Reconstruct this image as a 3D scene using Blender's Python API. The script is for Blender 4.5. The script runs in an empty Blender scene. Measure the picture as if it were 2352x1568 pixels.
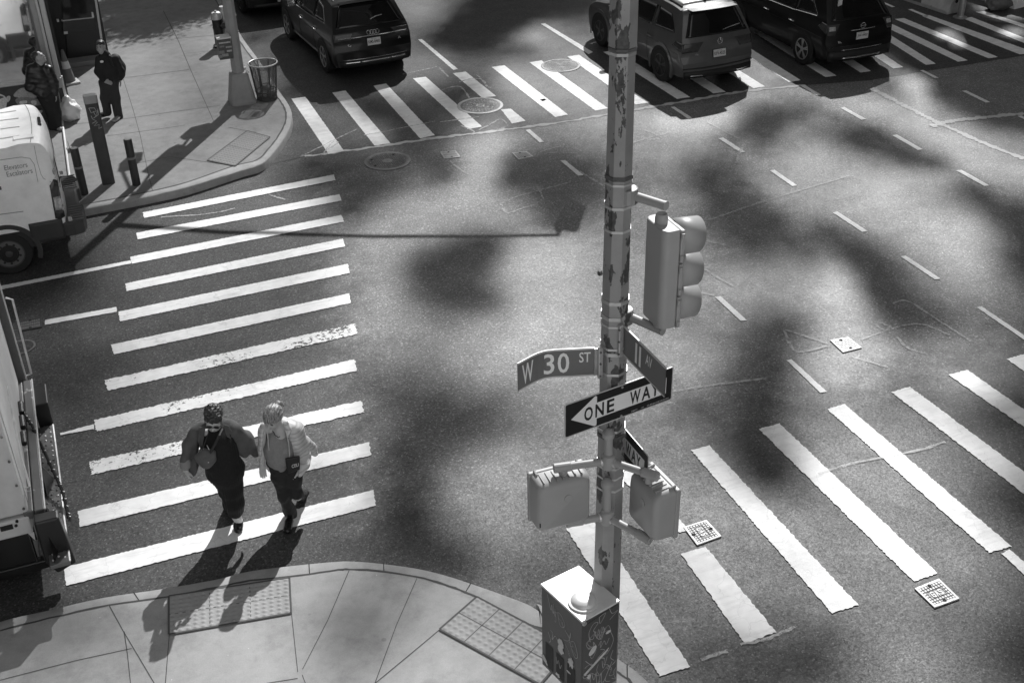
import bpy, bmesh, math, random
import numpy as np
from mathutils import Matrix, Vector, noise as mnoise
random.seed(7)
sc = bpy.context.scene
COL = sc.collection
R = math.radians
# ------------------------------------------------------------------ camera (measured from the vanishing points of the crosswalk bars)
CAM_H = 8.7
F_PX = 4702.13 / (4096 / 2352)
RC = np.array([[0.92674759, -0.37512711, -0.02045879], [0.21297312, 0.47972603, 0.85117882], [0.30948564, 0.79318509, -0.52447693]])
def ray(x, y):
    return RC.T @ np.array([(x - 1176) / F_PX, -(y - 784) / F_PX, 1.0])
def G(x, y, z=0.0):
    """world point at height z seen at photo position (x, y)"""
    w = ray(x, y); t = (z - CAM_H) / w[2]
    return Vector((t * w[0], t * w[1], z))
def AY(x, y, Y):
    """world point on the vertical plane Y = const"""
    w = ray(x, y); t = Y / w[1]
    return Vector((t * w[0], Y, CAM_H + t * w[2]))
def PX(v):
    q = RC @ (np.array(v) - np.array([0, 0, CAM_H]))
    return 1176 + F_PX * q[0] / q[2], 784 - F_PX * q[1] / q[2]

# ------------------------------------------------------------------ materials
def nd(nt, t, **kw):
    n = nt.nodes.new(t)
    for k, v in kw.items():
        if k in n.inputs: n.inputs[k].default_value = v
        else: setattr(n, k, v)
    return n
def g3(v): return (v, v, v, 1)
def new_mat(name):
    m = bpy.data.materials.new(name); m.use_nodes = True
    nt = m.node_tree; b = nt.nodes['Principled BSDF']
    return m, nt, b
def coords(nt, kind='Object'):
    return nt.nodes.new('ShaderNodeTexCoord').outputs[kind]
def ramp(nt, fac, stops):
    r = nt.nodes.new('ShaderNodeValToRGB'); e = r.color_ramp.elements
    while len(e) < len(stops): e.new(0.5)
    for i, (p, v) in enumerate(stops):
        e[i].position = p; e[i].color = g3(v)
    nt.links.new(fac, r.inputs[0]); return r.outputs[0]
def nz(nt, vec, scale, detail=4, rough=.6):
    n = nt.nodes.new('ShaderNodeTexNoise'); n.inputs['Scale'].default_value = scale
    n.inputs['Detail'].default_value = detail; n.inputs['Roughness'].default_value = rough
    nt.links.new(vec, n.inputs['Vector']); return n.outputs['Fac']
def mixc(nt, fac, a, b, mode='MIX'):
    n = nt.nodes.new('ShaderNodeMix'); n.data_type = 'RGBA'; n.blend_type = mode
    for s, i in ((fac, 0), (a, 6), (b, 7)):
        if isinstance(s, (int, float)): n.inputs[i].default_value = s if i == 0 else g3(s)
        else: nt.links.new(s, n.inputs[i])
    return n.outputs[2]
def bump(nt, b, h, strength, dist=.01):
    n = nt.nodes.new('ShaderNodeBump'); n.inputs['Strength'].default_value = strength; n.inputs['Distance'].default_value = dist
    nt.links.new(h, n.inputs['Height']); nt.links.new(n.outputs[0], b.inputs['Normal'])
MATS = {}
def mat(name, v, rough=.6, metal=0.0, var=.12, scale=6, bmp=0.0, bscale=40, spec=.5, coat=0.0, fine=0):
    """plain grey material with uneven tone, dirt and optional bump"""
    if name in MATS: return MATS[name]
    m, nt, b = new_mat(name); c = coords(nt)
    n1 = nz(nt, c, scale, 6, .65)
    col = ramp(nt, n1, [(.25, v * (1 - var)), (.75, v * (1 + var))])
    if fine:
        n3 = nz(nt, c, fine, 2, .5)
        col = mixc(nt, 1.0, col, ramp(nt, n3, [(.3, 1 - var), (.7, 1 + .0)]), 'MULTIPLY')
    nt.links.new(col, b.inputs['Base Color'])
    rr = ramp(nt, n1, [(.2, max(.02, rough * .85)), (.8, min(1, rough * 1.15))]); nt.links.new(rr, b.inputs['Roughness'])
    b.inputs['Metallic'].default_value = metal; b.inputs['Specular IOR Level'].default_value = spec
    b.inputs['Coat Weight'].default_value = coat; b.inputs['Coat Roughness'].default_value = .04
    if bmp: bump(nt, b, nz(nt, c, bscale, 3, .6), bmp)
    MATS[name] = m; return m
def chipped(name, v, dark, amount=.56, scale=5, rough=.5, metal=0.0, stretch=(1, 1, .6)):
    """painted metal with ragged rust patches where paint has come off"""
    m, nt, b = new_mat(name); c = coords(nt)
    mp = nt.nodes.new('ShaderNodeMapping'); mp.inputs['Scale'].default_value = stretch; nt.links.new(c, mp.inputs[0])
    big = nz(nt, mp.outputs[0], scale, 5, .62); fin = nz(nt, c, 3, 6, .7)
    msk = ramp(nt, big, [(amount, 0), (amount + .012, 1)])
    base = ramp(nt, fin, [(.3, v * .82), (.7, v * 1.08)])
    rust = ramp(nt, nz(nt, c, 30, 4, .6), [(.3, dark * .6), (.7, dark * 1.5)])
    nt.links.new(mixc(nt, msk, base, rust), b.inputs['Base Color'])
    b.inputs['Roughness'].default_value = rough; b.inputs['Metallic'].default_value = metal
    inv = ramp(nt, big, [(amount, 1), (amount + .012, 0)]); bump(nt, b, inv, .4, .004)
    MATS[name] = m; return m
def glass_mat(name, v=.012, rough=.06):
    m, nt, b = new_mat(name)
    c = coords(nt); nt.links.new(ramp(nt, nz(nt, c, 2, 3), [(.3, v * .7), (.7, v * 1.4)]), b.inputs['Base Color'])
    b.inputs['Roughness'].default_value = rough; b.inputs['Specular IOR Level'].default_value = .5
    MATS[name] = m; return m

# ------------------------------------------------------------------ mesh builder
class MB:
    def __init__(s): s.v = []; s.f = []
    def add(s, vs, fs, M=None):
        o = len(s.v)
        s.v += [tuple(M @ Vector(p)) if M is not None else tuple(p) for p in vs]
        s.f += [tuple(i + o for i in f) for f in fs]; return s
    def box(s, c, size, rz=0, M=None, taper=(1, 1)):
        x, y, z = (q / 2 for q in size); tx, ty = taper
        vs = [(-x, -y, -z), (x, -y, -z), (x, y, -z), (-x, y, -z), (-x*tx, -y*ty, z), (x*tx, -y*ty, z), (x*tx, y*ty, z), (-x*tx, y*ty, z)]
        fs = [(0, 3, 2, 1), (4, 5, 6, 7), (0, 1, 5, 4), (1, 2, 6, 5), (2, 3, 7, 6), (3, 0, 4, 7)]
        T = Matrix.Translation(c) @ Matrix.Rotation(rz, 4, 'Z')
        return s.add(vs, fs, M @ T if M is not None else T)
    def cyl(s, p0, p1, r0, r1=None, n=16, M=None, phase=0.0, caps=True):
        r1 = r0 if r1 is None else r1
        p0, p1 = Vector(p0), Vector(p1); a = (p1 - p0).normalized()
        u = a.orthogonal().normalized() if abs(a.z) < .999 else Vector((1, 0, 0)); w = a.cross(u)
        vs = []
        for p, r in ((p0, r0), (p1, r1)):
            for i in range(n):
                t = 2 * math.pi * i / n + phase
                vs.append(p + r * (math.cos(t) * u + math.sin(t) * w))
        fs = [(i, (i + 1) % n, n + (i + 1) % n, n + i) for i in range(n)]
        if caps: fs += [tuple(range(n - 1, -1, -1)), tuple(range(n, 2 * n))]
        return s.add(vs, fs, M)
    def tube(s, path, r, n=8, M=None, closed=False):
        path = [Vector(p) for p in path]; m = len(path); vs = []; fs = []
        up = None
        for i, p in enumerate(path):
            a = path[(i + 1) % m] if (closed or i < m - 1) else p
            b = path[i - 1] if (closed or i > 0) else p
            t = (a - b).normalized()
            if up is None: up = t.orthogonal().normalized()
            up = (up - t * up.dot(t))
            up = up.normalized() if up.length > 1e-5 else t.orthogonal().normalized()
            w = t.cross(up); rr = r[i] if isinstance(r, (list, tuple)) else r
            vs += [p + rr * (math.cos(2*math.pi*k/n) * up + math.sin(2*math.pi*k/n) * w) for k in range(n)]
        for i in range(m if closed else m - 1):
            j = (i + 1) % m
            fs += [(i*n+k, i*n+(k+1) % n, j*n+(k+1) % n, j*n+k) for k in range(n)]
        if not closed: fs += [tuple(range(n-1, -1, -1)), tuple(range((m-1)*n, m*n))]
        return s.add(vs, fs, M)
    def lathe(s, prof, c=(0, 0, 0), n=24, M=None):
        vs = []; fs = []; m = len(prof)
        for r, z in prof:
            vs += [(c[0] + r*math.cos(2*math.pi*k/n), c[1] + r*math.sin(2*math.pi*k/n), c[2] + z) for k in range(n)]
        for i in range(m - 1):
            fs += [(i*n+k, i*n+(k+1) % n, (i+1)*n+(k+1) % n, (i+1)*n+k) for k in range(n)]
        fs += [tuple(range(n-1, -1, -1)), tuple(range((m-1)*n, m*n))]
        return s.add(vs, fs, M)
    def prism(s, pts, z0, z1, M=None):
        n = len(pts)
        vs = [(p[0], p[1], z0) for p in pts] + [(p[0], p[1], z1) for p in pts]
        fs = [tuple(range(n-1, -1, -1)), tuple(range(n, 2*n))] + [(i, (i+1) % n, n+(i+1) % n, n+i) for i in range(n)]
        return s.add(vs, fs, M)
    def poly(s, pts, M=None): return s.add(pts, [tuple(range(len(pts)))], M)
    def grid(s, P, M=None, cu=False, cv=False):
        a, b = len(P), len(P[0]); fs = []
        for i in range(a if cu else a - 1):
            for j in range(b if cv else b - 1):
                i2, j2 = (i+1) % a, (j+1) % b
                fs.append((i*b+j, i*b+j2, i2*b+j2, i2*b+j))
        return s.add([q for r in P for q in r], fs, M)
    def ribbon(s, pts, w, z, jag=0.0):
        """flat strip along a polyline on the ground"""
        L, Rr = [], []
        for i, p in enumerate(pts):
            p = Vector(p[:2]); a = Vector(pts[min(i+1, len(pts)-1)][:2]); b = Vector(pts[max(i-1, 0)][:2])
            t = (a - b).normalized(); n = Vector((-t.y, t.x))
            ww = (w[i] if isinstance(w, (list, tuple)) else w) / 2
            L.append((*(p + n * (ww + random.uniform(-jag, jag))), z)); Rr.append((*(p - n * (ww + random.uniform(-jag, jag))), z))
        return s.grid([L, Rr])
    def build(s, name, m, parent=None, smooth=False, bevel=0.0, local=False, ang=35, seg=2, subsurf=0):
        me = bpy.data.meshes.new(name); me.from_pydata(s.v, [], s.f); me.validate()
        bm = bmesh.new(); bm.from_mesh(me); bmesh.ops.recalc_face_normals(bm, faces=bm.faces); bm.to_mesh(me); bm.free()
        if m: me.materials.append(m)
        if smooth:
            me.shade_smooth()
            if ang: 
                try: me.set_sharp_from_angle(angle=R(ang))
                except Exception: pass
        o = bpy.data.objects.new(name, me); COL.objects.link(o)
        if parent is not None:
            o.parent = parent
            if not local and parent.type == 'EMPTY': o.matrix_parent_inverse = Matrix.Translation(-root_loc(parent))
        if bevel:
            b = o.modifiers.new('bevel', 'BEVEL'); b.width = bevel; b.segments = seg; b.limit_method = 'ANGLE'; b.angle_limit = R(40)
        if subsurf:
            b = o.modifiers.new('sub', 'SUBSURF'); b.levels = subsurf; b.render_levels = subsurf
        return o
def root_loc(o):
    while o.parent is not None: o = o.parent
    return o.location.copy() if o.type == 'EMPTY' else Vector((0, 0, 0))
def tag(o, label=None, cat=None, group=None, kind=None):
    if label: o['label'] = label
    if cat: o['category'] = cat
    if group: o['group'] = group
    if kind: o['kind'] = kind
    return o
def thing(name, label, cat, loc=(0, 0, 0), rz=0, group=None):
    o = bpy.data.objects.new(name, None); COL.objects.link(o); o.location = Vector(loc); o.rotation_euler = (0, 0, rz)
    o.empty_display_size = .2
    return tag(o, label, cat, group)
def struct(o): o['kind'] = 'structure'; return o
def copy_tree(o, parent=None):
    c = o.copy(); COL.objects.link(c)
    if parent is not None:
        inv = o.matrix_parent_inverse.copy(); c.parent = parent; c.matrix_parent_inverse = inv
    for ch in list(o.children): copy_tree(ch, c)
    return c
_tc = {}
def text_mesh(txt, bold=0.0):
    k = (txt, bold)
    if k in _tc: return _tc[k]
    cu = bpy.data.curves.new('t', 'FONT'); cu.body = txt; cu.size = 1.0; cu.offset = bold; cu.resolution_u = 3
    ob = bpy.data.objects.new('t', cu); COL.objects.link(ob)
    bpy.context.view_layer.update()
    me = ob.evaluated_get(bpy.context.evaluated_depsgraph_get()).to_mesh()
    v = [tuple(q.co) for q in me.vertices]; f = [tuple(p.vertices) for p in me.polygons]
    ob.evaluated_get(bpy.context.evaluated_depsgraph_get()).to_mesh_clear()
    bpy.data.objects.remove(ob); bpy.data.curves.remove(cu)
    xs = [p[0] for p in v]; ys = [p[1] for p in v]
    x0, x1, y0, y1 = min(xs), max(xs), min(ys), max(ys)
    v = [((p[0]-x0)/(x1-x0), (p[1]-y0)/(y1-y0), 0) for p in v]
    _tc[k] = (v, f, (x1-x0)/(y1-y0)); return _tc[k]
def text(mb, txt, org, xd, yd, w, h, bold=0.0, warp=None):
    """letters filling a w x h box whose lower left corner is org"""
    v, f, _ = text_mesh(txt, bold); org = Vector(org); xd = Vector(xd).normalized(); yd = Vector(yd).normalized()
    P = [org + xd * (p[0] * w) + yd * (p[1] * h) for p in v]
    if warp: P = [warp(q) for q in P]
    mb.add(P, f); return mb
def scribble(mb, pts, r, nrm, n=5):
    """a pen line lying on a surface: a thin flat ribbon"""
    nrm = Vector(nrm).normalized(); pts = [Vector(p) for p in pts]; A = []; B = []
    for i, p in enumerate(pts):
        t = (pts[min(i+1, len(pts)-1)] - pts[max(i-1, 0)])
        if t.length < 1e-6: t = Vector((0, 0, 1))
        s = nrm.cross(t.normalized()) * r
        A.append(p + s); B.append(p - s)
    mb.grid([A, B])
def lerp(a, b, t): return a + (b - a) * t
def smooth_path(pts, k=6, closed=False):
    pts = [Vector(p) for p in pts]; n = len(pts); out = []
    rng = n if closed else n - 1
    for i in range(rng):
        p0 = pts[i-1] if (closed or i > 0) else pts[i]; p1 = pts[i]; p2 = pts[(i+1) % n]
        p3 = pts[(i+2) % n] if (closed or i < n-2) else p2
        for j in range(k):
            t = j / k
            out.append(.5*((2*p1) + (p2-p0)*t + (2*p0-5*p1+4*p2-p3)*t*t + (3*p1-p0-3*p2+p3)*t**3))
    if not closed: out.append(pts[-1])
    return out
# ------------------------------------------------------------------ ground materials
def bright(nt, v):
    n = nt.nodes.new('ShaderNodeRGB'); n.outputs[0].default_value = (v, v, v, 1); return n.outputs[0]
def asphalt(name, v, grain=.32, spec=.31, worn=None):
    """fine stone in dark binder: tone, sheen and height all vary with the aggregate"""
    m, nt, b = new_mat(name); c = coords(nt)
    big = nz(nt, c, .30, 5, .6); mid = nz(nt, c, 2.2, 6, .7); fin = nz(nt, c, 52, 2, .6); coarse = nz(nt, c, 24, 3, .7)
    vo = nt.nodes.new('ShaderNodeTexVoronoi'); vo.inputs['Scale'].default_value = 62; nt.links.new(c, vo.inputs['Vector'])
    sel = nt.nodes.new('ShaderNodeSeparateColor'); nt.links.new(vo.outputs['Color'], sel.inputs[0])
    col = ramp(nt, big, [(.3, v*.80), (.7, v*1.2)])
    col = mixc(nt, 1, col, ramp(nt, mid, [(.28, .80), (.74, 1.18)]), 'MULTIPLY')
    col = mixc(nt, 1, col, ramp(nt, coarse, [(.30, 1 - grain), (.70, 1 + grain)]), 'MULTIPLY')
    col = mixc(nt, 1, col, ramp(nt, sel.outputs[0], [(.0, .74), (.7, 1.06), (.92, 1.28), (.985, 2.3)]), 'MULTIPLY')
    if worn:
        # the middle of the crossing is older, paler asphalt than the relaid crosswalk strips, with bright sunlight painted in too
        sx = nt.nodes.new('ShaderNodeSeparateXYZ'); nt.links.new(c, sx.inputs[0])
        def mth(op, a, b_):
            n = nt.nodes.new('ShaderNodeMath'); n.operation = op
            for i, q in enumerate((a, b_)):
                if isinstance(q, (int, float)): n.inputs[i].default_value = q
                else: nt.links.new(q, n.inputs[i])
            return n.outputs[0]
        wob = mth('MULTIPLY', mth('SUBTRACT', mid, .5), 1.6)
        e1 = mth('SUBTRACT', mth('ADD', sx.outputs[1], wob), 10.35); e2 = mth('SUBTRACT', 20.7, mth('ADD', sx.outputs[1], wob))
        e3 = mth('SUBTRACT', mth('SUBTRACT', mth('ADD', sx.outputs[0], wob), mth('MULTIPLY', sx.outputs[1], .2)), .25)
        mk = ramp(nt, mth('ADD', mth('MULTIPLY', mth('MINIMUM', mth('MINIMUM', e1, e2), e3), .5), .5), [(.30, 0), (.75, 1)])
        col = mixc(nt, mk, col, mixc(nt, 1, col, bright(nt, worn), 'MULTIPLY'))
    nt.links.new(col, b.inputs['Base Color'])
    # oily wheel tracks and dry patches change the sheen
    nt.links.new(ramp(nt, nz(nt, c, .8, 5, .65), [(.25, .44), (.75, .58)]), b.inputs['Roughness'])
    sp = mixc(nt, 1, ramp(nt, sel.outputs[1], [(.0, spec*.55), (1, spec*1.45)]), ramp(nt, coarse, [(.3, .72), (.7, 1.24)]), 'MULTIPLY')
    sp = mixc(nt, 1, sp, ramp(nt, mid, [(.28, .82), (.74, 1.15)]), 'MULTIPLY')
    nt.links.new(sp, b.inputs['Specular IOR Level'])
    bump(nt, b, mixc(nt, .5, coarse, fin), .40, .008)
    return m
def paint_mat(name, v=.8, wear=.30, crack=True, under=.07):
    """thermoplastic road paint: worn holes show the asphalt"""
    m, nt, b = new_mat(name); c = coords(nt)
    n1 = nz(nt, c, 16, 6, .72); n2 = nz(nt, c, .9, 3, .5); n3 = nz(nt, c, 5, 5, .6)
    add = nt.nodes.new('ShaderNodeMath'); add.operation = 'ADD'; nt.links.new(n1, add.inputs[0]); nt.links.new(n2, add.inputs[1])
    oi = nt.nodes.new('ShaderNodeObjectInfo'); rnd = nt.nodes.new('ShaderNodeMath'); rnd.operation = 'MULTIPLY_ADD'; nt.links.new(oi.outputs['Random'], rnd.inputs[0]); rnd.inputs[1].default_value = -.09; nt.links.new(add.outputs[0], rnd.inputs[2])
    hole = ramp(nt, rnd.outputs[0], [(wear + .36, 1), (wear + .41, 0)])
    col = ramp(nt, n3, [(.3, v * .86), (.7, v * 1.04)])
    mp = nt.nodes.new('ShaderNodeMapping'); mp.inputs['Scale'].default_value = (.7, 5, 1); mp.inputs['Rotation'].default_value = (0, 0, .25); nt.links.new(c, mp.inputs[0])
    col = mixc(nt, 1, col, ramp(nt, nz(nt, mp.outputs[0], 2.2, 5, .7), [(.30, .82), (.5, 1.0)]), 'MULTIPLY')
    if crack:
        vo = nt.nodes.new('ShaderNodeTexVoronoi'); vo.feature = 'DISTANCE_TO_EDGE'; vo.inputs['Scale'].default_value = 2.6
        dn = nt.nodes.new('ShaderNodeVectorMath'); dn.operation = 'MULTIPLY_ADD'
        n4 = nt.nodes.new('ShaderNodeTexNoise'); n4.inputs['Scale'].default_value = 7; nt.links.new(c, n4.inputs['Vector'])
        nt.links.new(n4.outputs['Color'], dn.inputs[0]); dn.inputs[1].default_value = (.25, .25, 0); nt.links.new(c, dn.inputs[2])
        nt.links.new(dn.outputs[0], vo.inputs['Vector'])
        cr = ramp(nt, vo.outputs['Distance'], [(.004, .86), (.014, 1)])
        col = mixc(nt, 1, col, cr, 'MULTIPLY')
    col = mixc(nt, hole, col, under)
    nt.links.new(col, b.inputs['Base Color']); b.inputs['Roughness'].default_value = .6
    bump(nt, b, n1, .15, .004)
    return m
def spray_mat(name, v, lo=.50, hi=.75, most=.6):
    """thin uneven spray that lets the road show through"""
    m, nt, b = new_mat(name); c = coords(nt); b.inputs['Base Color'].default_value = g3(v); b.inputs['Roughness'].default_value = .8
    n1 = nz(nt, c, 14, 5, .75); n2 = nz(nt, c, 1.3, 2, .5)
    add = nt.nodes.new('ShaderNodeMath'); add.operation = 'MULTIPLY_ADD'; nt.links.new(n2, add.inputs[0]); add.inputs[1].default_value = .5; nt.links.new(n1, add.inputs[2])
    nt.links.new(ramp(nt, add.outputs[0], [(lo, 0), (hi, most)]), b.inputs['Alpha']); return m
def concrete(name, v, speck=True):
    m, nt, b = new_mat(name); c = coords(nt)
    big = nz(nt, c, .6, 5, .6); mid = nz(nt, c, 5, 6, .65); fin = nz(nt, c, 90, 2, .6)
    col = ramp(nt, big, [(.3, v * .86), (.7, v * 1.1)])
    col = mixc(nt, 1, col, ramp(nt, mid, [(.28, .84), (.6, 1.04)]), 'MULTIPLY')
    col = mixc(nt, 1, col, ramp(nt, fin, [(.3, .92), (.7, 1.08)]), 'MULTIPLY')
    vg = nt.nodes.new('ShaderNodeTexVoronoi'); vg.inputs['Scale'].default_value = 3.2; nt.links.new(c, vg.inputs['Vector'])
    sg_ = nt.nodes.new('ShaderNodeSeparateColor'); nt.links.new(vg.outputs['Color'], sg_.inputs[0])
    gm = nt.nodes.new('ShaderNodeMath'); gm.operation = 'MULTIPLY'; nt.links.new(ramp(nt, vg.outputs['Distance'], [(.06, 1), (.10, 0)]), gm.inputs[0]); nt.links.new(ramp(nt, sg_.outputs[1], [(.55, 0), (.6, .55)]), gm.inputs[1])
    col = mixc(nt, gm.outputs[0], col, v*.45)
    st = nz(nt, c, 1.6, 6, .75); col = mixc(nt, 1, col, ramp(nt, st, [(.30, .74), (.50, 1.0)]), 'MULTIPLY')
    if speck:
        vo = nt.nodes.new('ShaderNodeTexVoronoi'); vo.inputs['Scale'].default_value = 9; nt.links.new(c, vo.inputs['Vector'])
        msk = ramp(nt, vo.outputs['Distance'], [(.035, 1), (.05, 0)])
        sel = nt.nodes.new('ShaderNodeSeparateColor'); nt.links.new(vo.outputs['Color'], sel.inputs[0])
        mm = nt.nodes.new('ShaderNodeMath'); mm.operation = 'MULTIPLY'; nt.links.new(msk, mm.inputs[0])
        nt.links.new(ramp(nt, sel.outputs[0], [(.80, 0), (.82, 1)]), mm.inputs[1])
        col = mixc(nt, mm.outputs[0], col, .85)
    nt.links.new(col, b.inputs['Base Color']); b.inputs['Roughness'].default_value = .8
    bump(nt, b, mid, .08, .01)
    return m
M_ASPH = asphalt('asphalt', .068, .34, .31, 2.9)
M_ASPH2 = asphalt('new_asphalt', .062, .28)
M_PAINT = paint_mat('road_paint', .93, .20)
M_PAINTW = paint_mat('worn_road_paint', .9, .42)
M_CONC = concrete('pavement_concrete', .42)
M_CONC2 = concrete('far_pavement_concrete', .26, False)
M_KERB = concrete('kerb_stone', .40, False)
M_JOINT = mat('joint_dark', .03, .9); M_PJOINT = mat('pavement_joint_grey', .085, .9)
M_CHALK = spray_mat('utility_spray', .85, .56, .82, .5)
M_SEAL = spray_mat('trench_edge', .75, .42, .66, .75)
M_CASTIRON = mat('cast_iron', .22, .45, .3, .3, 25, .4, 60)
M_IRONLT = mat('worn_cast_iron', .50, .5, .2, .25, 25, .3, 60)
M_IRONDK = mat('dark_cast_iron', .07, .5, .3, .3, 25)

# ------------------------------------------------------------------ road: one sheet to the horizon, with a finer newer surface in the avenue beyond the trench line
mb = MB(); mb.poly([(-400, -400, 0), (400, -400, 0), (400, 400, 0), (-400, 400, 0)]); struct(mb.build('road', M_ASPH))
trench = [(560, 392), (700, 360), (850, 340), (1000, 318), (1150, 300), (1300, 280), (1450, 254), (1560, 236), (1700, 212), (1850, 196), (2000, 185), (2100, 168), (2220, 150), (2352, 128)]
tp = [G(*p) for p in trench]
mb = MB(); mb.add([(*q[:2], .004) for q in tp] + [(60, tp[-1].y, .004), (60, 70, .004), (tp[0].x, 70, .004)], [tuple(range(len(tp) + 3))])
struct(mb.build('road_patch', M_ASPH2))
mb = MB()
def fine(pts, k=10): return smooth_path([G(*p) for p in pts], k)
mb.ribbon(fine(trench[1:10], 16), .10, .008, .035)
mb.ribbon(fine([(2010, 208), (2080, 245), (2160, 285), (2250, 325), (2352, 366)], 24), .12, .008, .03)
mb.ribbon(fine([(2138, 291), (2185, 280), (2250, 272), (2352, 262)], 20), .14, .012, .035)
struct(mb.build('road_seam', M_SEAL))
# faint paint-marker lines left by utility crews
mb = MB()
CH = [[(690, 362), (770, 322), (820, 298)], [(742, 355), (765, 327), (775, 330), (752, 345)], [(836, 312), (1000, 280)], [(1010, 282), (1100, 270)], [(925, 172), (990, 158), (1005, 155), (1030, 178)],
      [(1015, 208), (1055, 200), (1078, 226)], [(1055, 190), (1085, 182), (1110, 186), (1118, 200), (1135, 205)], [(1100, 300), (1130, 285), (1150, 275), (1165, 290), (1140, 300)], [(1060, 290), (1090, 305), (1060, 312)],
      [(1480, 300), (1520, 318), (1480, 322)], [(1625, 282), (1700, 322)], [(1708, 330), (1690, 375)], [(1630, 336), (1680, 342), (1700, 350)], [(1430, 335), (1540, 305)],
      [(1150, 470), (1190, 452), (1290, 425), (1315, 420)], [(1150, 470), (1165, 490), (1200, 480), (1235, 470)], [(1235, 430), (1250, 460)], [(1620, 510), (1750, 465), (1900, 420), (1950, 405)], [(1330, 395), (1390, 430)],
      [(1600, 545), (1620, 560), (1600, 600), (1650, 640), (1690, 660)], [(1600, 550), (1670, 565)], [(1800, 757), (1828, 808), (1900, 795)], [(1800, 757), (1900, 790)], [(1978, 780), (2100, 745), (2180, 770)], [(2050, 700), (2085, 693), (2160, 740), (2230, 785)],
      [(2010, 745), (2030, 760), (2045, 752), (2020, 742)], [(2060, 775), (2085, 800), (2130, 815)], [(1880, 1090), (1960, 1065), (2110, 1035), (2170, 1015)], [(1700, 1480), (1760, 1468), (1825, 1440)], [(1610, 1515), (1670, 1495)],
      [(1510, 905), (1640, 885), (1760, 870)], [(1035, 372), (1050, 385), (1075, 402)], [(1240, 350), (1290, 338), (1330, 345), (1325, 352), (1260, 352)],
      [(600, 440), (630, 452), (655, 460)], [(370, 500), (480, 492), (540, 480)], [(1955, 820), (2040, 845)], [(1535, 660), (1640, 680)], [(1095, 172), (1120, 200)]]
for q in CH: mb.ribbon(fine(q, 8), .038, .013, .010)
struct(mb.build('utility_marking', M_CHALK))
# soft worn white smears
# ------------------------------------------------------------------ painted markings
def ragged(p0, p1, p2, p3, z, jag=.012, step=.025):
    """quad outline (world xy) with uneven edges"""
    out = []
    C = [Vector(p[:2]) for p in (p0, p1, p2, p3)]
    for a, b in zip(C, C[1:] + C[:1]):
        n = max(2, int((b - a).length / step)); d = (b - a).normalized(); nn = Vector((-d.y, d.x))
        for i in range(n):
            out.append((*(a.lerp(b, i / n) + nn * random.uniform(-jag, jag)), z))
    return out
def bars(name, L, m, jag=.012):
    for q in L: struct(MB().poly(ragged(*[G(*p) for p in q], .010, jag * .55)).build(name, m))
LC = [((328, 489), (767, 402), (771, 415), (331, 502)), ((313, 536), (780, 447), (785, 462), (316, 551)), ((299, 591), (784, 495), (791, 510), (303, 607)), ((288, 652), (788, 549), (793, 567), (291, 670)),
      ((272, 717), (799, 607), (804, 628), (276, 739)), ((255, 793), (802, 675), (806, 697), (262, 815)), ((240, 874), (815, 744), (822, 768), (248, 898)), ((216, 966), (815, 826), (820, 852), (222, 992)),
      ((205, 1061), (830, 921), (837, 947), (210, 1091)), ((179, 1174), (848, 1016), (853, 1046), (184, 1211)), ((148, 1303), (857, 1126), (864, 1162), (152, 1346))]
def c_(x0, y0, s):
    return lambda x, y: ((x0 + x / s) / 1.7415, (y0 + y / s) / 1.7415)
t0 = c_(1024, 0, 2.2963); t1 = c_(2048, 0, 2.2963); t2 = c_(3072, 0, 2.2963); br = c_(2048, 1366, 1.1484)
bars('crosswalk_bar', LC[:6], M_PAINT); bars('crosswalk_bar', LC[9:], M_PAINT)
bars('crosswalk_bar', LC[6:9], M_PAINTW, .022)
TC = [[t0(*p) for p in q] for q in [((325, 912), (455, 895), (810, 1392), (668, 1421)), ((700, 856), (822, 837), (1237, 1320), (1090, 1343)), ((1077, 793), (1195, 772), (1642, 1247), (1508, 1277)),
      ((1440, 725), (1560, 711), (2077, 1168), (1945, 1192)), ((1808, 678), (1925, 662), (2205, 888), (2075, 902)), ((2165, 622), (2280, 604), (2351+310, 1180-18), (2351+160, 1137+28))]]
TC[5] = [t0(2165, 622), t0(2280, 604), t1(515+0, 1058-0), t1(398, 1081)]
TC.append([t0(2250, 1010), t0(2340, 1003), t1(125, 1115), t1(0, 1140)])
TC += [[t1(*p) for p in q] for q in [((160, 578), (272, 560), (882, 1000), (765, 1021)), ((507, 525), (617, 509), (1265, 948), (1135, 966)), ((838, 482), (950, 465), (1636, 897), (1515, 914)), ((1180, 440), (1290, 425), (1965, 850), (1850, 864)), ((1550, 395), (1650, 380), (2325, 800), (2215, 816)), ((2155, 330), (2250, 320), (2351+580, 735), (2351+470, 752))]]
TC[-1] = [t1(1900, 345), t1(2000, 330), t2(300, 742), t2(190, 760)]
TC += [[t2(*p) for p in q] for q in [((-130, 305), (-30, 290), (628, 700), (525, 713)), ((220, 275), (320, 262), (945, 658), (850, 672)), ((540, 235), (640, 222), (1240, 622), (1150, 635)), ((830, 210), (920, 198), (1540, 590), (1450, 602)), ((800, 122), (895, 108), (1835, 560), (1745, 573)), ((1163, 181), (1250, 172), (2112, 529), (2025, 542)), ((1410, 152), (1480, 145), (2460, 490), (2310, 505)), ((1790, 175), (1870, 162), (2600, 450), (2500, 462)), ((1905, 115), (1985, 108), (2700, 340), (2640, 352))]]
bars('crosswalk_bar', TC, M_PAINT, .010)
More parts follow.
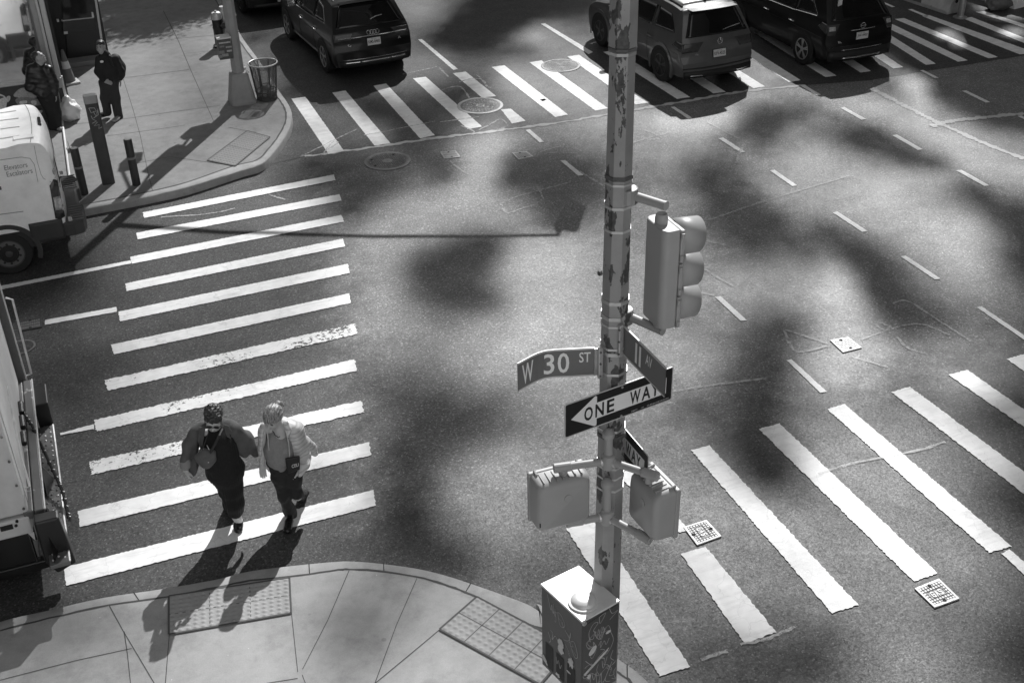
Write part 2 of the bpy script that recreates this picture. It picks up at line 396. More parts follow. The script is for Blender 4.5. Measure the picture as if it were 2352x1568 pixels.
RCW = [[br(*p) for p in q] for q in [((490+10, 1010), (500, 1018), (818, 1494), (680, 1538)), ((774, 975), (890, 942), (1212, 1335), (1070, 1387)), ((822, 500), (905, 478), (1590, 1210), (1470, 1250)), ((1133, 403), (1228, 377), (1955, 1066), (1845, 1103)), ((1447, 312), (1525, 288), (2295, 942), (2192, 971)), ((1742, 234), (1827, 209), (2620, 800), (2530, 838)), ((2005, 155), (2090, 131), (2850, 660), (2780, 690)), ((2270, 82), (2350, 60), (3100, 560), (3020, 590))]]
RCW[0] = [br(250, 860), br(378, 832), br(818, 1494), br(680, 1538)]
RCW.append([br(478, 610), br(560, 585), br(812, 868), br(770, 880)])
bars('crosswalk_bar', RCW, M_PAINT, .016)
DASH = [[(1207, 300), (1217, 298), (1250, 327), (1240, 329)], [(1287, 370), (1298, 369), (1340, 403), (1328, 405)], [(1642, 683), (1655, 681), (1716, 737), (1701, 738)], [(1806, 828), (1818, 826), (1899, 900), (1884, 903)],
        [(1540, 247), (1549, 246), (1590, 272), (1580, 274)], [(1650, 319), (1661, 317), (1712, 350), (1701, 352)], [(1768, 393), (1779, 391), (1831, 427), (1820, 429)], [(1912, 489), (1924, 487), (1993, 532), (1980, 534)], [(2068, 590), (2080, 588), (2160, 641), (2147, 643)], [(2243, 707), (2255, 705), (2370, 783), (2357, 785)],
        [(1837, 198), (1847, 196), (1886, 219), (1876, 220)], [(1930, 249), (1939, 247), (1990, 275), (1979, 277)], [(2049, 312), (2060, 310), (2119, 344), (2108, 346)], [(2196, 393), (2208, 391), (2272, 427), (2261, 429)],
        [(2113, 163), (2121, 162), (2156, 180), (2147, 181)], [(2209, 210), (2219, 209), (2275, 236), (2264, 237)], [(2337, 268), (2346, 267), (2400, 292), (2390, 293)]]
bars('lane_line', DASH, M_PAINT, .008)
LINES = [[(960, 92), (969, 91), (1052, 160), (1041, 162)], [(1242, 56), (1252, 55), (1362, 121), (1352, 126)], [(1240, 230), (1250, 228), (1256, 230), (1246, 234)], [(-300, 717), (300, 599), (302, 606), (-300, 727)], [(104, 736), (268, 706), (268, 717), (104, 747)],
         [(138, 996), (215, 975), (217, 986), (138, 1000)], [(2018, 4), (2024, 3), (2056, 17), (2048, 18)], [(2085, 23), (2094, 22), (2134, 38), (2126, 40)], [(2300, 1272), (2318, 1262), (2480, 1400), (2460, 1420)]]
bars('lane_line', LINES, M_PAINT, .010)

# ------------------------------------------------------------------ pavements with kerbs
def offset_in(pts, d):
    out = []
    for i, p in enumerate(pts):
        a = pts[min(i+1, len(pts)-1)]; b = pts[max(i-1, 0)]; t = (a - b).normalized(); out.append(p + Vector((-t.y, t.x)) * d)
    return out
def kerb(outer, inner, zt, name='kerb', z0=-.2):
    n = len(outer); P = []
    r = .02
    for o, i in zip(outer, inner):
        d = (i - o).normalized()
        P.append([(*(o - d * .012), z0), (*(o - d * .006), zt - r), (*(o + d * r), zt), (*i, zt), (*i, z0)])
    mb = MB(); mb.grid(P); return struct(mb.build(name, M_KERB, smooth=True, ang=50))
ZN = .09
k1 = c_(1000, 2000, 1.8092); k0 = c_(0, 2049, 2.2969); k2 = c_(2050, 2200, 2.94)
near_out = [(-500, 1550), k0(-300, 1130), k0(0, 992), k0(450, 887), k0(950, 772), k0(1500, 690), k0(2000, 602), k1(0, 505), k1(350, 462), k1(620, 437), k1(720, 434), k1(900, 446), k1(1190, 484), k1(1400, 533), k1(1600, 597), k1(1820, 674), k1(2000, 742), k1(2100, 797), k2(300, 620), k2(700, 860), k2(1215, 1245), k2(1440, 1400), k2(1620, 1562), (1640, 1700), (1800, 1950)]
near_in = [(-500, 1600), k0(-300, 1200), k0(0, 1085), k0(450, 972), k0(1000, 852), k0(1550, 773), k0(2000, 685), k1(0, 583), k1(350, 545), k1(640, 505), k1(720, 500), k1(900, 509), k1(1200, 553), k1(1400, 606), k1(1560, 665), k1(1720, 745), k1(1900, 838), k1(2060, 915), k2(600, 985), k2(1180, 1395), k2(1330, 1500), k2(1420, 1600), (1570, 1760), (1720, 2010)]
def gz(L, z): return [Vector(G(x, y, z)[:2]) for x, y in L]
no, ni = gz(near_out, ZN), gz(near_in, ZN)
kerb([Vector(p[:2]) for p in smooth_path([(*p, 0) for p in no], 4)], [Vector(p[:2]) for p in smooth_path([(*p, 0) for p in ni], 4)], ZN)
nis = [Vector(p[:2]) for p in smooth_path([(*p, 0) for p in ni], 4)]
ring = [(*p, ZN + .002) for p in nis] + [(30, -6, ZN + .002), (30, -30, ZN + .002), (-60, -30, ZN + .002), (-60, nis[0].y - 1, ZN + .002)]
ko = [Vector(p[:2]) for p in smooth_path([(*p, 0) for p in no], 4)]; ki = [Vector(p[:2]) for p in smooth_path([(*p, 0) for p in ni], 4)]
for i_ in (18, 33, 45, 56, 70, 82, 90):
    mb = MB(); mb.ribbon([(*ko[i_], 0), (*ki[i_], 0)], .010, ZN + .003, .002); struct(mb.build('kerb_joint', M_JOINT))
# near pavement: keep the polygon simple
mb = MB(); mb.add([(*p, ZN + .001) for p in nis] + [(nis[-1].x, -25, ZN + .001), (nis[0].x, -25, ZN + .001)], [tuple(range(len(nis) + 2))]); near_pave = struct(mb.build('pavement', M_CONC))
mb = MB()
NZ = ZN + .004
def joints(mb, L, z, w=.012, k=6):
    for q in L: mb.ribbon([G(x, y, z) for x, y in q], w, z, w * .2)
kl = near_in[2:-2]
joints(mb, [[k0(1005, 855), k0(1130, 1080), k0(1420, 1566)], [k0(0, 1536), k0(700, 1355), k0(1210, 1245)], [k0(1140, 1090), k0(1170, 1300), k0(1200, 1566)], [k1(280, 555), k1(300, 820), k1(345, 1240)], [k1(718, 505), k1(560, 870), k1(380, 1220)], [k1(1208, 562), k1(1060, 900), k1(905, 1320)], [k1(1372, 935), k1(1150, 1120), k1(905, 1322)], [k1(120, 1322), k1(345, 1286)], [k1(378, 1260), k1(400, 1322)], [k1(2100, 1322), k1(2170, 1260)], [k0(1555, 1120), k0(1520, 1566)]], NZ, .008)
mb.ribbon([(*q, 0) for q in nis[8:-6]], .025, NZ, .006)
struct(mb.build('pavement_joint', M_PJOINT))
ZF = .15
f0 = c_(0, 683, 2.2963); f1 = c_(820, 0, 3.4075)
far_out = [(-500, 600), (-200, 545), (0, 507), f0(400, 420), f0(830, 333), f0(1290, 245), f0(1720, 150), f0(2200, -5), (600, 376), (628, 350), (652, 318), (667, 288), (670, 264), (665, 245), (655, 228), (640, 207), f1(770, 870), f1(515, 520), (530, 40), (505, -5), (470, -60), (380, -200)]
far_in = [(-500, 585), (-200, 531), (0, 494), f0(400, 388), f0(830, 300), f0(1300, 208), f0(1720, 105), f0(2150, -45), (590, 368), (616, 343), (640, 312), (654, 284), (657, 264), (653, 248), (644, 233), (628, 211), f1(700, 885), f1(440, 520), (518, 42), (492, -5), (458, -60), (366, -200)]
fo, fi = gz(far_out, ZF), gz(far_in, ZF)
sm = lambda L: [Vector(p[:2]) for p in smooth_path([(*p, 0) for p in L], 4)]
kerb(sm(fo), sm(fi), ZF)
fis = sm(fi)
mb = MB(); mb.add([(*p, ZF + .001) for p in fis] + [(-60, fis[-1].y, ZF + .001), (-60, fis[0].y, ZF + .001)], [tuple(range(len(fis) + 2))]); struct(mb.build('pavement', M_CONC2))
mb = MB(); FZ = ZF + .004; q = c_(0, 0, 2.2963)
joints(mb, [[q(430, 1150), q(700, 1140), q(1200, 1085), q(1600, 1025), q(2020, 970)], [q(1130, 720), q(1220, 1000), q(1290, 1250), f0(1360, 20), f0(1400, 180)], [q(1500, 100), q(1640, 380), q(1750, 640), q(1960, 1110)], [q(1680, 495), q(2000, 462)], [q(1150, 715), q(1740, 640)], [q(980, 1250), q(1500, 1180), q(1700, 1150)], [q(1620, 355), q(1960, 325)], [q(2100, 1170), q(2250, 1200), q(2351, 1215)], [q(620, 1300), q(700, 1550)], [q(1250, 1500), q(1560, 1440), q(2160, 1525)]], FZ, .013)
mb.ribbon([(*p, 0) for p in fis[16:]], .035, FZ, .008)
struct(mb.build('pavement_joint', M_PJOINT))
# ------------------------------------------------------------------ tactile paving
M_TACT = mat('tactile_tile', .37, .75, 0, .12, 4, .05, 60); M_TACTD = mat('tactile_tile_far', .22, .8, 0, .15, 4); M_TILEJ = mat('tile_joint', .11, .9)
def tactile(label, quad, z, nu, nv, tiles, m, edge=.02, dome=.022):
    P = [G(x, y, z) for x, y in quad]; c = sum(P, Vector()) / 4
    t = thing('tactile_paving', label, 'tactile paving', c, group='tactile paving tiles')
    def at(u, v): return (P[0].lerp(P[1], u)).lerp(P[3].lerp(P[2], u), v)
    mb = MB(); zz = z + .008; K = 7; g_ = []
    lu, lv = (P[1]-P[0]).length, (P[3]-P[0]).length
    for i in range(nu*K + 1):
        row = []
        for j in range(nv*K + 1):
            u, v = i/(nu*K), j/(nv*K); du = ((u*nu) % 1 - .5)*lu/nu; dv = ((v*nv) % 1 - .5)*lv/nv
            rr = math.hypot(du, dv)/dome; p = at(u, v); row.append((p.x, p.y, zz + .009*max(0, 1 - rr**2)**.6))
        g_.append(row)
    mb.grid(g_); mb.build('tile', m, t, smooth=True, ang=0)
    e = MB()
    for a, b in (((0, 0), (1, 0)), ((1, 0), (1, 1)), ((1, 1), (0, 1)), ((0, 1), (0, 0))):
        e.ribbon([at(*a), at(*b)], edge, zz + .003)
    for i in range(1, tiles[0]): e.ribbon([at(i/tiles[0], 0), at(i/tiles[0], 1)], .008, zz + .0025)
    for i in range(1, tiles[1]): e.ribbon([at(0, i/tiles[1]), at(1, i/tiles[1])], .008, zz + .0025)
    e.build('joint', M_TILEJ, t)
    return t
tactile('pale domed tactile slab on the near pavement under the walkers\' shadows', [(388, 1369), (665, 1327), (669, 1408), (388, 1457)], ZN + .004, 16, 9, (3, 2), M_TACT)
tactile('pale domed tactile slab on the near kerb curve beside the graffitied cabinet', [k1(1642, 700), k1(2330, 1068), k1(2100, 1335), k1(1372, 935)], ZN + .004, 16, 8, (4, 2), M_TACT)
tactile('dark domed tactile slab on the far corner pavement by the kerb', [q(2270, 1205), q(2480, 1262), q(2160, 1527), q(1905, 1475)], ZF + .004, 9, 18, (1, 2), M_TACTD, .03, .026)

# ------------------------------------------------------------------ covers in the road
def cover_mat(name, lo, hi):
    """cast iron whose raised pattern is worn bright"""
    m, nt, b = new_mat(name); c = coords(nt)
    at = nt.nodes.new('ShaderNodeAttribute'); at.attribute_name = 'worn'
    n = nz(nt, c, 20, 5, .7)
    col = mixc(nt, at.outputs['Fac'], ramp(nt, n, [(.3, lo*.7), (.7, lo*1.2)]), ramp(nt, n, [(.3, hi*.8), (.7, hi*1.1)]))
    nt.links.new(col, b.inputs['Base Color']); b.inputs['Roughness'].default_value = .5; b.inputs['Metallic'].default_value = .15
    return m
M_LID = cover_mat('worn_lid', .17, .46); M_LIDDK = cover_mat('dark_lid', .07, .20); M_LIDBR = cover_mat('bright_lid', .55, .72)
def worn(o, w):
    a = o.data.attributes.new('worn', 'FLOAT', 'POINT'); a.data.foreach_set('value', w); return o
def round_cover(label, c, r, m1, m2, style=0):
    t = thing('manhole_cover', label, 'manhole cover', (c.x, c.y, 0))
    mb = MB(); mb.lathe([(r, -.02), (r, .014), (r*.985, .018), (r*.88, .018), (r*.87, .012), (r*.6, .010)], (c.x, c.y, 0), 48); mb.build('frame', m2, t)
    hexes = []
    for k, (rr, n) in enumerate(((.31, 6), (.55, 11), (.76, 15))):
        hexes += [(rr*math.cos(2*math.pi*(i + .5*k)/n), rr*math.sin(2*math.pi*(i + .5*k)/n)) for i in range(n)]
    def hgt(x, y):
        d = math.hypot(x, y)
        if style == 0:
            if d < .2: return 1.0 if .13 < d < .19 or (abs(y) < .03 and d < .1) else .15
            q = min(math.hypot(x-a, y-b) for a, b in hexes)
            return 1.0 if .075 < q < .115 or q < .035 else 0.0
        if style == 1:
            if d < .26: return .8
            if d > .94: return .8
            i, j = math.floor(x/.1), math.floor(y/.1); fx, fy = x/.1 - i, y/.1 - j
            return 1.0 if (.25 < fx < .75 and .08 < fy < .95 if (i+j) % 2 else .25 < fy < .75 and .08 < fx < .95) else 0.0
        fx, fy = (x/.11) % 1, (y/.11) % 1
        return 1.0 if .2 < fx < .8 and .2 < fy < .8 else 0.0
    NR, NA = 26, 120; vs = [(c.x, c.y, .013)]; hw = [0]; fs = []
    for i in range(1, NR + 1):
        for k in range(NA):
            a = 2*math.pi*k/NA; d = .985*i/NR; h = hgt(d*math.cos(a), d*math.sin(a)); hw.append(h)
            vs.append((c.x + r*.87*d*math.cos(a), c.y + r*.87*d*math.sin(a), .013 + .007*h))
    for k in range(NA): fs.append((0, 1 + k, 1 + (k+1) % NA))
    for i in range(NR - 1):
        for k in range(NA): fs.append((1 + i*NA + k, 1 + (i+1)*NA + k, 1 + (i+1)*NA + (k+1) % NA, 1 + i*NA + (k+1) % NA))
    worn(MB().add(vs, fs).build('lid', m1, t), hw)
    if style == 1:
        for a in (.9, 2.6, 3.6): MB().cyl((c.x + r*.7*math.cos(a), c.y + r*.7*math.sin(a), .012), (c.x + r*.7*math.cos(a), c.y + r*.7*math.sin(a), .0215), .024, n=12).build('lifting_hole', M_JOINT, t)
    return t
round_cover('large round manhole cover with hexagon tread among the far crosswalk bars', G(1103, 244), .485, M_LID, M_IRONLT, 0)
round_cover('worn round manhole cover with smooth middle in open road near the left crosswalk', G(890, 371), .44, M_LIDDK, M_CASTIRON, 1)
round_cover('small round manhole cover between far crosswalk bars left of the signal pole', G(1288, 152), .45, M_LID, M_CASTIRON, 2)
def rect_cover(label, quad, m1, m2, txt=None, nx=9, ny=6, cat='utility cover'):
    P = [G(x, y, 0) for x, y in quad]; c = sum(P, Vector()) / 4
    t = thing('utility_cover', label, cat, (c.x, c.y, 0))
    def at(u, v, z): p = (P[0].lerp(P[1], u)).lerp(P[3].lerp(P[2], u), v); return Vector((p.x, p.y, z))
    mb = MB(); C = ((0, 0), (1, 0), (1, 1), (0, 1)); I = ((.07, .09), (.93, .09), (.93, .91), (.07, .91))
    mb.add([at(*q, .018) for q in C] + [at(*q, .018) for q in I] + [at(*q, -.03) for q in C] + [at(*q, .006) for q in I], [(0, 1, 5, 4), (1, 2, 6, 5), (2, 3, 7, 6), (3, 0, 4, 7), (8, 9, 1, 0), (9, 10, 2, 1), (10, 11, 3, 2), (11, 8, 0, 3), (4, 5, 13, 12), (5, 6, 14, 13), (6, 7, 15, 14), (7, 4, 12, 15)])
    mb.build('frame', m2, t)
    K = 6; g_ = []; hw = []
    for i in range(nx*K + 1):
        row = []
        for j in range(ny*K + 1):
            u, v = i/(nx*K), j/(ny*K); fx, fy = (u*nx) % 1 - .5, (v*ny) % 1 - .5
            h = 1.0 if max(abs(fx), abs(fy)) < .36 and 0 < i < nx*K else 0.0
            if txt and abs(v - .5) < .19 and abs(u - .5) < .33: h = .15
            hw.append(h); row.append(at(.07 + .86*u, .09 + .82*v, .011 + .006*h))
        g_.append(row)
    worn(MB().grid(g_).build('lid', m1, t), hw)
    if txt:
        a = at(.27, .64, .019); b_ = at(.73, .64, .019); d_ = at(.27, .36, .019)
        for i, chx in enumerate(txt):
            e = MB(); o_ = a + (b_ - a)*(i/3 + .02); text(e, chx, o_, b_ - a, d_ - a, (b_ - a).length*.27, (d_ - a).length, .03); e.build('letter', M_IRONLT, t)
    for u, v in ((.5, .13), (.5, .87)): p = at(u, v, .010); MB().cyl(p, (p.x, p.y, .0205), .022, n=10).build('lifting_notch', M_JOINT, t)
    return t
rect_cover('square gas cover beside the near crosswalk bars right of the pedestrian signals', [br(893, 822), br(962, 897), br(850, 938), br(787, 855)], M_LID, M_IRONLT, 'GAS', 8, 7)
rect_cover('square gas cover at the lower right end of the near crosswalk', [br(1848, 1137), br(1960, 1092), br(2055, 1183), br(1940, 1225)], M_LID, M_IRONLT, 'GAS', 8, 7)
rect_cover('bright worn square utility cover in the middle of the avenue lanes', [(1906, 783), (1948, 776), (1979, 800), (1936, 811)], M_LIDBR, M_IRONLT, None, 8, 6)
rect_cover('small square utility cover with ribs, left one of the far pair in the road', [(1011, 351), (1047, 348), (1058, 362), (1020, 366)], M_LID, M_IRONLT, None, 10, 2)
rect_cover('small square utility cover, right one of the far pair in the road', [(1176, 353), (1208, 349), (1225, 361), (1190, 368)], M_LID, M_IRONLT, None, 8, 5)
rect_cover('dark rectangular utility cover beside the white dash behind the lorry', [c_(0, 1100, 2.3758)(*p) for p in ((178, 450), (395, 405), (400, 500), (180, 540))], M_LIDDK, M_IRONDK, None, 9, 3)
round_cover('small dark round valve cover in the road behind the lorry tailgate', G(*c_(0, 1100, 2.3758)(200, 690)), .2, M_LIDDK, M_CASTIRON, 2)
# ------------------------------------------------------------------ camera, sky, sun
cd = bpy.data.cameras.new('camera'); cam = bpy.data.objects.new('camera', cd); COL.objects.link(cam); sc.camera = cam
cd.sensor_width = 36; cd.lens = 4702.13 / 4096 * 36; cd.clip_end = 3000; cd.clip_start = .1
Mx = Matrix(((RC[0][0], RC[1][0], -RC[2][0], 0), (RC[0][1], RC[1][1], -RC[2][1], 0), (RC[0][2], RC[1][2], -RC[2][2], CAM_H), (0, 0, 0, 1)))
cam.matrix_world = Mx
SUN_AZ, SUN_EL = R(33.5), R(40)          # azimuth from +Y towards +X
SUN = Vector((math.sin(SUN_AZ)*math.cos(SUN_EL), math.cos(SUN_AZ)*math.cos(SUN_EL), math.sin(SUN_EL)))
ld = bpy.data.lights.new('sun', 'SUN'); ld.energy = 5.0; ld.angle = R(.5); ld.color = (1, 1, 1)
so = bpy.data.objects.new('sun', ld); COL.objects.link(so); so.rotation_euler = SUN.to_track_quat('Z', 'Y').to_euler(); so.location = SUN * 50
w = bpy.data.worlds.new('World'); sc.world = w; w.use_nodes = True; nt = w.node_tree
sky = nt.nodes.new('ShaderNodeTexSky'); sky.sky_type = 'NISHITA'; sky.sun_disc = False; sky.sun_elevation = SUN_EL; sky.sun_rotation = SUN_AZ
bw = nt.nodes.new('ShaderNodeRGBToBW'); nt.links.new(sky.outputs[0], bw.inputs[0])
bg = nt.nodes['Background']; nt.links.new(bw.outputs[0], bg.inputs[0]); bg.inputs[1].default_value = .09
sc.view_settings.view_transform = 'Standard'; sc.view_settings.look = 'None'; sc.view_settings.exposure = 0; sc.view_settings.gamma = 1

# ------------------------------------------------------------------ unseen screen added up the avenue to break the sunlight into soft patches
# share of sunlight reaching the ground, noted at photo positions: (x, y, share)
SHARE = [(1194, 289, 0.41), (1272, 289, 0.45), (1351, 298, 0.52), (1526, 285, 0.68), (1596, 289, 0.7), (1666, 302, 0.32), (1701, 263, 0.24), (1754, 280, 0.02), (1824, 289, 0.31), (1780, 333, 0.32), (1920, 263, 0.55), (2008, 241, 0.7), (2095, 197, 0.89), (2109, 289, 0.81), (2148, 210, 0.17), (2052, 206, 0.3), (2183, 324, 1), (2270, 293, 0.29), (2314, 350, 0.75), (2227, 263, 0.21), (1229, 385, 0.1), (1334, 377, 0.14), (1526, 385, 0.4), (1614, 368, 0.23), (1701, 377, 0.3), (1789, 377, 0.49), (1876, 359, 0.6), (1841, 263, 0.22), (1920, 293, 0.24), (2008, 324, 0.12), (1964, 306, 0.16), (2095, 363, 0.12), (2165, 372, 0.25), (2218, 368, 1), (2253, 341, 1), (2341, 394, 1), (1526, 455, 0.4), (1631, 412, 0.08), (1666, 447, 0.05), (1719, 473, 0.02), (1596, 473, 0.3), (1789, 447, 0.46), (1876, 455, 0.52), (1964, 420, 0.74), (2052, 412, 0.81), (2139, 403, 0.59), (2227, 438, 0.2), (2297, 473, 0.16), (2270, 508, 0.38), (1614, 525, 0.24), (1666, 525, 0.12), (1736, 508, 0), (1780, 525, 0.05), (1841, 525, 0.28), (1903, 525, 0.18), (1964, 490, 0.71), (2052, 490, 0.79), (2139, 525, 0.96), (2227, 525, 1), (2314, 508, 0.11), (2349, 560, 0.11), (2209, 578, 1), (1666, 595, 0.35), (1736, 578, 0.16), (1789, 595, 0.28), (1876, 569, 0.18), (1920, 578, 0.1), (1964, 613, 0.04), (1990, 648, 0.04), (2017, 692, 0.08), (2052, 569, 0.4), (2139, 595, 0.63), (2227, 604, 1), (2306, 595, 0.22), (2349, 630, 0.15), (1701, 648, 0.5), (1789, 665, 0.48), (1876, 648, 0.69), (1929, 648, 1), (1951, 692, 1), (1912, 700, 1), (2060, 674, 0.12), (2139, 692, 0.25), (2227, 665, 0.56), (2332, 665, 0.3), (1570, 753, 0.41), (1701, 744, 0.36), (1789, 753, 0.12), (1841, 744, 0.23), (1964, 744, 1), (2034, 744, 0.23), (2139, 753, 0.19), (2270, 753, 0.33), (1229, 464, 0.19), (1264, 517, 0.16), (1229, 412, 0.03), (1334, 438, 0.09), (1194, 438, 0.25), (1211, 569, 1), (1307, 578, 0.81), (1264, 665, 0.76), (1202, 727, 1), (1334, 744, 0.8), (1369, 613, 0.58), (1211, 499, 0.43), (1360, 490, 0.29), (1229, 88, 0.87), (1299, 88, 0.54), (1351, 53, 0.29), (1194, 53, 0.07), (1281, 18, 0.05), (1211, 114, 0.37), (1176, 184, 0.91), (1264, 184, 0.84), (1334, 193, 0.94), (1202, 236, 0.78), (1745, 201, 0.58), (1806, 166, 0.62), (1701, 236, 0.47), (2052, 166, 0.41), (1526, 236, 0.45), (2183, 175, 0), (2270, 201, 0), (2349, 245, 0), (2227, 105, 0.03), (2095, 105, 0.02), (2139, 53, 0.02), (2332, 149, 0), (2306, 53, 0.1), (2341, 13, 1), (2183, 149, 0.03), (2139, 162, 0.02), (2052, 26, 0.01), (1094, 368, 1), (1130, 324, 1), (1073, 412, 1), (1042, 438, 0.98), (1147, 490, 0.7), (1086, 490, 0.74), (981, 490, 1), (919, 490, 0.88), (876, 534, 1), (841, 595, 1), (827, 665, 1), (862, 736, 1), (814, 753, 1), (963, 394, 0.29), (1007, 363, 0.11), (1024, 394, 0.16), (876, 438, 0.15), (928, 438, 0.34), (832, 420, 0.1), (946, 604, 0.22), (981, 648, 0.06), (1024, 639, 0.02), (1068, 648, 0.03), (1103, 604, 0.05), (1130, 560, 0.09), (1051, 569, 0.1), (963, 560, 0.59), (1138, 700, 0.26), (1016, 727, 0.44), (928, 700, 0.58), (1094, 753, 0.72), (1165, 639, 0.84), (1165, 368, 0.26), (1165, 420, 0.11), (1156, 560, 0.3), (814, 26, 0.51), (963, 26, 0.92), (928, 61, 0.58), (1051, 53, 0.07), (1138, 79, 0.08), (1007, 96, 0.12), (1086, 18, 0.07), (989, 140, 0.69), (928, 162, 0.84), (893, 188, 0.81), (841, 254, 0.17), (727, 289, 0.46), (753, 377, 0.12), (806, 490, 0.13), (963, 254, 0.16), (876, 263, 0.11), (1016, 219, 0.19), (928, 298, 0.18), (1094, 193, 0.24), (1165, 219, 0.53), (1033, 306, 0.33), (683, 219, 0.2), (700, 175, 0.14), (788, 201, 0.12), (604, 114, 0.67), (630, 140, 0.5), (578, 88, 0.33), (648, 420, 0.47), (718, 368, 0.25), (876, 810, 0.58), (963, 872, 0.27), (1007, 810, 0.57), (928, 959, 0.13), (876, 1047, 0.15), (911, 1134, 0.07), (963, 1187, 0.12), (989, 1239, 0.12), (1042, 1283, 0.06), (1077, 1274, 0.1), (1024, 1152, 0.79), (1094, 1152, 1), (1007, 1117, 0.44), (1051, 1073, 0.59), (1094, 1012, 0.13), (1024, 1003, 0.07), (1138, 915, 0.27), (1138, 1064, 0.78), (1165, 1003, 0.38), (1138, 1309, 0.69), (1165, 1257, 1), (1103, 1222, 1), (788, 1239, 0.37), (876, 1257, 0.3), (744, 1090, 0.33), (806, 1187, 0.63), (1077, 898, 0.28), (1156, 828, 0.99), (832, 889, 0.44), (1051, 959, 0.13), (762, 810, 1), (53, 1274, 0.07), (131, 1414, 0.24), (219, 1484, 0.34), (350, 1432, 0.57), (289, 1537, 0.62), (438, 1502, 0.87), (560, 1484, 1), (665, 1537, 0.96), (744, 1353, 0.73), (762, 1449, 0.31), (814, 1528, 0.23), (841, 1397, 0.25), (884, 1484, 0.27), (928, 1353, 0.46), (928, 1537, 0.87), (963, 1432, 0.63), (1016, 1537, 0.95), (1051, 1388, 0.74), (718, 1537, 0.54), (1086, 1484, 0.63), (175, 1362, 1), (263, 1397, 0.65), (53, 1414, 0.33), (613, 1414, 0.83), (1206, 1259, 0.6), (1236, 1034, 0.45), (1251, 1284, 0.32), (1301, 1134, 0.94), (1526, 834, 0.61), (1576, 814, 0.7), (1626, 884, 0.37), (1601, 959, 0.19), (1676, 934, 0.2), (1751, 884, 0.01), (1736, 844, 0.04), (1776, 844, 0.03), (1736, 949, 0.03), (1716, 994, 0.1), (1676, 1044, 0.23), (1626, 1024, 0.43), (1566, 994, 0.41), (1651, 1094, 0.54), (1801, 1084, 0.07), (1786, 1054, 0.08), (1761, 1124, 0.13), (1786, 1144, 0.38), (1851, 864, 0.49), (1926, 859, 0.95), (1986, 814, 1), (1826, 934, 0.4), (1876, 914, 0.49), (2026, 839, 0.69), (2126, 899, 0.48), (2276, 934, 0.13), (2321, 974, 0.22), (2176, 889, 1), (2251, 869, 0.79), (1901, 1064, 1), (1936, 1114, 1), (2026, 1124, 1), (1976, 1009, 1), (2126, 1139, 1), (2086, 1064, 1), (2176, 1084, 1), (2301, 1144, 0.21), (2341, 1184, 0.18), (2326, 1234, 0.49), (1826, 1214, 0.96), (1726, 1159, 0.8), (1851, 1284, 0.56), (1976, 1284, 1), (2026, 1234, 1), (1776, 1309, 0.64), (1626, 1309, 0.53), (1676, 1384, 0.54), (1501, 1234, 0.61), (1476, 1284, 0.49), (1876, 1459, 0.26), (1926, 1519, 0.14), (2026, 1484, 0.92), (2126, 1474, 1), (2226, 1444, 0.65), (2301, 1504, 0.12), (2341, 1414, 0.38), (2226, 1534, 0.79), (2026, 1554, 1), (1751, 1524, 0.23), (1651, 1534, 0.25), (1826, 1409, 0.71), (2176, 1234, 1), (2251, 1309, 0.89), (1976, 1384, 1), (1526, 1534, 0.38), (2341, 1554, 0.3), (2151, 1194, 1), (1701, 1234, 0.7), (250, 700, 0.5), (210, 735, 0.62), (110, 600, 0.12), (60, 720, 0.2), (180, 660, 0.2), (20, 660, 0.1), (300, 620, 0.84), (120, 830, 0.28), (180, 780, 0.42), (60, 900, 0.25), (250, 820, 0.34), (560, 425, 1), (420, 470, 1), (640, 450, 0.92), (400, 545, 0.92), (560, 520, 0.84), (700, 480, 0.76), (400, 600, 0.87), (560, 580, 0.71), (720, 560, 0.71), (380, 650, 0.77), (560, 640, 0.64), (720, 620, 0.67), (350, 710, 0.67), (560, 690, 0.6), (720, 690, 0.64), (320, 780, 0.54), (520, 770, 0.57), (720, 740, 0.67), (360, 850, 0.57), (560, 840, 0.57), (740, 800, 0.77), (320, 930, 0.6), (520, 900, 0.71), (740, 880, 1), (300, 1030, 0.42), (460, 980, 0.92), (640, 940, 1), (780, 950, 1), (300, 1110, 0.62), (430, 1090, 0.8), (700, 1020, 0.9), (820, 1030, 0.7), (260, 1200, 0.6), (430, 1180, 0.95), (620, 1120, 0.95), (790, 1090, 0.85), (240, 1290, 0.8), (450, 1260, 1), (680, 1180, 0.95), (830, 1140, 0.6), (300, 1330, 0.9), (500, 1310, 0.95), (700, 1260, 0.75), (-160, 690, 1), (-120, 1000, 1), (-150, 1200, 0.95), (-280, 820, 1), (-260, 1100, 1), (-40, 1150, 0.9), (-60, 640, 0.9), (-200, 600, 1), (220, 1390, 0.5), (700, 250, 0.63), (780, 270, 0.588), (720, 330, 0.56), (860, 300, 0.49), (880, 210, 0.42), (830, 200, 0.42), (640, 175, 0.6), (330, 200, 0.85), (260, 260, 0.9), (470, 255, 0.5), (350, 310, 0.85), (300, 360, 0.8), (450, 330, 0.75), (560, 320, 0.62), (150, 290, 1), (130, 240, 0.7), (440, 170, 0.6), (400, 220, 0.8), (540, 60, 0.95), (500, 130, 0.9), (480, 40, 0.9), (430, 380, 0.75), (250, 420, 0.75), (350, 420, 1), (600, 300, 0.55), (560, 270, 0.6), (620, 350, 0.8), (300, 150, 0.9), (340, 40, 0.8), (420, 100, 0.7), (250, 80, 0.8), (590, 380, 0.9)]
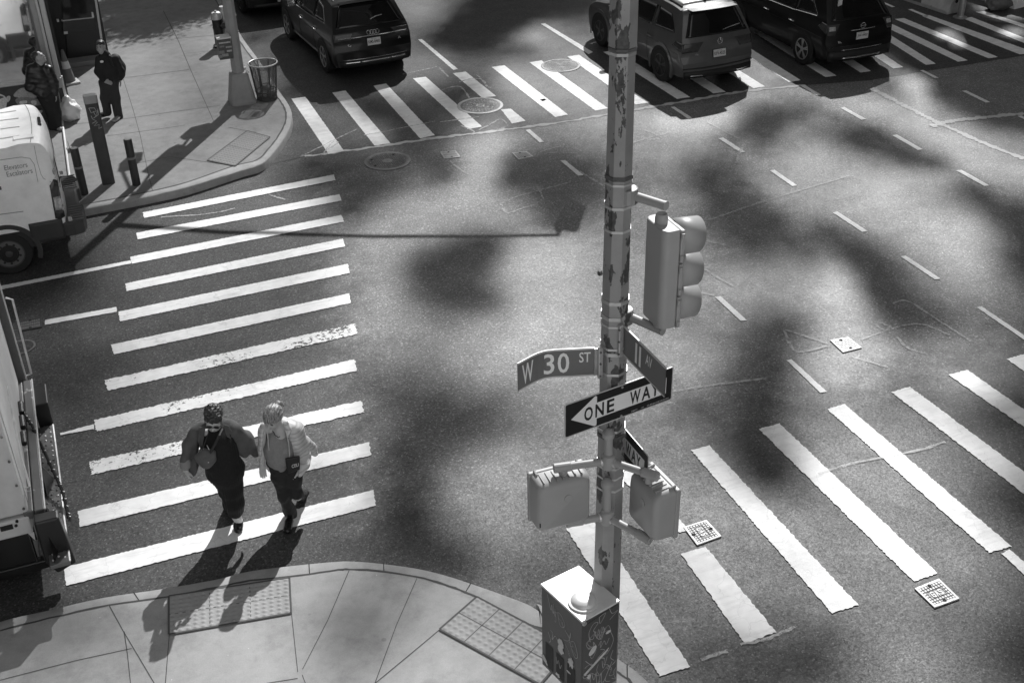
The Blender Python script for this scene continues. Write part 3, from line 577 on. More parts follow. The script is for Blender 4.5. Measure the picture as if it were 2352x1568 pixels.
# narrow bright and dark streaks between those points: (x, y, rx, ry, tilt, share)
STREAKS = [(2120, 262, 17, 74, -8, 1.0), (2236, 368, 72, 20, 36, 1.0), (1938, 690, 36, 88, -18, 1.0), (1120, 335, 28, 70, 14, 1.0), (1085, 430, 34, 60, 22, .95), (878, 640, 44, 100, 12, .95), (930, 510, 50, 50, 30, .85), (1645, 270, 50, 26, 0, 1.0), (1560, 280, 60, 26, 0, .95), (1198, 200, 50, 46, 0, 1.0), (2040, 1125, 90, 44, 20, 1.0), (1960, 880, 60, 30, 0, 1.0),
 (1985, 655, 20, 82, -28, .10), (2062, 740, 60, 24, 40, .18), (2030, 322, 90, 17, 30, .14), (1900, 262, 70, 16, 25, .25), (2280, 470, 80, 24, 40, .16), (1740, 512, 64, 30, 28, .08), (1668, 428, 40, 20, 45, .2), (1758, 285, 36, 36, 0, .16), (1048, 650, 88, 70, 20, .10), (1755, 880, 50, 120, -6, .10), (1810, 1030, 36, 60, -25, .14), (965, 1120, 50, 120, 12, .10), (1040, 1290, 90, 36, 18, .10), (1010, 390, 50, 50, 0, .2), (880, 1450, 60, 110, 28, .35)]
DARK_EDGE = [(1960, -60), (2034, 112), (2075, 150), (2114, 170), (2165, 196), (2201, 214), (2351, 299), (2700, 480)]
def light_at(x, y):
    """x, y arrays of photo positions -> share of sunlight let through"""
    P = np.array(SHARE); pts = P[:, :2]*np.array([1, 1.7]); K = -np.sqrt(((pts[:, None] - pts[None])**2).sum(-1) + 12**2)
    n = len(P); A = np.zeros((n + 1, n + 1)); A[:n, :n] = K - np.eye(n)*4.0; A[:n, n] = 1; A[n, :n] = 1
    wt = np.linalg.solve(A, np.append(P[:, 2], 0)); T = np.full(x.shape, wt[n])
    for (a_, b_), c_0 in zip(pts, wt[:n]): T = T - c_0*np.sqrt((x - a_)**2 + (1.7*y - b_)**2 + 12**2)
    for cx_, cy_, rx, ry, a, v in STREAKS:
        ca, sa = math.cos(R(a)), math.sin(R(a)); dx, dy = x - cx_, y - cy_
        k = .85*np.exp(-(((ca*dx + sa*dy)/rx)**2 + ((-sa*dx + ca*dy)/ry)**2)**1.3); T = T + (v - T)*k
    ex = np.array([p[0] for p in DARK_EDGE]); ey = np.array([p[1] for p in DARK_EDGE])
    edge = np.interp(x, ex, ey); d = edge - y
    k = np.clip(.5 + d/14, 0, 1) * (x > 1965)
    T = T + (.02 - T)*k
    k = np.exp(-(((x - 2330)/90)**2 + ((y - 5)/40)**2)**2); T = T + (.9 - T)*k
    for cx_, cy_, rx, ry in ((2176, 80, 26, 13), (2200, 98, 16, 14), (2330, 75, 30, 14)):
        k = np.exp(-(((x - cx_)/rx)**2 + ((y - cy_)/ry)**2)**2); T = T + (.85 - T)*k
    return np.clip(T, .006, .995)
DIST = 60.0                                  # horizontal distance of the screen
hd = Vector((math.sin(SUN_AZ), math.cos(SUN_AZ), 0)); rt = Vector((hd.y, -hd.x, 0)); te = math.tan(SUN_EL)
U0, U1, V0, V1, CELL = -24.0, 24.0, 8.0, 62.0, .16
base_pt = Vector((0, 0, 0)) + hd * DIST
uu = np.arange(U0, U1, CELL); vv = np.arange(V0, V1, CELL)
UU, VV = np.meshgrid(uu, vv, indexing='ij')
rng = np.random.default_rng(3)
UU = UU + rng.uniform(-.02, .02, UU.shape); VV = VV + rng.uniform(-.02, .02, VV.shape)
# ground point hit by the ray through (u, v)
s_ = VV/te
gx = base_pt.x + rt.x*UU - hd.x*s_; gy = base_pt.y + rt.y*UU - hd.y*s_
q0 = RC[0][0]*gx + RC[0][1]*gy - RC[0][2]*CAM_H; q1 = RC[1][0]*gx + RC[1][1]*gy - RC[1][2]*CAM_H; q2 = RC[2][0]*gx + RC[2][1]*gy - RC[2][2]*CAM_H
px = 1176 + F_PX*q0/np.where(q2 > 1, q2, 1); py = 784 - F_PX*q1/np.where(q2 > 1, q2, 1)
ok = (q2 > 3) & (px > -500) & (px < 2900) & (py > -260) & (py < 1900)
TT = light_at(np.clip(px, -300, 2700), np.clip(py, -150, 1750))
half = np.sqrt(np.clip(1 - TT, 0, 1))*CELL*.5*(1.02 + .34*np.clip(1 - TT, 0, 1)**5)
half = np.where(ok, half, 0)
ii, jj = np.nonzero(half > .008); n_ = len(ii)
hh = half[ii, jj]; aa = rng.uniform(-.25, .25, n_); ux, vz = UU[ii, jj], VV[ii, jj]
V_ = np.zeros((n_, 4, 3))
for k, (a_, b_) in enumerate(((-1, -1), (1, -1), (1, 1), (-1, 1))):
    du = hh*(a_*np.cos(aa) - b_*np.sin(aa)); dv = hh*(a_*np.sin(aa) + b_*np.cos(aa))
    V_[:, k, 0] = base_pt.x + rt.x*(ux + du); V_[:, k, 1] = base_pt.y + rt.y*(ux + du); V_[:, k, 2] = vz + dv
me = bpy.data.meshes.new('sun_screen'); me.from_pydata(V_.reshape(-1, 3).tolist(), [], np.arange(n_*4).reshape(-1, 4).tolist())
M_LEAF = mat('leaf', .05, .6, 0, .3, 3); me.materials.append(M_LEAF)
fo_ = bpy.data.objects.new('sun_screen', me); COL.objects.link(fo_)
tag(fo_, 'unseen screen of dark squares added to break the sunlight into soft patches', 'sun_screen', kind='stuff')
# unseen city blocks around the crossing, added to close off most of the sky
M_TOWER = mat('tower_stone', .04, .6)
for c_x, c_y, sx, sy, sz in ((-40, 78, 70, 60, 80), (-38, -10, 40, 44, 80), (66, -8, 40, 44, 90), (86, 60, 46, 60, 60), (22, 118, 60, 30, 46)):
    struct(MB().box((c_x, c_y, sz/2), (sx, sy, sz)).build('unseen_block', M_TOWER))
struct(MB().box((10, -40, 30), (150, 30, 60)).build('unseen_block', mat('pale_fill_bounce', .7, .7)))  # unseen pale wall added to bounce sunlight onto the shaded sides
# ------------------------------------------------------------------ the near signal pole and everything fixed to it
PC = Vector((3.555, 6.935, 0))
def HT(xy, x, y):
    """height on the vertical line through xy that the photo shows at (x, y)"""
    w = ray(x, y); t = (xy[0]*w[0] + xy[1]*w[1])/(w[0]**2 + w[1]**2); return CAM_H + t*w[2]
C2 = c_(2000, 1250, 2.614); C3 = c_(2050, 1700, 2.851); C4 = c_(2050, 2200, 2.94)
M_POLE = chipped('pole_paint', .36, .085, .555, 7, .45, .35, (1, 1, .45))
M_BAND = mat('steel_band', .55, .35, .6, .25, 8); M_SIG = mat('signal_enamel', .40, .42, 0, .07, 3); M_SIG2 = mat('pedestrian_signal_enamel', .36, .42, 0, .07, 3)
M_DARK = mat('black_matt', .012, .6); M_SILV = mat('bare_aluminium', .62, .35, .5, .12, 6); M_LENS = glass_mat('lens_glass', .05, .1)
M_SGREEN = mat('street_sign_field', .16, .35, 0, .06, 4); M_SLET = mat('reflective_letter', .88, .4, 0, .06, 5); M_SBLK = mat('one_way_black', .018, .3, 0, .2, 5); M_EDGE = mat('sign_edge', .66, .35, .2, .1, 6)
PH = R(-4.6)
pole = thing('signal_pole', 'tall octagonal signal pole with flaking silver paint on the near corner', 'signal pole', (PC.x, PC.y, ZN))
def at_z(z): return (PC.x, PC.y, z)
prof = [(ZN, .128), (1.45, .125), (2.9, .1165), (4.3, .108), (6.2, .0955)]
def rad(z): return float(np.interp(z, [p[0] for p in prof], [p[1] for p in prof]))
mb = MB()
rings = [[at_z(z)[0] + r*math.cos(PH + k*math.pi/4) for k in range(8)] for z, r in prof]
zs = np.linspace(ZN, 6.24, 30)
mb.grid([[(PC.x + rad(z)*math.cos(PH + k*math.pi/4), PC.y + rad(z)*math.sin(PH + k*math.pi/4), z) for k in range(8)] for z in zs], cv=True)
mb.build('shaft', M_POLE, pole, bevel=.004)
mb = MB(); mb.cyl(at_z(6.24), at_z(9.6), .103, .095, 8, phase=PH); mb.build('upper_sleeve', M_POLE, pole, bevel=.004)
def ring(z, h, ex, m, name='band', pr=pole):
    r = rad(z) + ex; MB().cyl(at_z(z - h/2), at_z(z + h/2), r, r, 8, phase=PH).build(name, m, pr, bevel=.002)
M_RUST = mat('rusty_steel', .12, .7, .2, .5, 12)
for z, h, ex, m in ((6.195, .022, .006, M_BAND), (6.225, .02, .009, M_RUST), (5.30, .03, .008, M_RUST), (5.25, .018, .006, M_BAND), (5.07, .02, .006, M_BAND), (4.884, .02, .004, M_SILV), (4.29, .03, .006, M_BAND), (4.155, .03, .007, M_BAND), (4.085, .018, .005, M_SILV), (3.885, .02, .005, M_SILV), (3.84, .03, .008, M_BAND), (3.655, .022, .006, M_BAND), (3.11, .02, .006, M_BAND), (3.045, .035, .008, M_RUST), (2.735, .02, .005, M_BAND), (2.63, .018, .005, M_SILV), (2.505, .02, .005, M_SILV)):
    ring(z, h, ex, m)
MB().cyl((PC.x-.12, PC.y+.005, 4.53), (PC.x-.145, PC.y, 4.53), .02, n=10).build('bolt', M_RUST, pole, bevel=.004)
# vehicle signal on two arms
HC = Vector((3.775, 6.635, 0)); ZT, ZB = 5.01, 4.20
ts = thing('traffic_signal', 'three lamp traffic signal with deep round visors seen from behind on the near pole', 'traffic signal', (HC.x, HC.y, ZB))
fx = MB()
hw_, hd_ = .155, .08
foot = []
for k in range(7): a = math.pi*.5 + math.pi*.5*k/6; foot.append((HC.x - hd_ + .05 + .05*math.cos(a), HC.y + hw_ - .06 + .06*math.sin(a)))
for k in range(7): a = math.pi + math.pi*.5*k/6; foot.append((HC.x - hd_ + .05 + .05*math.cos(a), HC.y - hw_ + .06 + .06*math.sin(a)))
foot += [(HC.x + hd_ - .03, HC.y - hw_), (HC.x + hd_ - .03, HC.y + hw_)]
fx.prism(foot, ZB + .01, ZT); fx.build('housing', M_SIG, ts, bevel=.012, seg=3)
dz = (ZT - ZB)/3
for k in range(3):
    zc = ZB + dz*(k + .5); d = MB(); d.box((HC.x + hd_ - .012, HC.y, zc), (.034, 2*hw_ + .012, dz - .012)); dr_ = d.build('lamp_door', M_SIG, ts, bevel=.008)
    v = MB(); Rr, L = .137, .215; P_ = []; n = 28
    for i in range(n + 1):
        a = R(-52) + R(284)*i/n; ln = L*(1 - .22*(1 - math.sin(a))/2)
        P_.append([(HC.x + hd_, HC.y + Rr*math.cos(a), zc + Rr*math.sin(a)), (HC.x + hd_ + ln*.5, HC.y + Rr*.985*math.cos(a), zc + Rr*.985*math.sin(a) - .004), (HC.x + hd_ + ln, HC.y + Rr*.96*math.cos(a), zc + Rr*.96*math.sin(a) - .012)])
    v.grid(P_); o = v.build('visor', M_SIG, ts, smooth=True); so_ = o.modifiers.new('solid', 'SOLIDIFY'); so_.thickness = .004
    MB().cyl((HC.x + hd_ - .005, HC.y, zc), (HC.x + hd_ + .012, HC.y, zc), .125, n=24).build('lens', M_LENS, dr_)
    for s in (.09, -.09): MB().cyl((HC.x + hd_ - .02, HC.y - hw_ - .012, zc + s - .022), (HC.x + hd_ - .02, HC.y - hw_ - .012, zc + s + .022), .014, n=10).build('hinge', M_SIG, dr_)
for z, nm in ((5.15, 0), (4.15, 1)):
    sg = 1 if nm == 0 else -1
    a = Vector((PC.x + .06, PC.y - .03, z)); b = Vector((HC.x - .01, HC.y - .02 if nm == 0 else HC.y - .07, z))
    m = MB(); m.cyl(a, b, .034, n=18); dvec = (b - a).normalized(); m.cyl(b - dvec*.004, b + dvec*.008, .036, n=18); m.build('arm', M_SIG, ts, smooth=True)
    m = MB(); m.cyl(a + dvec*.05, a + dvec*.085, .042, n=18); m.build('arm_collar', M_SIG, ts, bevel=.005)
    m = MB(); m.cyl((PC.x + .05, PC.y - .05, z - .06), (PC.x + .05, PC.y - .05, z + .06), .075, n=18); m.build('arm_hub', M_POLE, ts, bevel=.01)
    e = Vector((HC.x - .01, HC.y + .0, z)); zz = ZT if nm == 0 else ZB
    m = MB(); m.lathe([(.04, min(z, zz) - .01), (.04, (z + zz)/2), (.048 if nm == 0 else .04, max(z, zz) if nm else zz + .035), (.048, zz if nm == 0 else max(z, zz))] if nm == 0 else [(.03, min(z, zz)), (.05, max(z, zz) + .01)], (HC.x - .02, HC.y + (.01 if nm == 0 else -.03), 0), 18); m.build('arm_coupling', M_SIG, ts, smooth=True, ang=50)
# street name blades
def blade(label, path, z0, z1, words_, normal_side, field=M_SGREEN):
    """thin sheet sign following a plan path; words_ = (text, s0, s1, v0, v1) with v down from the top edge"""
    path = [Vector(p) for p in path]; S_ = [0]
    for a, b in zip(path, path[1:]): S_.append(S_[-1] + (b - a).length)
    def pt(s, z, off=0.0):
        i = max(0, min(len(path) - 2, int(np.searchsorted(S_, s) - 1))); a, b = path[i], path[i+1]; t = (s - S_[i])/(S_[i+1] - S_[i])
        d = (b - a).normalized(); n = Vector((-d.y, d.x))*normal_side; p = a.lerp(b, t) + n*off; return Vector((p.x, p.y, z))
    L = S_[-1]; t = thing('street_sign', label, 'street sign', (path[0].x, path[0].y, z0))
    ss = [L*i/40 for i in range(41)]
    m = MB(); m.grid([[pt(s, z0, -.002), pt(s, z1, -.002), pt(s, z1, .002), pt(s, z0, .002)] for s in ss], cv=True); m.build('plate', field, t)
    for za, zb_ in ((z1 - .012, z1 + .004), (z0 - .003, z0 + .009)):
        m = MB(); m.grid([[pt(s, za, -.004), pt(s, zb_, -.004), pt(s, zb_, .004), pt(s, za, .004)] for s in ss], cv=True); m.build('edge_strip', M_EDGE, t)
    for tx, s0, s1, v0, v1 in words_:
        v, f, _ = text_mesh(tx, .012); m = MB()
        h = z1 - z0
        m.add([pt(s0 + q[0]*(s1 - s0), z1 - h*(v1 + (v0 - v1)*q[1]), .0045) for q in v], f); m.build('lettering', M_SLET, t)
    return t, pt, L
pth = [(2.758, 6.968), (2.83, 6.998), (2.90, 7.026), (2.96, 7.045), (3.02, 7.052), (3.10, 7.036), (3.25, 6.985), (3.391, 6.938)]
w30, ptA, LA = blade('bent street name blade reading W 30 ST on the left side of the pole', pth, 3.632, 3.884, [('W', .045, .165, .14, .86), ('3', .265, .352, .12, .85), ('0', .378, .468, .12, .85), ('ST', .545, .635, .13, .50)], -1)
def bracket(t, p, z0, z1, n):
    m = MB(); m.box((p[0], p[1], (z0 + z1)/2), (.035, .035, z1 - z0 + .03)); m.build('bracket', M_BAND, t, bevel=.006)
    for z in (z0 + .015, (z0 + z1)/2, z1 - .02): MB().cyl((p[0] + n[0]*.018, p[1] + n[1]*.018, z), (p[0] + n[0]*.026, p[1] + n[1]*.026, z), .009, n=8).build('bolt', M_RUST, t)
bracket(w30, (3.425, 6.905), 3.632, 3.884, (-.3, -1))
MB().box((3.40, 6.928, 3.758), (.03, .008, .245)).build('bracket_plate', M_BAND, w30)
av, ptB, LB_ = blade('street name blade reading 11 AV jutting from the pole towards the viewer', [(3.572, 6.80), (3.578, 6.48), (3.584, 6.162)], 3.856, 4.107, [('1', .185, .215, .14, .84), ('1', .245, .275, .14, .84), ('AV', .345, .44, .16, .52)], -1)
bracket(av, (3.545, 6.81), 3.856, 4.107, (-.8, -.6))
# one way plates
def one_way(label, a, b, z0, z1, side):
    a, b = Vector((*a, 0)), Vector((*b, 0)); d = (b - a); W = d.length; d.normalize(); n = Vector((d.y, -d.x, 0))*side; H = z1 - z0
    def P(u, v, off): return a + d*(u*W) + n*off + Vector((0, 0, z1 - v*H))
    t = thing('one_way_sign', label, 'one way sign', (a.x, a.y, z0))
    def rr(x0, y0, x1, y1, r, k=5):
        o = []
        for cx_, cy_, a0 in ((x1-r, y0+r*3, -90), (x1-r, y1-r*3, 0), (x0+r, y1-r*3, 90), (x0+r, y0+r*3, 180)):
            for i in range(k + 1): q = R(a0 + 90*i/k); o.append((cx_ + r*math.cos(q), cy_ + 3*r*math.sin(q)))
        return o
    def slab(pts, o0, o1, m, nm):
        k = len(pts); mm = MB(); mm.add([P(u, v, o0) for u, v in pts] + [P(u, v, o1) for u, v in pts], [tuple(range(k)), tuple(range(2*k-1, k-1, -1))] + [(i, (i+1) % k, k+(i+1) % k, k+i) for i in range(k)]); return mm.build(nm, m, t)
    slab(rr(0, 0, 1, 1, .016), -.002, .0015, M_EDGE, 'plate')
    slab(rr(.011, .034, .989, .966, .013), .0016, .0030, M_SBLK, 'black_field')
    arrow = [(.058, .50), (.262, .075), (.275, .055), (.288, .08), (.288, .265), (.935, .265), (.935, .735), (.288, .735), (.288, .92), (.275, .945), (.262, .925)]
    slab(arrow, .0031, .0044, M_SLET, 'arrow')
    for tx, u0, u1, v0, v1, mm_ in (('O', .175, .252, .30, .70, M_SBLK), ('N', .275, .352, .305, .695, M_SBLK), ('E', .38, .447, .305, .695, M_SBLK), ('W', .592, .69, .305, .695, M_SBLK), ('A', .703, .785, .305, .695, M_SBLK), ('Y', .79, .87, .305, .695, M_SBLK), ('DEPT', .61, .67, .895, .925, M_SLET), ('OF', .70, .73, .895, .925, M_SLET), ('TRANSPORTATION', .755, .965, .895, .925, M_SLET)):
        v, f, _ = text_mesh(tx, .022 if len(tx) == 1 else 0); m = MB(); m.add([P(u0 + q[0]*(u1-u0), v1 + (v0-v1)*q[1], .0056 if mm_ is M_SBLK else .0042) for q in v], f); m.build('letter' if len(tx) == 1 else 'lettering', mm_, t)
    for u, v in ((.515, .07), (.515, .93)): MB().cyl(P(u, v, .003), P(u, v, .010), .011, n=10).build('bolt', M_BAND, t)
    return t
one_way('black ONE WAY sign with white arrow pointing left across the front of the pole', (3.051, 6.752), (4.076, 6.895), 3.241, 3.561, 1)
one_way('second ONE WAY sign half hidden behind the pole, only its last letters showing', (3.684, 7.46), (3.693, 6.545), 2.70, 3.02, 1)
# pedestrian signals
def ped(label, base, ax, ay, w, dpt, z0, z1):
    """ax: unit along the face, ay: unit from back to front; base: back left corner"""
    t = thing('pedestrian_signal', label, 'pedestrian signal', base + ax*w/2 + ay*dpt/2 + Vector((0, 0, z0)))
    ax, ay = Vector(ax), Vector(ay); up = Vector((0, 0, 1))
    def P(u, v, z): return base + ax*u + ay*v + up*z
    # body: back panel smaller than the mouth, top rolled over
    secs = [(0.0, .035, .05, .06), (.02, .015, .02, .025), (.06, .004, .008, .008), (dpt - .045, 0, 0, 0)]
    P_ = []
    for v, ins, bt, tp in secs:
        x0, x1, a0, a1 = ins, w - ins, z0 + bt, z1 - tp; r = .045; o = []
        for cx_, cz_, q0_ in ((x1 - r, a0 + r, -90), (x1 - r, a1 - r, 0), (x0 + r, a1 - r, 90), (x0 + r, a0 + r, 180)):
            for i in range(5): q_ = R(q0_ + 90*i/4); o.append(P(cx_ + r*math.cos(q_), v, cz_ + r*math.sin(q_)))
        P_.append(o)
    m = MB(); m.grid(P_, cv=True); k = len(P_[0]); m.f.append(tuple(range(k))); m.f.append(tuple(range((len(P_)-1)*k, len(P_)*k))); m.build('body', M_SIG2, t, smooth=True, ang=45)
    m = MB(); C_ = [P(-.008, dpt - .045, z0 - .006), P(w + .008, dpt - .045, z0 - .006), P(w + .008, dpt, z0 - .006), P(-.008, dpt, z0 - .006)]; T_ = [q + up*(z1 - z0 + .012) for q in C_]
    m.add(C_ + T_, [(0, 3, 2, 1), (4, 5, 6, 7), (0, 1, 5, 4), (1, 2, 6, 5), (2, 3, 7, 6), (3, 0, 4, 7)]); m.build('front_frame', M_SIG2, t, bevel=.014, seg=3)
    m = MB(); m.add([P(.03, dpt + .003, z0 + .03), P(w - .03, dpt + .003, z0 + .03), P(w - .03, dpt + .003, z1 - .03), P(.03, dpt + .003, z1 - .03)], [(0, 1, 2, 3)]); m.build('display', M_DARK, t)
    for i, u in enumerate(np.linspace(.07, w - .07, 7)):
        m = MB(); m.box((0, 0, 0), (.008, dpt - .10, .018)); 
        mt_ = Matrix(((ax.x, ay.x, 0, 0), (ax.y, ay.y, 0, 0), (0, 0, 1, 0), (0, 0, 0, 1))); c = P(u, .035 + (dpt-.09)/2, z1 - .003)
        mm = MB(); mm.add([Matrix.Translation(c) @ mt_ @ Vector(q) for q in m.v], m.f); mm.build('cooling_rib', M_SIG2, t, bevel=.003)
    m = MB(); m.cyl(P(w*.55, -.001, z1 - .17), P(w*.55, -.006, z1 - .17), .034, n=20); m.build('knockout', M_SIG2, t, bevel=.003)
    for u in (.05, w - .05):
        m = MB(); m.cyl(P(u, dpt - .075, z1 + .004), P(u, dpt - .02, z1 + .012), .011, n=10); m.build('latch', M_SIG2, t)
    return t
pl = ped('grey pedestrian signal box, left one of the pair, back towards the viewer', Vector((2.825, 6.745, 0)), Vector((1, -.02, 0)).normalized(), Vector((.02, 1, 0)).normalized(), .47, .235, 2.335, 2.82)
prr = ped('grey pedestrian signal box, right one of the pair, turned towards the avenue crosswalk', Vector((3.60, 6.70, 0)), Vector((.08, -1, 0)).normalized(), Vector((1, .08, 0)).normalized(), .41, .235, 2.315, 2.80)
for nm, u, z in (('scuff', .045, 2.415), ('scuff', -.03, 2.395)):
    MB().box((2.90 - u, 6.762, z + .01), (.03, .012, .045)).build('rust_patch', M_DARK, pl, bevel=.004)
FR = Vector((PC.x - .105, PC.y - .165, 0))
br_ = thing('signal_bracket', 'grey pipe bracket with two crossed hubs carrying the pedestrian signals', 'bracket', (FR.x, FR.y, 2.3))
for z0_, z1_, zh in ((2.89, 3.14, 2.89), (2.31, 2.64, 2.31)):
    m = MB(); m.cyl((FR.x, FR.y, zh), (FR.x + .01, FR.y + .03, z1_), .036, n=18); m.lathe([(.05, z1_ - .03), (.05, z1_ + .01), (.03, z1_ + .035), (.008, z1_ + .042)], (FR.x + .01, FR.y + .03, 0), 18); m.build('riser', M_SIG2, br_, smooth=True)
    m = MB(); m.lathe([(.02, -.075), (.05, -.065), (.062, -.03), (.062, .03), (.05, .06), (.03, .07)], (FR.x, FR.y, zh), 20); m.build('hub', M_SIG2, br_, smooth=True)
    L_end = Vector((3.02, 6.86, zh - .005)) if zh > 2.5 else Vector((3.12, 6.83, zh + .0)); R_end = Vector((3.715, 6.435, zh)) if zh > 2.5 else Vector((3.66, 6.40, zh - .03))
    for E_ in (L_end, R_end):
        a = Vector((FR.x, FR.y, zh)); dvec = (E_ - a).normalized()
        m = MB(); m.cyl(a + dvec*.03, E_, .032, n=18); m.build('arm', M_SIG2, br_, smooth=True)
        m = MB(); m.cyl(E_ - dvec*.13, E_ + dvec*.012, .041, n=18); m.build('arm_sleeve', M_SIG2, br_, bevel=.006)
        m = MB(); m.cyl(a + dvec*.05, a + dvec*.068, .038, n=18); m.build('arm_collar', M_BAND, br_)
        if zh > 2.5: m = MB(); e2 = E_ - dvec*.07; m.lathe([(.032, -.085), (.035, -.03), (.03, 0)], (e2.x, e2.y, zh), 16); m.build('coupling', M_SIG2, br_, smooth=True)
# ------------------------------------------------------------------ controller cabinet with tags and stickers
M_CAB = chipped('cabinet_paint', .085, .14, .70, 4, .45, 0, (1, 1, 1)); M_CABTOP = mat('cabinet_lid', .80, .4, .2, .08, 5); M_TAG = mat('paint_marker', .42, .7, 0, .2, 20); M_STICK = mat('paper_sticker', .62, .8, 0, .2, 12); M_VENT = mat('vent_dark', .03, .7)
cT, cB, cR, cF = (Vector((2.989, 7.091, 0)), Vector((3.389, 7.170, 0)), Vector((3.527, 6.642, 0)), Vector((3.127, 6.544, 0)))
zt_, zb_ = 1.45, .455
cab = thing('signal_cabinet', 'dark graffitied control cabinet with bright domed lid fixed to the near pole', 'control cabinet', ((cT + cR)/2 + Vector((0, 0, zb_))))
up = Vector((0, 0, 1))
m = MB(); m.add([p + up*zb_ for p in (cT, cB, cR, cF)] + [p + up*(zt_ - .012) for p in (cT, cB, cR, cF)], [(0, 3, 2, 1), (4, 5, 6, 7), (0, 1, 5, 4), (1, 2, 6, 5), (2, 3, 7, 6), (3, 0, 4, 7)]); m.build('case', M_CAB, cab, bevel=.006)
cen = (cT + cB + cR + cF)/4
ex = lambda p: cen + (p - cen)*1.025
m = MB(); m.add([ex(p) + up*(zt_ - .022) for p in (cT, cB, cR, cF)] + [ex(p) + up*zt_ for p in (cT, cB, cR, cF)], [(0, 3, 2, 1), (4, 5, 6, 7), (0, 1, 5, 4), (1, 2, 6, 5), (2, 3, 7, 6), (3, 0, 4, 7)]); m.build('lid', M_CABTOP, cab, bevel=.004)
m = MB(); m.lathe([(.125, 0), (.135, .006), (.135, .016), (.112, .02), (.108, .03), (.09, .046), (.05, .056), (.006, .058)], (3.235, 6.742, zt_ + .001), 32); m.build('vent_cap', M_CABTOP, cab, smooth=True, ang=40)
fl_o, fl_u = cT, (cF - cT); fr_o, fr_u = cF, (cR - cF)
nl = Vector((fl_u.y, -fl_u.x, 0)).normalized(); nl = nl if nl.x < 0 else -nl
nr = Vector((fr_u.y, -fr_u.x, 0)).normalized(); nr = nr if nr.y < 0 else -nr
def FL(u, v, o=.003): return fl_o + fl_u*u + nl*o + up*(zt_ - v*(zt_ - zb_))
def FR_(u, v, o=.003): return fr_o + fr_u*u + nr*o + up*(zt_ - v*(zt_ - zb_))
m = MB(); m.add([FR_(.03, .07, .006), FR_(.97, .04, .006), FR_(.97, .98, .006), FR_(.03, .98, .006)] + [FR_(.03, .07, -.002), FR_(.97, .04, -.002), FR_(.97, .98, -.002), FR_(.03, .98, -.002)], [(0, 1, 2, 3), (0, 4, 5, 1), (1, 5, 6, 2), (2, 6, 7, 3), (3, 7, 4, 0)]); door_ = m.build('door', M_CAB, cab, bevel=.003)
for i in range(3):
    u = .10 + .28*i; m = MB(); m.add([FL(u, .66, .0025), FL(u + .2, .66, .0025), FL(u + .2, .96, .0025), FL(u, .96, .0025)], [(0, 1, 2, 3)]); m.build('vent', M_VENT, cab)
def pen(face, pts, r=.0032, pr=cab, off=.004, m_=M_TAG):
    m = MB(); P_ = [face(u, v, off) for u, v in pts]; P_ = smooth_path(P_, 5); scribble(m, P_, r, nl if face is FL else nr); m.build('graffiti', m_, pr)
for q in ([(.16, .05), (.25, .20), (.27, .13), (.31, .22), (.31, .10)], [(.35, .14), (.37, .23), (.33, .19), (.40, .17)], [(.42, .15), (.47, .27), (.55, .28), (.60, .22), (.50, .15), (.42, .15)], [(.60, .28), (.72, .33), (.75, .25), (.72, .36), (.84, .50), (.92, .46), (.84, .33), (.75, .36)],
          [(.24, .45), (.30, .47), (.28, .55), (.36, .47), (.42, .50), (.50, .52)], [(.38, .72), (.40, .80), (.44, .74), (.48, .82), (.52, .76)], [(.02, .85), (.10, .93), (.22, 1.0)], [(.18, .5), (.24, .58), (.2, .62)]):
    pen(FL, q)
rg = random.Random(11)
for q in ([(.22, .30), (.18, .18), (.30, .10), (.42, .12), (.30, .18), (.38, .22)], [(.45, .06), (.62, .05), (.48, .14), (.45, .06)], [(.72, .02), (.80, .10), (.95, .10), (.74, .16)], [(.20, .26), (.30, .28), (.34, .20), (.40, .30), (.44, .20), (.50, .30), (.56, .20), (.60, .28)],
          [(.34, .24), (.48, .33), (.62, .22), (.52, .34), (.44, .26)], [(.22, .36), (.36, .38), (.30, .32), (.34, .42)], [(.45, .40), (.52, .36), (.50, .44), (.60, .38), (.66, .44), (.74, .38)], [(.10, .50), (.20, .56), (.30, .60), (.46, .54), (.62, .50), (.50, .46)],
          [(.76, .30), (.86, .44), (.70, .56), (.58, .52)], [(.12, .74), (.24, .72), (.22, .84), (.10, .98), (.02, .95), (.10, .80)], [(.28, .70), (.34, .80), (.40, .72)], [(.40, .72), (.44, .92), (.54, .76), (.58, .92), (.84, .70), (.66, .88), (.80, .94)], [(.30, .86), (.40, .98), (.60, .95)], [(.10, 1.0), (.20, .96), (.16, 1.0)],
          [(.30, .90), (.52, .86), (.34, .97)], [(.56, .62), (.60, .72), (.70, .60)], [(.86, .56), (.80, .64), (.9, .70)]):
    pen(FR_, q, .0030, door_, .0095)
for k in range(14):
    u, v = rg.uniform(.08, .85), rg.uniform(.08, .92); P_ = [(u, v)]
    for j in range(5): P_.append((min(.95, max(.05, P_[-1][0] + rg.uniform(-.12, .18))), min(.97, max(.04, P_[-1][1] + rg.uniform(-.08, .08)))))
    pen(FR_, P_, .0022, door_, .0098)
for k in range(5):
    u, v = rg.uniform(.1, .8), rg.uniform(.1, .6); P_ = [(u, v)]
    for j in range(4): P_.append((min(.95, max(.05, P_[-1][0] + rg.uniform(-.08, .14))), min(.97, max(.04, P_[-1][1] + rg.uniform(-.06, .07)))))
    pen(FL, P_, .0020)
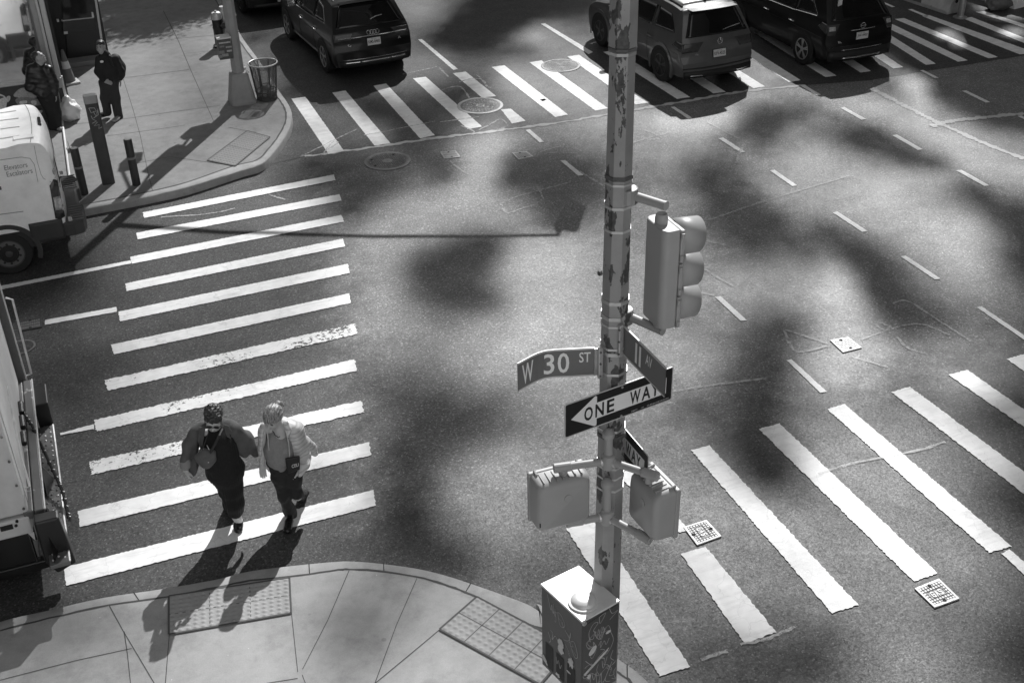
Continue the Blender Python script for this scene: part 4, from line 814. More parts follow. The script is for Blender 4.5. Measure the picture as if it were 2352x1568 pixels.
def blot(face, c, ru, rv, seed, pr, off, m_=M_STICK, n=22, rough=.25, tilt=0):
    g_ = random.Random(seed); m = MB(); P_ = []
    for k in range(n):
        a = 2*math.pi*k/n; s = 1 + g_.uniform(-rough, rough); du, dv = ru*math.cos(a)*s, rv*math.sin(a)*s
        P_.append(face(c[0] + du*math.cos(tilt) - dv*math.sin(tilt), c[1] + du*math.sin(tilt) + dv*math.cos(tilt), off))
    m.poly(P_); m.build('sticker', m_, pr)
blot(FL, (.50, .50), .075, .055, 1, cab, .005, rough=.1); blot(FL, (.50, .575), .075, .05, 2, cab, .0055, rough=.12); blot(FL, (.76, .62), .065, .06, 3, cab, .005, rough=.35); blot(FL, (.08, .90), .10, .028, 4, cab, .005, rough=.3, tilt=.5); blot(FL, (.42, .93), .05, .022, 5, cab, .005, rough=.4); blot(FL, (.70, .76), .05, .012, 6, cab, .005)
blot(FR_, (.29, .42), .11, .040, 7, door_, .0105, rough=.03, tilt=-.25); blot(FR_, (.71, .30), .075, .018, 8, door_, .0105, rough=.2); blot(FR_, (.46, .92), .14, .014, 9, door_, .0105, rough=.2); blot(FR_, (.20, .72), .05, .03, 10, door_, .0105, rough=.3)
for k, (a, b) in enumerate((((.06, .66), (.74, .50)), ((.08, .675), (.72, .52)))): m = MB(); scribble(m, [FR_(*a, .0105), FR_(*b, .0105)], .007, nr); m.build('tape', M_STICK, door_)
MB().cyl(FR_(.05, .035, .004), FR_(.05, .035, .02), .022, n=14).build('lock', M_BAND, cab, bevel=.004)
# ------------------------------------------------------------------ far corner: building, kiosk, posts, bin
q5 = c_(0, 0, 3.136)
M_BLACK = mat('black_panel', .012, .35, 0, .3, 3); M_DGLASS = glass_mat('shop_glass', .02, .05); M_ALU = mat('anodised_strip', .55, .35, .3); M_STEP = mat('stone_step', .22, .8); M_LAB = mat('white_label', .7, .6)
BY = 28.42
def FP(x, y, off=0.0): p = AY(*q5(x, y), BY - off); return p
bld = thing('corner_building', 'black fronted corner building with a dark glazed door at the top left', 'building', (-3, BY, ZF))
MB().box((-8.9, BY + 8, 7.1), (20.2, 15.9, 14)).build('wall', M_BLACK, bld)
def quad_part(nm, pts, m, pr, th=.03, plane=BY):
    P_ = [AY(*q5(x, y), plane) for x, y in pts]; k = len(P_)
    mb = MB(); mb.add([p + Vector((0, -th, 0)) for p in P_] + [p + Vector((0, .01, 0)) for p in P_], [tuple(range(k)), tuple(range(2*k-1, k-1, -1))] + [(i, (i+1) % k, k + (i+1) % k, k+i) for i in range(k)]); return mb.build(nm, m, pr)
dr2 = quad_part('door', [(735, -700), (1180, -760), (1180 + 85, 400 + 330), (855, 790)], mat('door_panel', .018, .3), bld, .04)
quad_part('window', [(770, -500), (1130, -540), (1205, 370), (790, 415)], M_DGLASS, dr2, .055)
quad_part('handle', [(768, 248), (1172, 206), (1174, 216), (770, 258)], M_ALU, dr2, .09)
quad_part('handle_bracket', [(1140, 145), (1163, 145), (1176, 205), (1150, 205)], M_LAB, dr2, .10)
quad_part('notice', [(797, 392), (846, 386), (850, 418), (801, 424)], M_LAB, dr2, .062)
quad_part('notice', [(708, 243), (735, 240), (742, 275), (715, 278)], M_LAB, bld, .02)
quad_part('door_frame', [(1110, -500), (1140, -500), (1283, 480), (1256, 480)], M_ALU, bld, .06)
quad_part('sill', [(868, 792), (1330, 735), (1334, 760), (872, 815)], M_STEP, bld, .16)
mb = MB(); mb.box((.75, BY - .22, ZF + .06), (1.0, .40, .11)); mb.build('step', M_STEP, bld, bevel=.01)
# food kiosk with polished front: it mirrors the van standing opposite
KY = 24.72; KX = -.115
M_MIRROR = mat('polished_steel', .62, .04, .95, .03, 1.2); M_KIOSK = mat('kiosk_cladding', .30, .45, .3); M_POST = mat('kiosk_post', .50, .4, .2, .1, 4); M_PIC = mat('picture_dark', .05, .4, 0, .4, 8)
kio = thing('food_kiosk', 'polished steel food kiosk with a burger picture at the left edge of the pavement', 'kiosk', (-2.2, KY, ZF))
def KP(x, y, off=0.0): return AY(*q5(x, y), KY - off)
def kpart(nm, pts, m, th, pr=kio, z=None):
    P_ = [KP(x, y) for x, y in pts]; k = len(P_); mb = MB()
    mb.add([p + Vector((0, -th, 0)) for p in P_] + [p + Vector((0, .015, 0)) for p in P_], [tuple(range(k)), tuple(range(2*k-1, k-1, -1))] + [(i, (i+1) % k, k + (i+1) % k, k+i) for i in range(k)]); return mb.build(nm, m, pr)
MB().box((KX - 2.3, KY + 1.0, 1.55), (4.56, 1.9, 2.7)).build('body', M_KIOSK, kio)
xr = lambda y: 352 + y*.166
mb = MB(); P_ = [KP(xr(-350), -350), KP(xr(1000), 1000)]
zt_k, zb_k = P_[0].z, P_[1].z; xm = (P_[0].x + P_[1].x)/2
mb.box(((-4.6 + xm)/2, KY - .03, (max(zt_k, 2.9) + 1.02)/2), (xm + 4.6, .04, max(zt_k, 2.9) - 1.02)); mb.build('mirror_panel', M_MIRROR, kio)
kx0 = KP(352, 0).x; kx1 = KP(430, 0).x; kx2 = KP(470, 0).x; kx3 = KP(540, 0).x
MB().box(((kx0 + kx1)/2 + .005, KY - .035, 1.66), (kx1 - kx0 - .01, .06, 2.5)).build('trim', M_KIOSK, kio, bevel=.006)
MB().box(((kx1 + kx2)/2, KY - .045, 1.66), (kx2 - kx1, .09, 2.5)).build('corner_post', M_POST, kio, bevel=.012)
MB().box(((kx2 + kx3)/2 + .01, KY - .05, 1.86), (kx3 - kx2, .10, 2.1)).build('corner_post', M_POST, kio, bevel=.02)
MB().box((kx3 + .045, KY + .95, 1.5), (.05, 1.8, 2.6)).build('side_wall', M_BLACK, kio)
gp = MB().box(((-4.6 + kx3)/2, KY - .035, .60), (kx3 + 4.6, .05, .80)).build('picture_panel', M_PIC, kio)
MB().box(((-4.6 + kx3)/2, KY - .075, 1.015), (kx3 + 4.6, .14, .04)).build('counter_rim', M_POST, kio, bevel=.012)
MB().box((kx3 + .01, KY - .045, .60), (.05, .07, .88)).build('edge_strip', M_LAB, kio, bevel=.006)
def blobpic(pts, v, off, seed=0, j=.0):
    g_ = random.Random(seed); P_ = smooth_path([KP(x + g_.uniform(-j, j), y + g_.uniform(-j, j)) for x, y in pts], 5, True); mb = MB(); mb.poly([(p.x, KY - .0605 - off, p.z) for p in P_]); return mb.build('picture_shape', mat('picture_tone_%d' % int(v*100), v, .4, 0, .35, 30), gp)
dx_ = 0
blobpic([(175, 1200), (210, 1130), (290, 1090), (400, 1100), (470, 1150), (500, 1200), (350, 1225)], 0.44, .000, 1)
blobpic([(190, 1225), (350, 1215), (520, 1250), (530, 1300), (380, 1320), (230, 1310)], 0.26, .001, 2, 8)
blobpic([(250, 1262), (330, 1250), (330, 1290), (260, 1295)], 0.68, .002, 3, 6); blobpic([(390, 1262), (450, 1258), (460, 1300), (400, 1300)], 0.71, .002, 4, 6)
blobpic([(205, 1345), (330, 1318), (510, 1345), (480, 1390), (330, 1390), (240, 1380)], 0.03, .003, 5)
blobpic([(215, 1385), (340, 1410), (520, 1370), (500, 1420), (360, 1450), (250, 1430)], 0.41, .004, 6)
blobpic([(-60, 1180), (30, 1180), (80, 1230), (75, 1340), (20, 1390), (-60, 1400)], 0.71, .001, 7); blobpic([(85, 1200), (125, 1195), (125, 1240), (95, 1275), (80, 1250)], 0.61, .002, 8); blobpic([(-60, 1190), (20, 1195), (40, 1215), (-60, 1240)], 0.12, .0025, 9)
blobpic([(-60, 1420), (60, 1380), (160, 1390), (120, 1430), (30, 1460), (-60, 1465)], 0.65, .003, 10)
# white lead running from the kiosk to the kerb
mb = MB(); mb.tube([Vector((*G(x, y, ZF)[:2], ZF + .03)) for x, y in ((143, 270), (146, 300), (150, 330), (154, 360), (158, 392), (163, 425))], .022, 8); tag(mb.build('cable', M_LAB, smooth=True), 'thin white cable lying on the far pavement from the kiosk to the kerb', 'cable')
# cone
cp = G(159.5, 191, ZF)
cone = thing('traffic_cone', 'dull traffic cone with one white collar beside the kiosk', 'traffic cone', cp)
M_CONE = mat('cone_rubber', .16, .6); M_CONEW = mat('cone_collar', .7, .6)
MB().box((cp.x, cp.y, ZF + .025), (.40, .40, .045), .2).build('base', M_CONEW, cone, bevel=.012)
MB().lathe([(.145, .045), (.03, .74), (.02, .75)], (cp.x, cp.y, ZF), 22).build('cone_body', M_CONE, cone, smooth=True)
MB().lathe([(.099, .34), (.075, .50)], (cp.x, cp.y, ZF), 22).build('collar', M_CONEW, cone, smooth=True)
# bollards
M_BOLL = chipped('bollard_paint', .035, .20, .66, 6, .5); M_BOLLT = mat('bollard_top', .20, .7)
def bollard(p, label):
    t = thing('bollard', label, 'bollard', p, group='dark pipe bollards on the far kerb')
    MB().lathe([(.074, 0), (.072, .855), (.066, .868)], (p.x, p.y, ZF), 24).build('tube', M_BOLL, t, smooth=True)
    MB().lathe([(.060, .862), (.058, .874), (.01, .878)], (p.x, p.y, ZF), 24).build('fill_cap', M_BOLLT, t, smooth=True)
    MB().lathe([(.076, .50), (.077, .54)], (p.x, p.y, ZF), 24).build('seam', M_BOLLT, t)
bollard(G(194, 446, ZF), 'dark pipe bollard beside the van bumper on the far kerb'); bollard(G(314, 424, ZF), 'dark pipe bollard standing alone right of the tall graffitied post')
# tall post
M_TALL = mat('post_dark', .05, .5, 0, .3, 6, .1); M_TALLC = mat('post_cap', .33, .5, .2)
tp0, tp1 = G(236, 424, ZF), G(265, 423, ZF); tc = (tp0 + tp1)/2
tall = thing('tall_post', 'tall broad dark post with pale cap and scrawled graffiti on the far corner', 'post', tc)
def rrect(w_, d_, r, k=5):
    o = []
    for cx_, cy_, a0 in ((w_/2-r, -d_/2+r, -90), (w_/2-r, d_/2-r, 0), (-w_/2+r, d_/2-r, 90), (-w_/2+r, -d_/2+r, 180)):
        for i in range(k + 1): a = R(a0 + 90*i/k); o.append((cx_ + r*math.cos(a), cy_ + r*math.sin(a)))
    return o
mb = MB(); mb.prism([(tc.x + a, tc.y + .06 + b) for a, b in rrect(.225, .15, .05)], ZF, ZF + 1.52); mb.build('shaft', M_TALL, tall, smooth=True, ang=40)
mb = MB(); mb.prism([(tc.x + a, tc.y + .06 + b) for a, b in rrect(.235, .16, .055)], ZF + 1.515, ZF + 1.66); mb.build('cap', M_TALLC, tall, bevel=.012)
for q in ([(-.06, 1.47), (.03, 1.46), (.05, 1.40), (-.04, 1.38), (-.06, 1.47)], [(.0, 1.40), (.03, 1.30), (.06, 1.38), (.08, 1.44), (.07, 1.33), (-.02, 1.28)], [(-.05, 1.33), (-.04, 1.27), (.02, 1.22), (-.06, 1.19)], [(.03, 1.20), (-.04, 1.14), (.05, 1.15), (.03, 1.08), (.09, 1.10)]):
    m = MB(); scribble(m, [Vector((tc.x + a, tc.y - .0165, ZF + z - .02)) for a, z in q], .0055, Vector((0, -1, 0))); m.build('graffiti', M_TAG, tall)
# white rubbish bag
def blob_mesh(c, rx, ry, rz, seed, amp, n=30, m=20, top=None):
    mb = MB(); P_ = []
    for i in range(m + 1):
        th = math.pi*i/m; row = []
        for k in range(n):
            ph = 2*math.pi*k/n; d = Vector((math.sin(th)*math.cos(ph), math.sin(th)*math.sin(ph), math.cos(th)))
            s = 1 + amp*mnoise.noise(d*2.2 + Vector((seed, 0, 0))) + amp*.6*mnoise.noise(d*6 + Vector((0, seed, 0)))
            p = Vector((d.x*rx*s, d.y*ry*s, d.z*rz*s))
            if top and d.z > .75: p *= 1 + top*(d.z - .75)*4*(.35 + .65*(d.z > .9)); p.x *= .75; p.y *= .75
            if p.z < -rz*.82: p.z = -rz*.82
            row.append(Vector(c) + p + Vector((0, 0, rz*.82)))
        P_.append(row)
    mb.grid(P_, cv=True); return mb
bp = G(162, 281, ZF)
tag(blob_mesh(bp + Vector((.02, .12, .005)), .215, .19, .23, 3, .28, top=.30).build('rubbish_bag', mat('white_plastic', .78, .35, 0, .06, 6), smooth=True, ang=0), 'crumpled white plastic bag standing on the pavement beside the leaning man', 'bag')
# ------------------------------------------------------------------ far signal pole
FPp = G(559, 236, ZF); FPp.y += .1
M_FPOLE = chipped('far_pole_paint', .34, .55, .72, 5, .55)
fpo = thing('signal_pole', 'grey octagonal signal pole on a tapered cast base at the far corner', 'signal pole', FPp)
mb = MB(); zz = [0, .05, .10, .56, .60, .64]; ww = [.27, .27, .255, .185, .18, .15]
mb.grid([[(FPp.x + a, FPp.y + b, ZF + z) for a, b in rrect(2*w_, 2*w_, w_*.35, 2)] for z, w_ in zip(zz, ww)], cv=True); k = len(rrect(1, 1, .2, 2)); mb.f.append(tuple(range((len(zz)-1)*k, len(zz)*k))); mb.build('base', M_FPOLE, fpo, bevel=.006)
mb = MB(); mb.cyl((FPp.x, FPp.y, ZF + .6), (FPp.x, FPp.y, 7.6), .132, .085, 8, phase=R(20)); mb.build('shaft', M_FPOLE, fpo, bevel=.005)
for z in (1.32, 1.62, 1.95): mb = MB(); mb.cyl((FPp.x, FPp.y, z), (FPp.x, FPp.y, z + .02), .134, n=8, phase=R(20)); mb.build('band', M_FPOLE, fpo)
for x, y, z in ((.17, -.15, .63), (.16, .1, .63)): MB().cyl((FPp.x + x, FPp.y + y, ZF + z), (FPp.x + x, FPp.y + y, ZF + z + .05), .03, n=8).build('bolt', M_LAB, fpo)
sh = lambda x, y, h, z=ZF: G(x, y, z) + Vector((math.sin(SUN_AZ), math.cos(SUN_AZ), 0))*((h - z)/math.tan(SUN_EL)) + Vector((0, 0, h - z))
arm_e = sh(1285, 541, 5.55, 0)
mb = MB(); mb.tube([(FPp.x, FPp.y, 4.75), (FPp.x + (arm_e.x - FPp.x)*.25, FPp.y + (arm_e.y - FPp.y)*.25, 5.1), (FPp.x + (arm_e.x - FPp.x)*.6, FPp.y + (arm_e.y - FPp.y)*.6, 5.4), tuple(arm_e)], [.065, .05, .042, .034], 12); mb.build('mast_arm', M_FPOLE, fpo, smooth=True)
s2 = copy_tree(ts); s2['label'] = 'traffic signal hanging from the mast arm of the far pole'
s2.location = (arm_e.x - .02, arm_e.y + .0, arm_e.z - 1.05); s2.rotation_euler = (0, 0, R(-55))
cab2 = thing('pole_cabinet', 'small dark pole box with stickers and pale lid on the far signal pole', 'control cabinet', (FPp.x - .28, FPp.y - .22, 1.2))
M_BOXT = mat('box_lid', .72, .5)
bx0 = AY(*f1(165, 545), FPp.y - .28); bx1 = AY(*f1(388, 800), FPp.y - .28)
bw_, bz0, bz1 = bx1.x - bx0.x, bx1.z, bx0.z; bcx = (bx0.x + bx1.x)/2
MB().box((bcx, FPp.y - .16, (bz0 + bz1)/2), (bw_, .24, bz1 - bz0)).build('case', M_CAB, cab2, bevel=.008)
MB().box((bcx, FPp.y - .16, bz1 + .012), (bw_ + .02, .27, .03)).build('lid', M_BOXT, cab2, bevel=.006)
for x0, y0, x1, y1, v in ((190, 565, 345, 605, .5), (200, 622, 262, 655, .2), (285, 625, 368, 660, .35), (300, 678, 368, 712, .45), (190, 690, 262, 745, .22), (240, 730, 318, 778, .3), (195, 750, 235, 795, .25)):
    a, b = AY(*f1(x0, y1), FPp.y - .2835), AY(*f1(x1, y0), FPp.y - .2835); mb = MB(); mb.add([(a.x, a.y, a.z), (b.x, a.y, a.z), (b.x, a.y, b.z), (a.x, a.y, b.z)], [(0, 1, 2, 3)]); mb.build('sticker', mat('far_sticker_%d' % int(v*100), v, .7, 0, .4, 40), cab2)
# signal heads higher on that pole throw the shadows seen on the pavement
def headbox(nm, label, cat, p, s, rz):
    t = thing(nm, label, cat, p)
    MB().box(p, s, rz).build('housing', M_SIG, t, bevel=.03); MB().box(p + Vector((0, 0, s[2]/2 + .04)), (.07, .07, .1), rz).build('coupling', M_SIG, t, bevel=.01)
    d = FPp.xy - p.xy; MB().cyl(p + Vector((0, 0, s[2]/2 + .07)), (FPp.x, FPp.y, p.z + s[2]/2 + .07), .035, n=12).build('arm', M_SIG, t, smooth=True)
headbox('pedestrian_signal', 'pedestrian signal box high on the far signal pole', 'pedestrian signal', sh(452, 302, 2.95), (.42, .22, .46), R(15))
headbox('traffic_signal', 'traffic signal head high on the far signal pole', 'traffic signal', sh(382, 366, 3.75), (.30, .34, .95), R(40))
headbox('pedestrian_signal', 'second pedestrian signal box high on the far signal pole', 'pedestrian signal', sh(300, 372, 3.95), (.42, .22, .46), R(80))
# wire litter basket
tb = G(617, 231, ZF); tb.y += .12
bin_ = thing('litter_basket', 'wire mesh litter basket with rubbish in the bottom at the far kerb', 'litter bin', tb)
M_WIRE = mat('basket_strap', .10, .5, .4); M_RIM = mat('basket_rim', .6, .35, .4)
m_, nt_, b_ = new_mat('basket_mesh'); b_.inputs['Base Color'].default_value = g3(.10); b_.inputs['Metallic'].default_value = .3
wv = [nt_.nodes.new('ShaderNodeTexWave') for _ in range(2)]
cc = coords(nt_)
for w_, dct in zip(wv, ('X', 'Z')): w_.bands_direction = dct; w_.inputs['Scale'].default_value = 13; nt_.links.new(cc, w_.inputs['Vector'])
mx_ = nt_.nodes.new('ShaderNodeMath'); mx_.operation = 'MAXIMUM'; nt_.links.new(wv[0].outputs['Fac'], mx_.inputs[0]); nt_.links.new(wv[1].outputs['Fac'], mx_.inputs[1])
nt_.links.new(ramp(nt_, mx_.outputs[0], [(.72, .10), (.80, 1)]), b_.inputs['Alpha'])
def br_r(z): return .205 + .085*z/.74
mb = MB(); mb.grid([[(tb.x + br_r(z)*math.cos(k*math.pi/16), tb.y + br_r(z)*math.sin(k*math.pi/16), ZF + .03 + z) for k in range(32)] for z in (0, .2, .4, .6, .74)], cv=True); mb.build('mesh_side', m_, bin_, smooth=True)
for k in range(8):
    a = 2*math.pi*k/8 + .2; mb = MB(); mb.tube([(tb.x + br_r(z)*1.01*math.cos(a), tb.y + br_r(z)*1.01*math.sin(a), ZF + .02 + z) for z in (0, .37, .75)], .011, 6); mb.build('strap', M_WIRE, bin_)
for z, r_, m_i in ((.745, .015, M_RIM), (.16, .010, M_WIRE), (.0, .014, M_WIRE)):
    mb = MB(); mb.tube([(tb.x + br_r(z)*1.02*math.cos(2*math.pi*k/32), tb.y + br_r(z)*1.02*math.sin(2*math.pi*k/32), ZF + .03 + z) for k in range(32)], r_, 8, closed=True); mb.build('hoop', m_i, bin_, smooth=True)
mb = MB(); mb.lathe([(.2, .02), (.2, .04), (.01, .045)], (tb.x, tb.y, ZF), 24); mb.build('floor', M_WIRE, bin_)
mb = MB(); A_ = [(tb.x + br_r(z)*1.025*math.cos(a), tb.y + br_r(z)*1.025*math.sin(a), ZF + .03 + z) for z in (.40, .66) for a in (-2.0, -1.85, -1.7, -1.55)]
mb.add(A_, [(0, 1, 5, 4), (1, 2, 6, 5), (2, 3, 7, 6)]); mb.build('notice', mat('bin_notice', .35, .6, 0, .5, 30), bin_)
for k, (x, y, z, s, v) in enumerate(((-.06, .02, .05, .11, .30), (.08, -.05, .05, .10, .08), (.02, .07, .16, .09, .40), (.09, .06, .10, .08, .2), (-.08, -.07, .08, .07, .45))):
    blob_mesh(Vector((tb.x + x, tb.y + y, ZF + z)), s, s*.9, s*.8, k*7, .4, 14, 9).build('litter', mat('litter_%d' % k, v, .6, 0, .3, 20), bin_, smooth=True)
# hydrant and steel post
hp = G(507, 107, ZF); hyd = thing('fire_hydrant', 'black fire hydrant with a silver top behind the far pole box', 'fire hydrant', hp)
MB().lathe([(.17, 0), (.17, .04), (.12, .06), (.115, .42), (.125, .46), (.115, .50), (.118, .66)], (hp.x, hp.y, ZF), 22).build('barrel', M_BLACK, hyd, smooth=True, ang=50)
MB().lathe([(.122, .655), (.124, .78), (.10, .815), (.03, .83), (.028, .855), (.008, .86)], (hp.x, hp.y, ZF), 22).build('bonnet', M_RIM, hyd, smooth=True, ang=50)
MB().cyl((hp.x, hp.y - .02, ZF + .50), (hp.x + .23, hp.y - .05, ZF + .50), .075, .08, 16).build('nozzle', M_BLACK, hyd, bevel=.01)
MB().cyl((hp.x + .23, hp.y - .05, ZF + .50), (hp.x + .255, hp.y - .053, ZF + .50), .045, n=6).build('nozzle_cap', M_RIM, hyd)
pp_ = G(522, 99, ZF); ppt = thing('steel_post', 'bright steel pipe post beside the hydrant on the far pavement', 'bollard', pp_)
M_GALV = mat('galvanised', .42, .4, .6, .2, 10)
MB().lathe([(.082, 0), (.082, .85), (.075, .862)], (pp_.x, pp_.y, ZF), 22).build('tube', M_GALV, ppt, smooth=True); MB().lathe([(.07, .855), (.068, .875), (.01, .88)], (pp_.x, pp_.y, ZF), 22).build('top', M_BOXT, ppt, smooth=True)
# street tree just beyond the top of the frame: its leaf shadow falls on the pavement
tr = Vector((6.0, 36.2, ZF)); tree = thing('street_tree', 'street tree beyond the top edge of the photo shading the far pavement', 'tree', tr)
M_BARK = mat('bark', .08, .9, 0, .3, 10, .4); rg = random.Random(5)
tr_c = sh(345, 30, 6.2)
tree.location = (tr_c.x, tr_c.y, ZF)
mb = MB(); mb.tube([(tr_c.x, tr_c.y, ZF), (tr_c.x + .05, tr_c.y, 2), (tr_c.x, tr_c.y + .05, 4.5), (tr_c.x, tr_c.y, 6.6)], [.14, .11, .08, .03], 10)
ends = []
for k in range(26):
    a = rg.uniform(0, 6.28); z0_ = rg.uniform(4.2, 6); l_ = rg.uniform(.9, 2.1); e = Vector((tr_c.x + l_*math.cos(a), tr_c.y + l_*math.sin(a), z0_ + rg.uniform(.0, 1.2))); ends.append(e)
    mb.tube([(tr_c.x, tr_c.y, z0_), tuple(Vector((tr_c.x, tr_c.y, z0_)).lerp(e, .5) + Vector((0, 0, .1))), tuple(e)], [.04, .025, .01], 6)
mb.build('trunk', M_BARK, tree, smooth=True)
mb = MB(); V_, F_ = [], []
for k in range(42000):
    e = rg.choice(ends); c = e + Vector((rg.gauss(0, .36), rg.gauss(0, .36), rg.gauss(0, .26))); 
    if rg.random() < .35: c = Vector((tr_c.x, tr_c.y, 5.6)).lerp(c, rg.uniform(.2, .9))
    d = Vector((rg.gauss(0, 1), rg.gauss(0, 1), rg.gauss(0, .5))).normalized(); s_v = d.orthogonal().normalized()*.05; L_ = rg.uniform(.13, .20); o = len(V_)
    V_ += [c - d*L_*.5, c + s_v, c + d*L_*.5, c - s_v]; F_.append((o, o+1, o+2, o+3))
mb.v = [tuple(v) for v in V_]; mb.f = F_; mb.build('crown', M_LEAF, tree)
# ------------------------------------------------------------------ barriers at the top right
M_BARR = concrete('barrier_concrete', .5, False); M_STRIPE = mat('barrier_stripe', .09, .7, 0, .2, 8)
def barrier(label, a, b, m_, stripes=()):
    a, b = Vector((*a, 0)), Vector((*b, 0)); d = (b - a); L = d.length; d.normalize(); n = Vector((-d.y, d.x, 0))
    t = thing('concrete_barrier', label, 'concrete barrier', a)
    prof = [(-.30, 0), (-.30, .08), (-.15, .33), (-.085, .81), (.085, .81), (.15, .33), (.30, .08), (.30, 0)]
    K = 8; P_ = [[a + d*(L*i/K) + n*x + up*z for x, z in prof] for i in range(K + 1)]
    mb = MB(); mb.grid(P_); mb.f += [tuple(range(len(prof)))]; mb.f += [tuple(range(K*len(prof), (K+1)*len(prof)))]; mb.build('body', m_, t, bevel=.012)
    for s0, w_, sl in stripes:
        for sgn in (1, -1):
            mb = MB(); R_ = []
            for x, z in ((.3035, .08), (.1535, .33), (.0885, .80)): R_.append([a + d*(s0 + sl*z) + n*x*sgn + up*z, a + d*(s0 + sl*z + w_) + n*x*sgn + up*z])
            mb.grid(R_); mb.build('stripe', M_STRIPE, t)
    mb = MB(); mb.cyl(a - d*.002 + up*.30 + n*.03, a - d*.010 + up*.30 + n*.03, .05, n=14); mb.build('lifting_hole', M_JOINT, t)
    mb = MB(); mb.box(a - d*.01 + up*.42 - n*.10, (.03, .03, .45)); mb.build('pin', M_RUST, t)
    return t
barrier('pale concrete barrier with a dark diagonal stripe at the top right', (21.22, 23.20), (20.85, 27.0), M_BARR, ((.85, .32, .55), (2.4, .32, .55)))
barrier('bright white concrete barrier in the sun at the far top right corner', (23.02, 22.85), (22.35, 27.0), mat('whitewash', .85, .7), ())
barrier('pale concrete barrier next along behind the striped one at the top edge', (20.75, 27.2), (20.4, 31.0), M_BARR, ())
sp_ = Vector((21.05, 22.83, 0)); spt = thing('sign_pole', 'grey round sign pole at the end of the striped barrier', 'sign pole', sp_)
MB().cyl(sp_, sp_ + up*4.2, .085, .075, 18).build('tube', M_GALV, spt, smooth=True); MB().lathe([(.17, 0), (.17, .025), (.1, .03), (.095, .06)], tuple(sp_), 18).build('foot_plate', M_GALV, spt)
sb = G(2290, 22, 0); tag(blob_mesh(sb + Vector((0, 0, .0)), .34, .25, .26, 21, .3).build('sandbag', mat('grey_sacking', .16, .9, 0, .3, 14, .3), smooth=True, ang=0), 'lumpy grey sandbag against the white barrier at the top right corner', 'sandbag')
# ------------------------------------------------------------------ vehicles
def car_paint(name, v, metal=0.0, rough=.35, coat=.5):
    m, nt, b = new_mat(name); c = coords(nt)
    col = ramp(nt, nz(nt, c, 3, 5, .7), [(.3, v*.9), (.7, v*1.12)])
    nt.links.new(col, b.inputs['Base Color']); b.inputs['Metallic'].default_value = metal; b.inputs['Roughness'].default_value = rough
    b.inputs['Coat Weight'].default_value = coat; b.inputs['Coat Roughness'].default_value = .05; b.inputs['Specular IOR Level'].default_value = .3
    return m
M_TYRE = mat('tyre_rubber', .018, .8, 0, .2, 8); M_ALLOY = mat('alloy', .55, .3, .8, .1, 8); M_BRIM = mat('black_rim', .03, .4); M_TRIM = mat('black_trim', .014, .55); M_CHROME = mat('chrome', .75, .18, .95, .05, 4)
M_TAIL = mat('tail_lamp', .05, .12, 0, .3, 20); M_CLEAR = mat('clear_lamp', .45, .1, .2, .4, 25); M_PLATE = mat('number_plate', .62, .4, 0, .06, 10); M_CARGLASS = glass_mat('car_glass', .010, .04); M_PLTXT = mat('plate_letter', .05, .5)
def cr(P, t):
    """Catmull-Rom through P at float index t"""
    n = len(P); i = max(0, min(n - 2, int(math.floor(t)))); f = t - i
    p0, p1, p2, p3 = P[max(0, i-1)], P[i], P[i+1], P[min(n-1, i+2)]
    return tuple(.5*((2*b) + (c-a)*f + (2*a-5*b+4*c-d)*f*f + (3*b-a-3*c+d)*f**3) for a, b, c, d in zip(p0, p1, p2, p3))
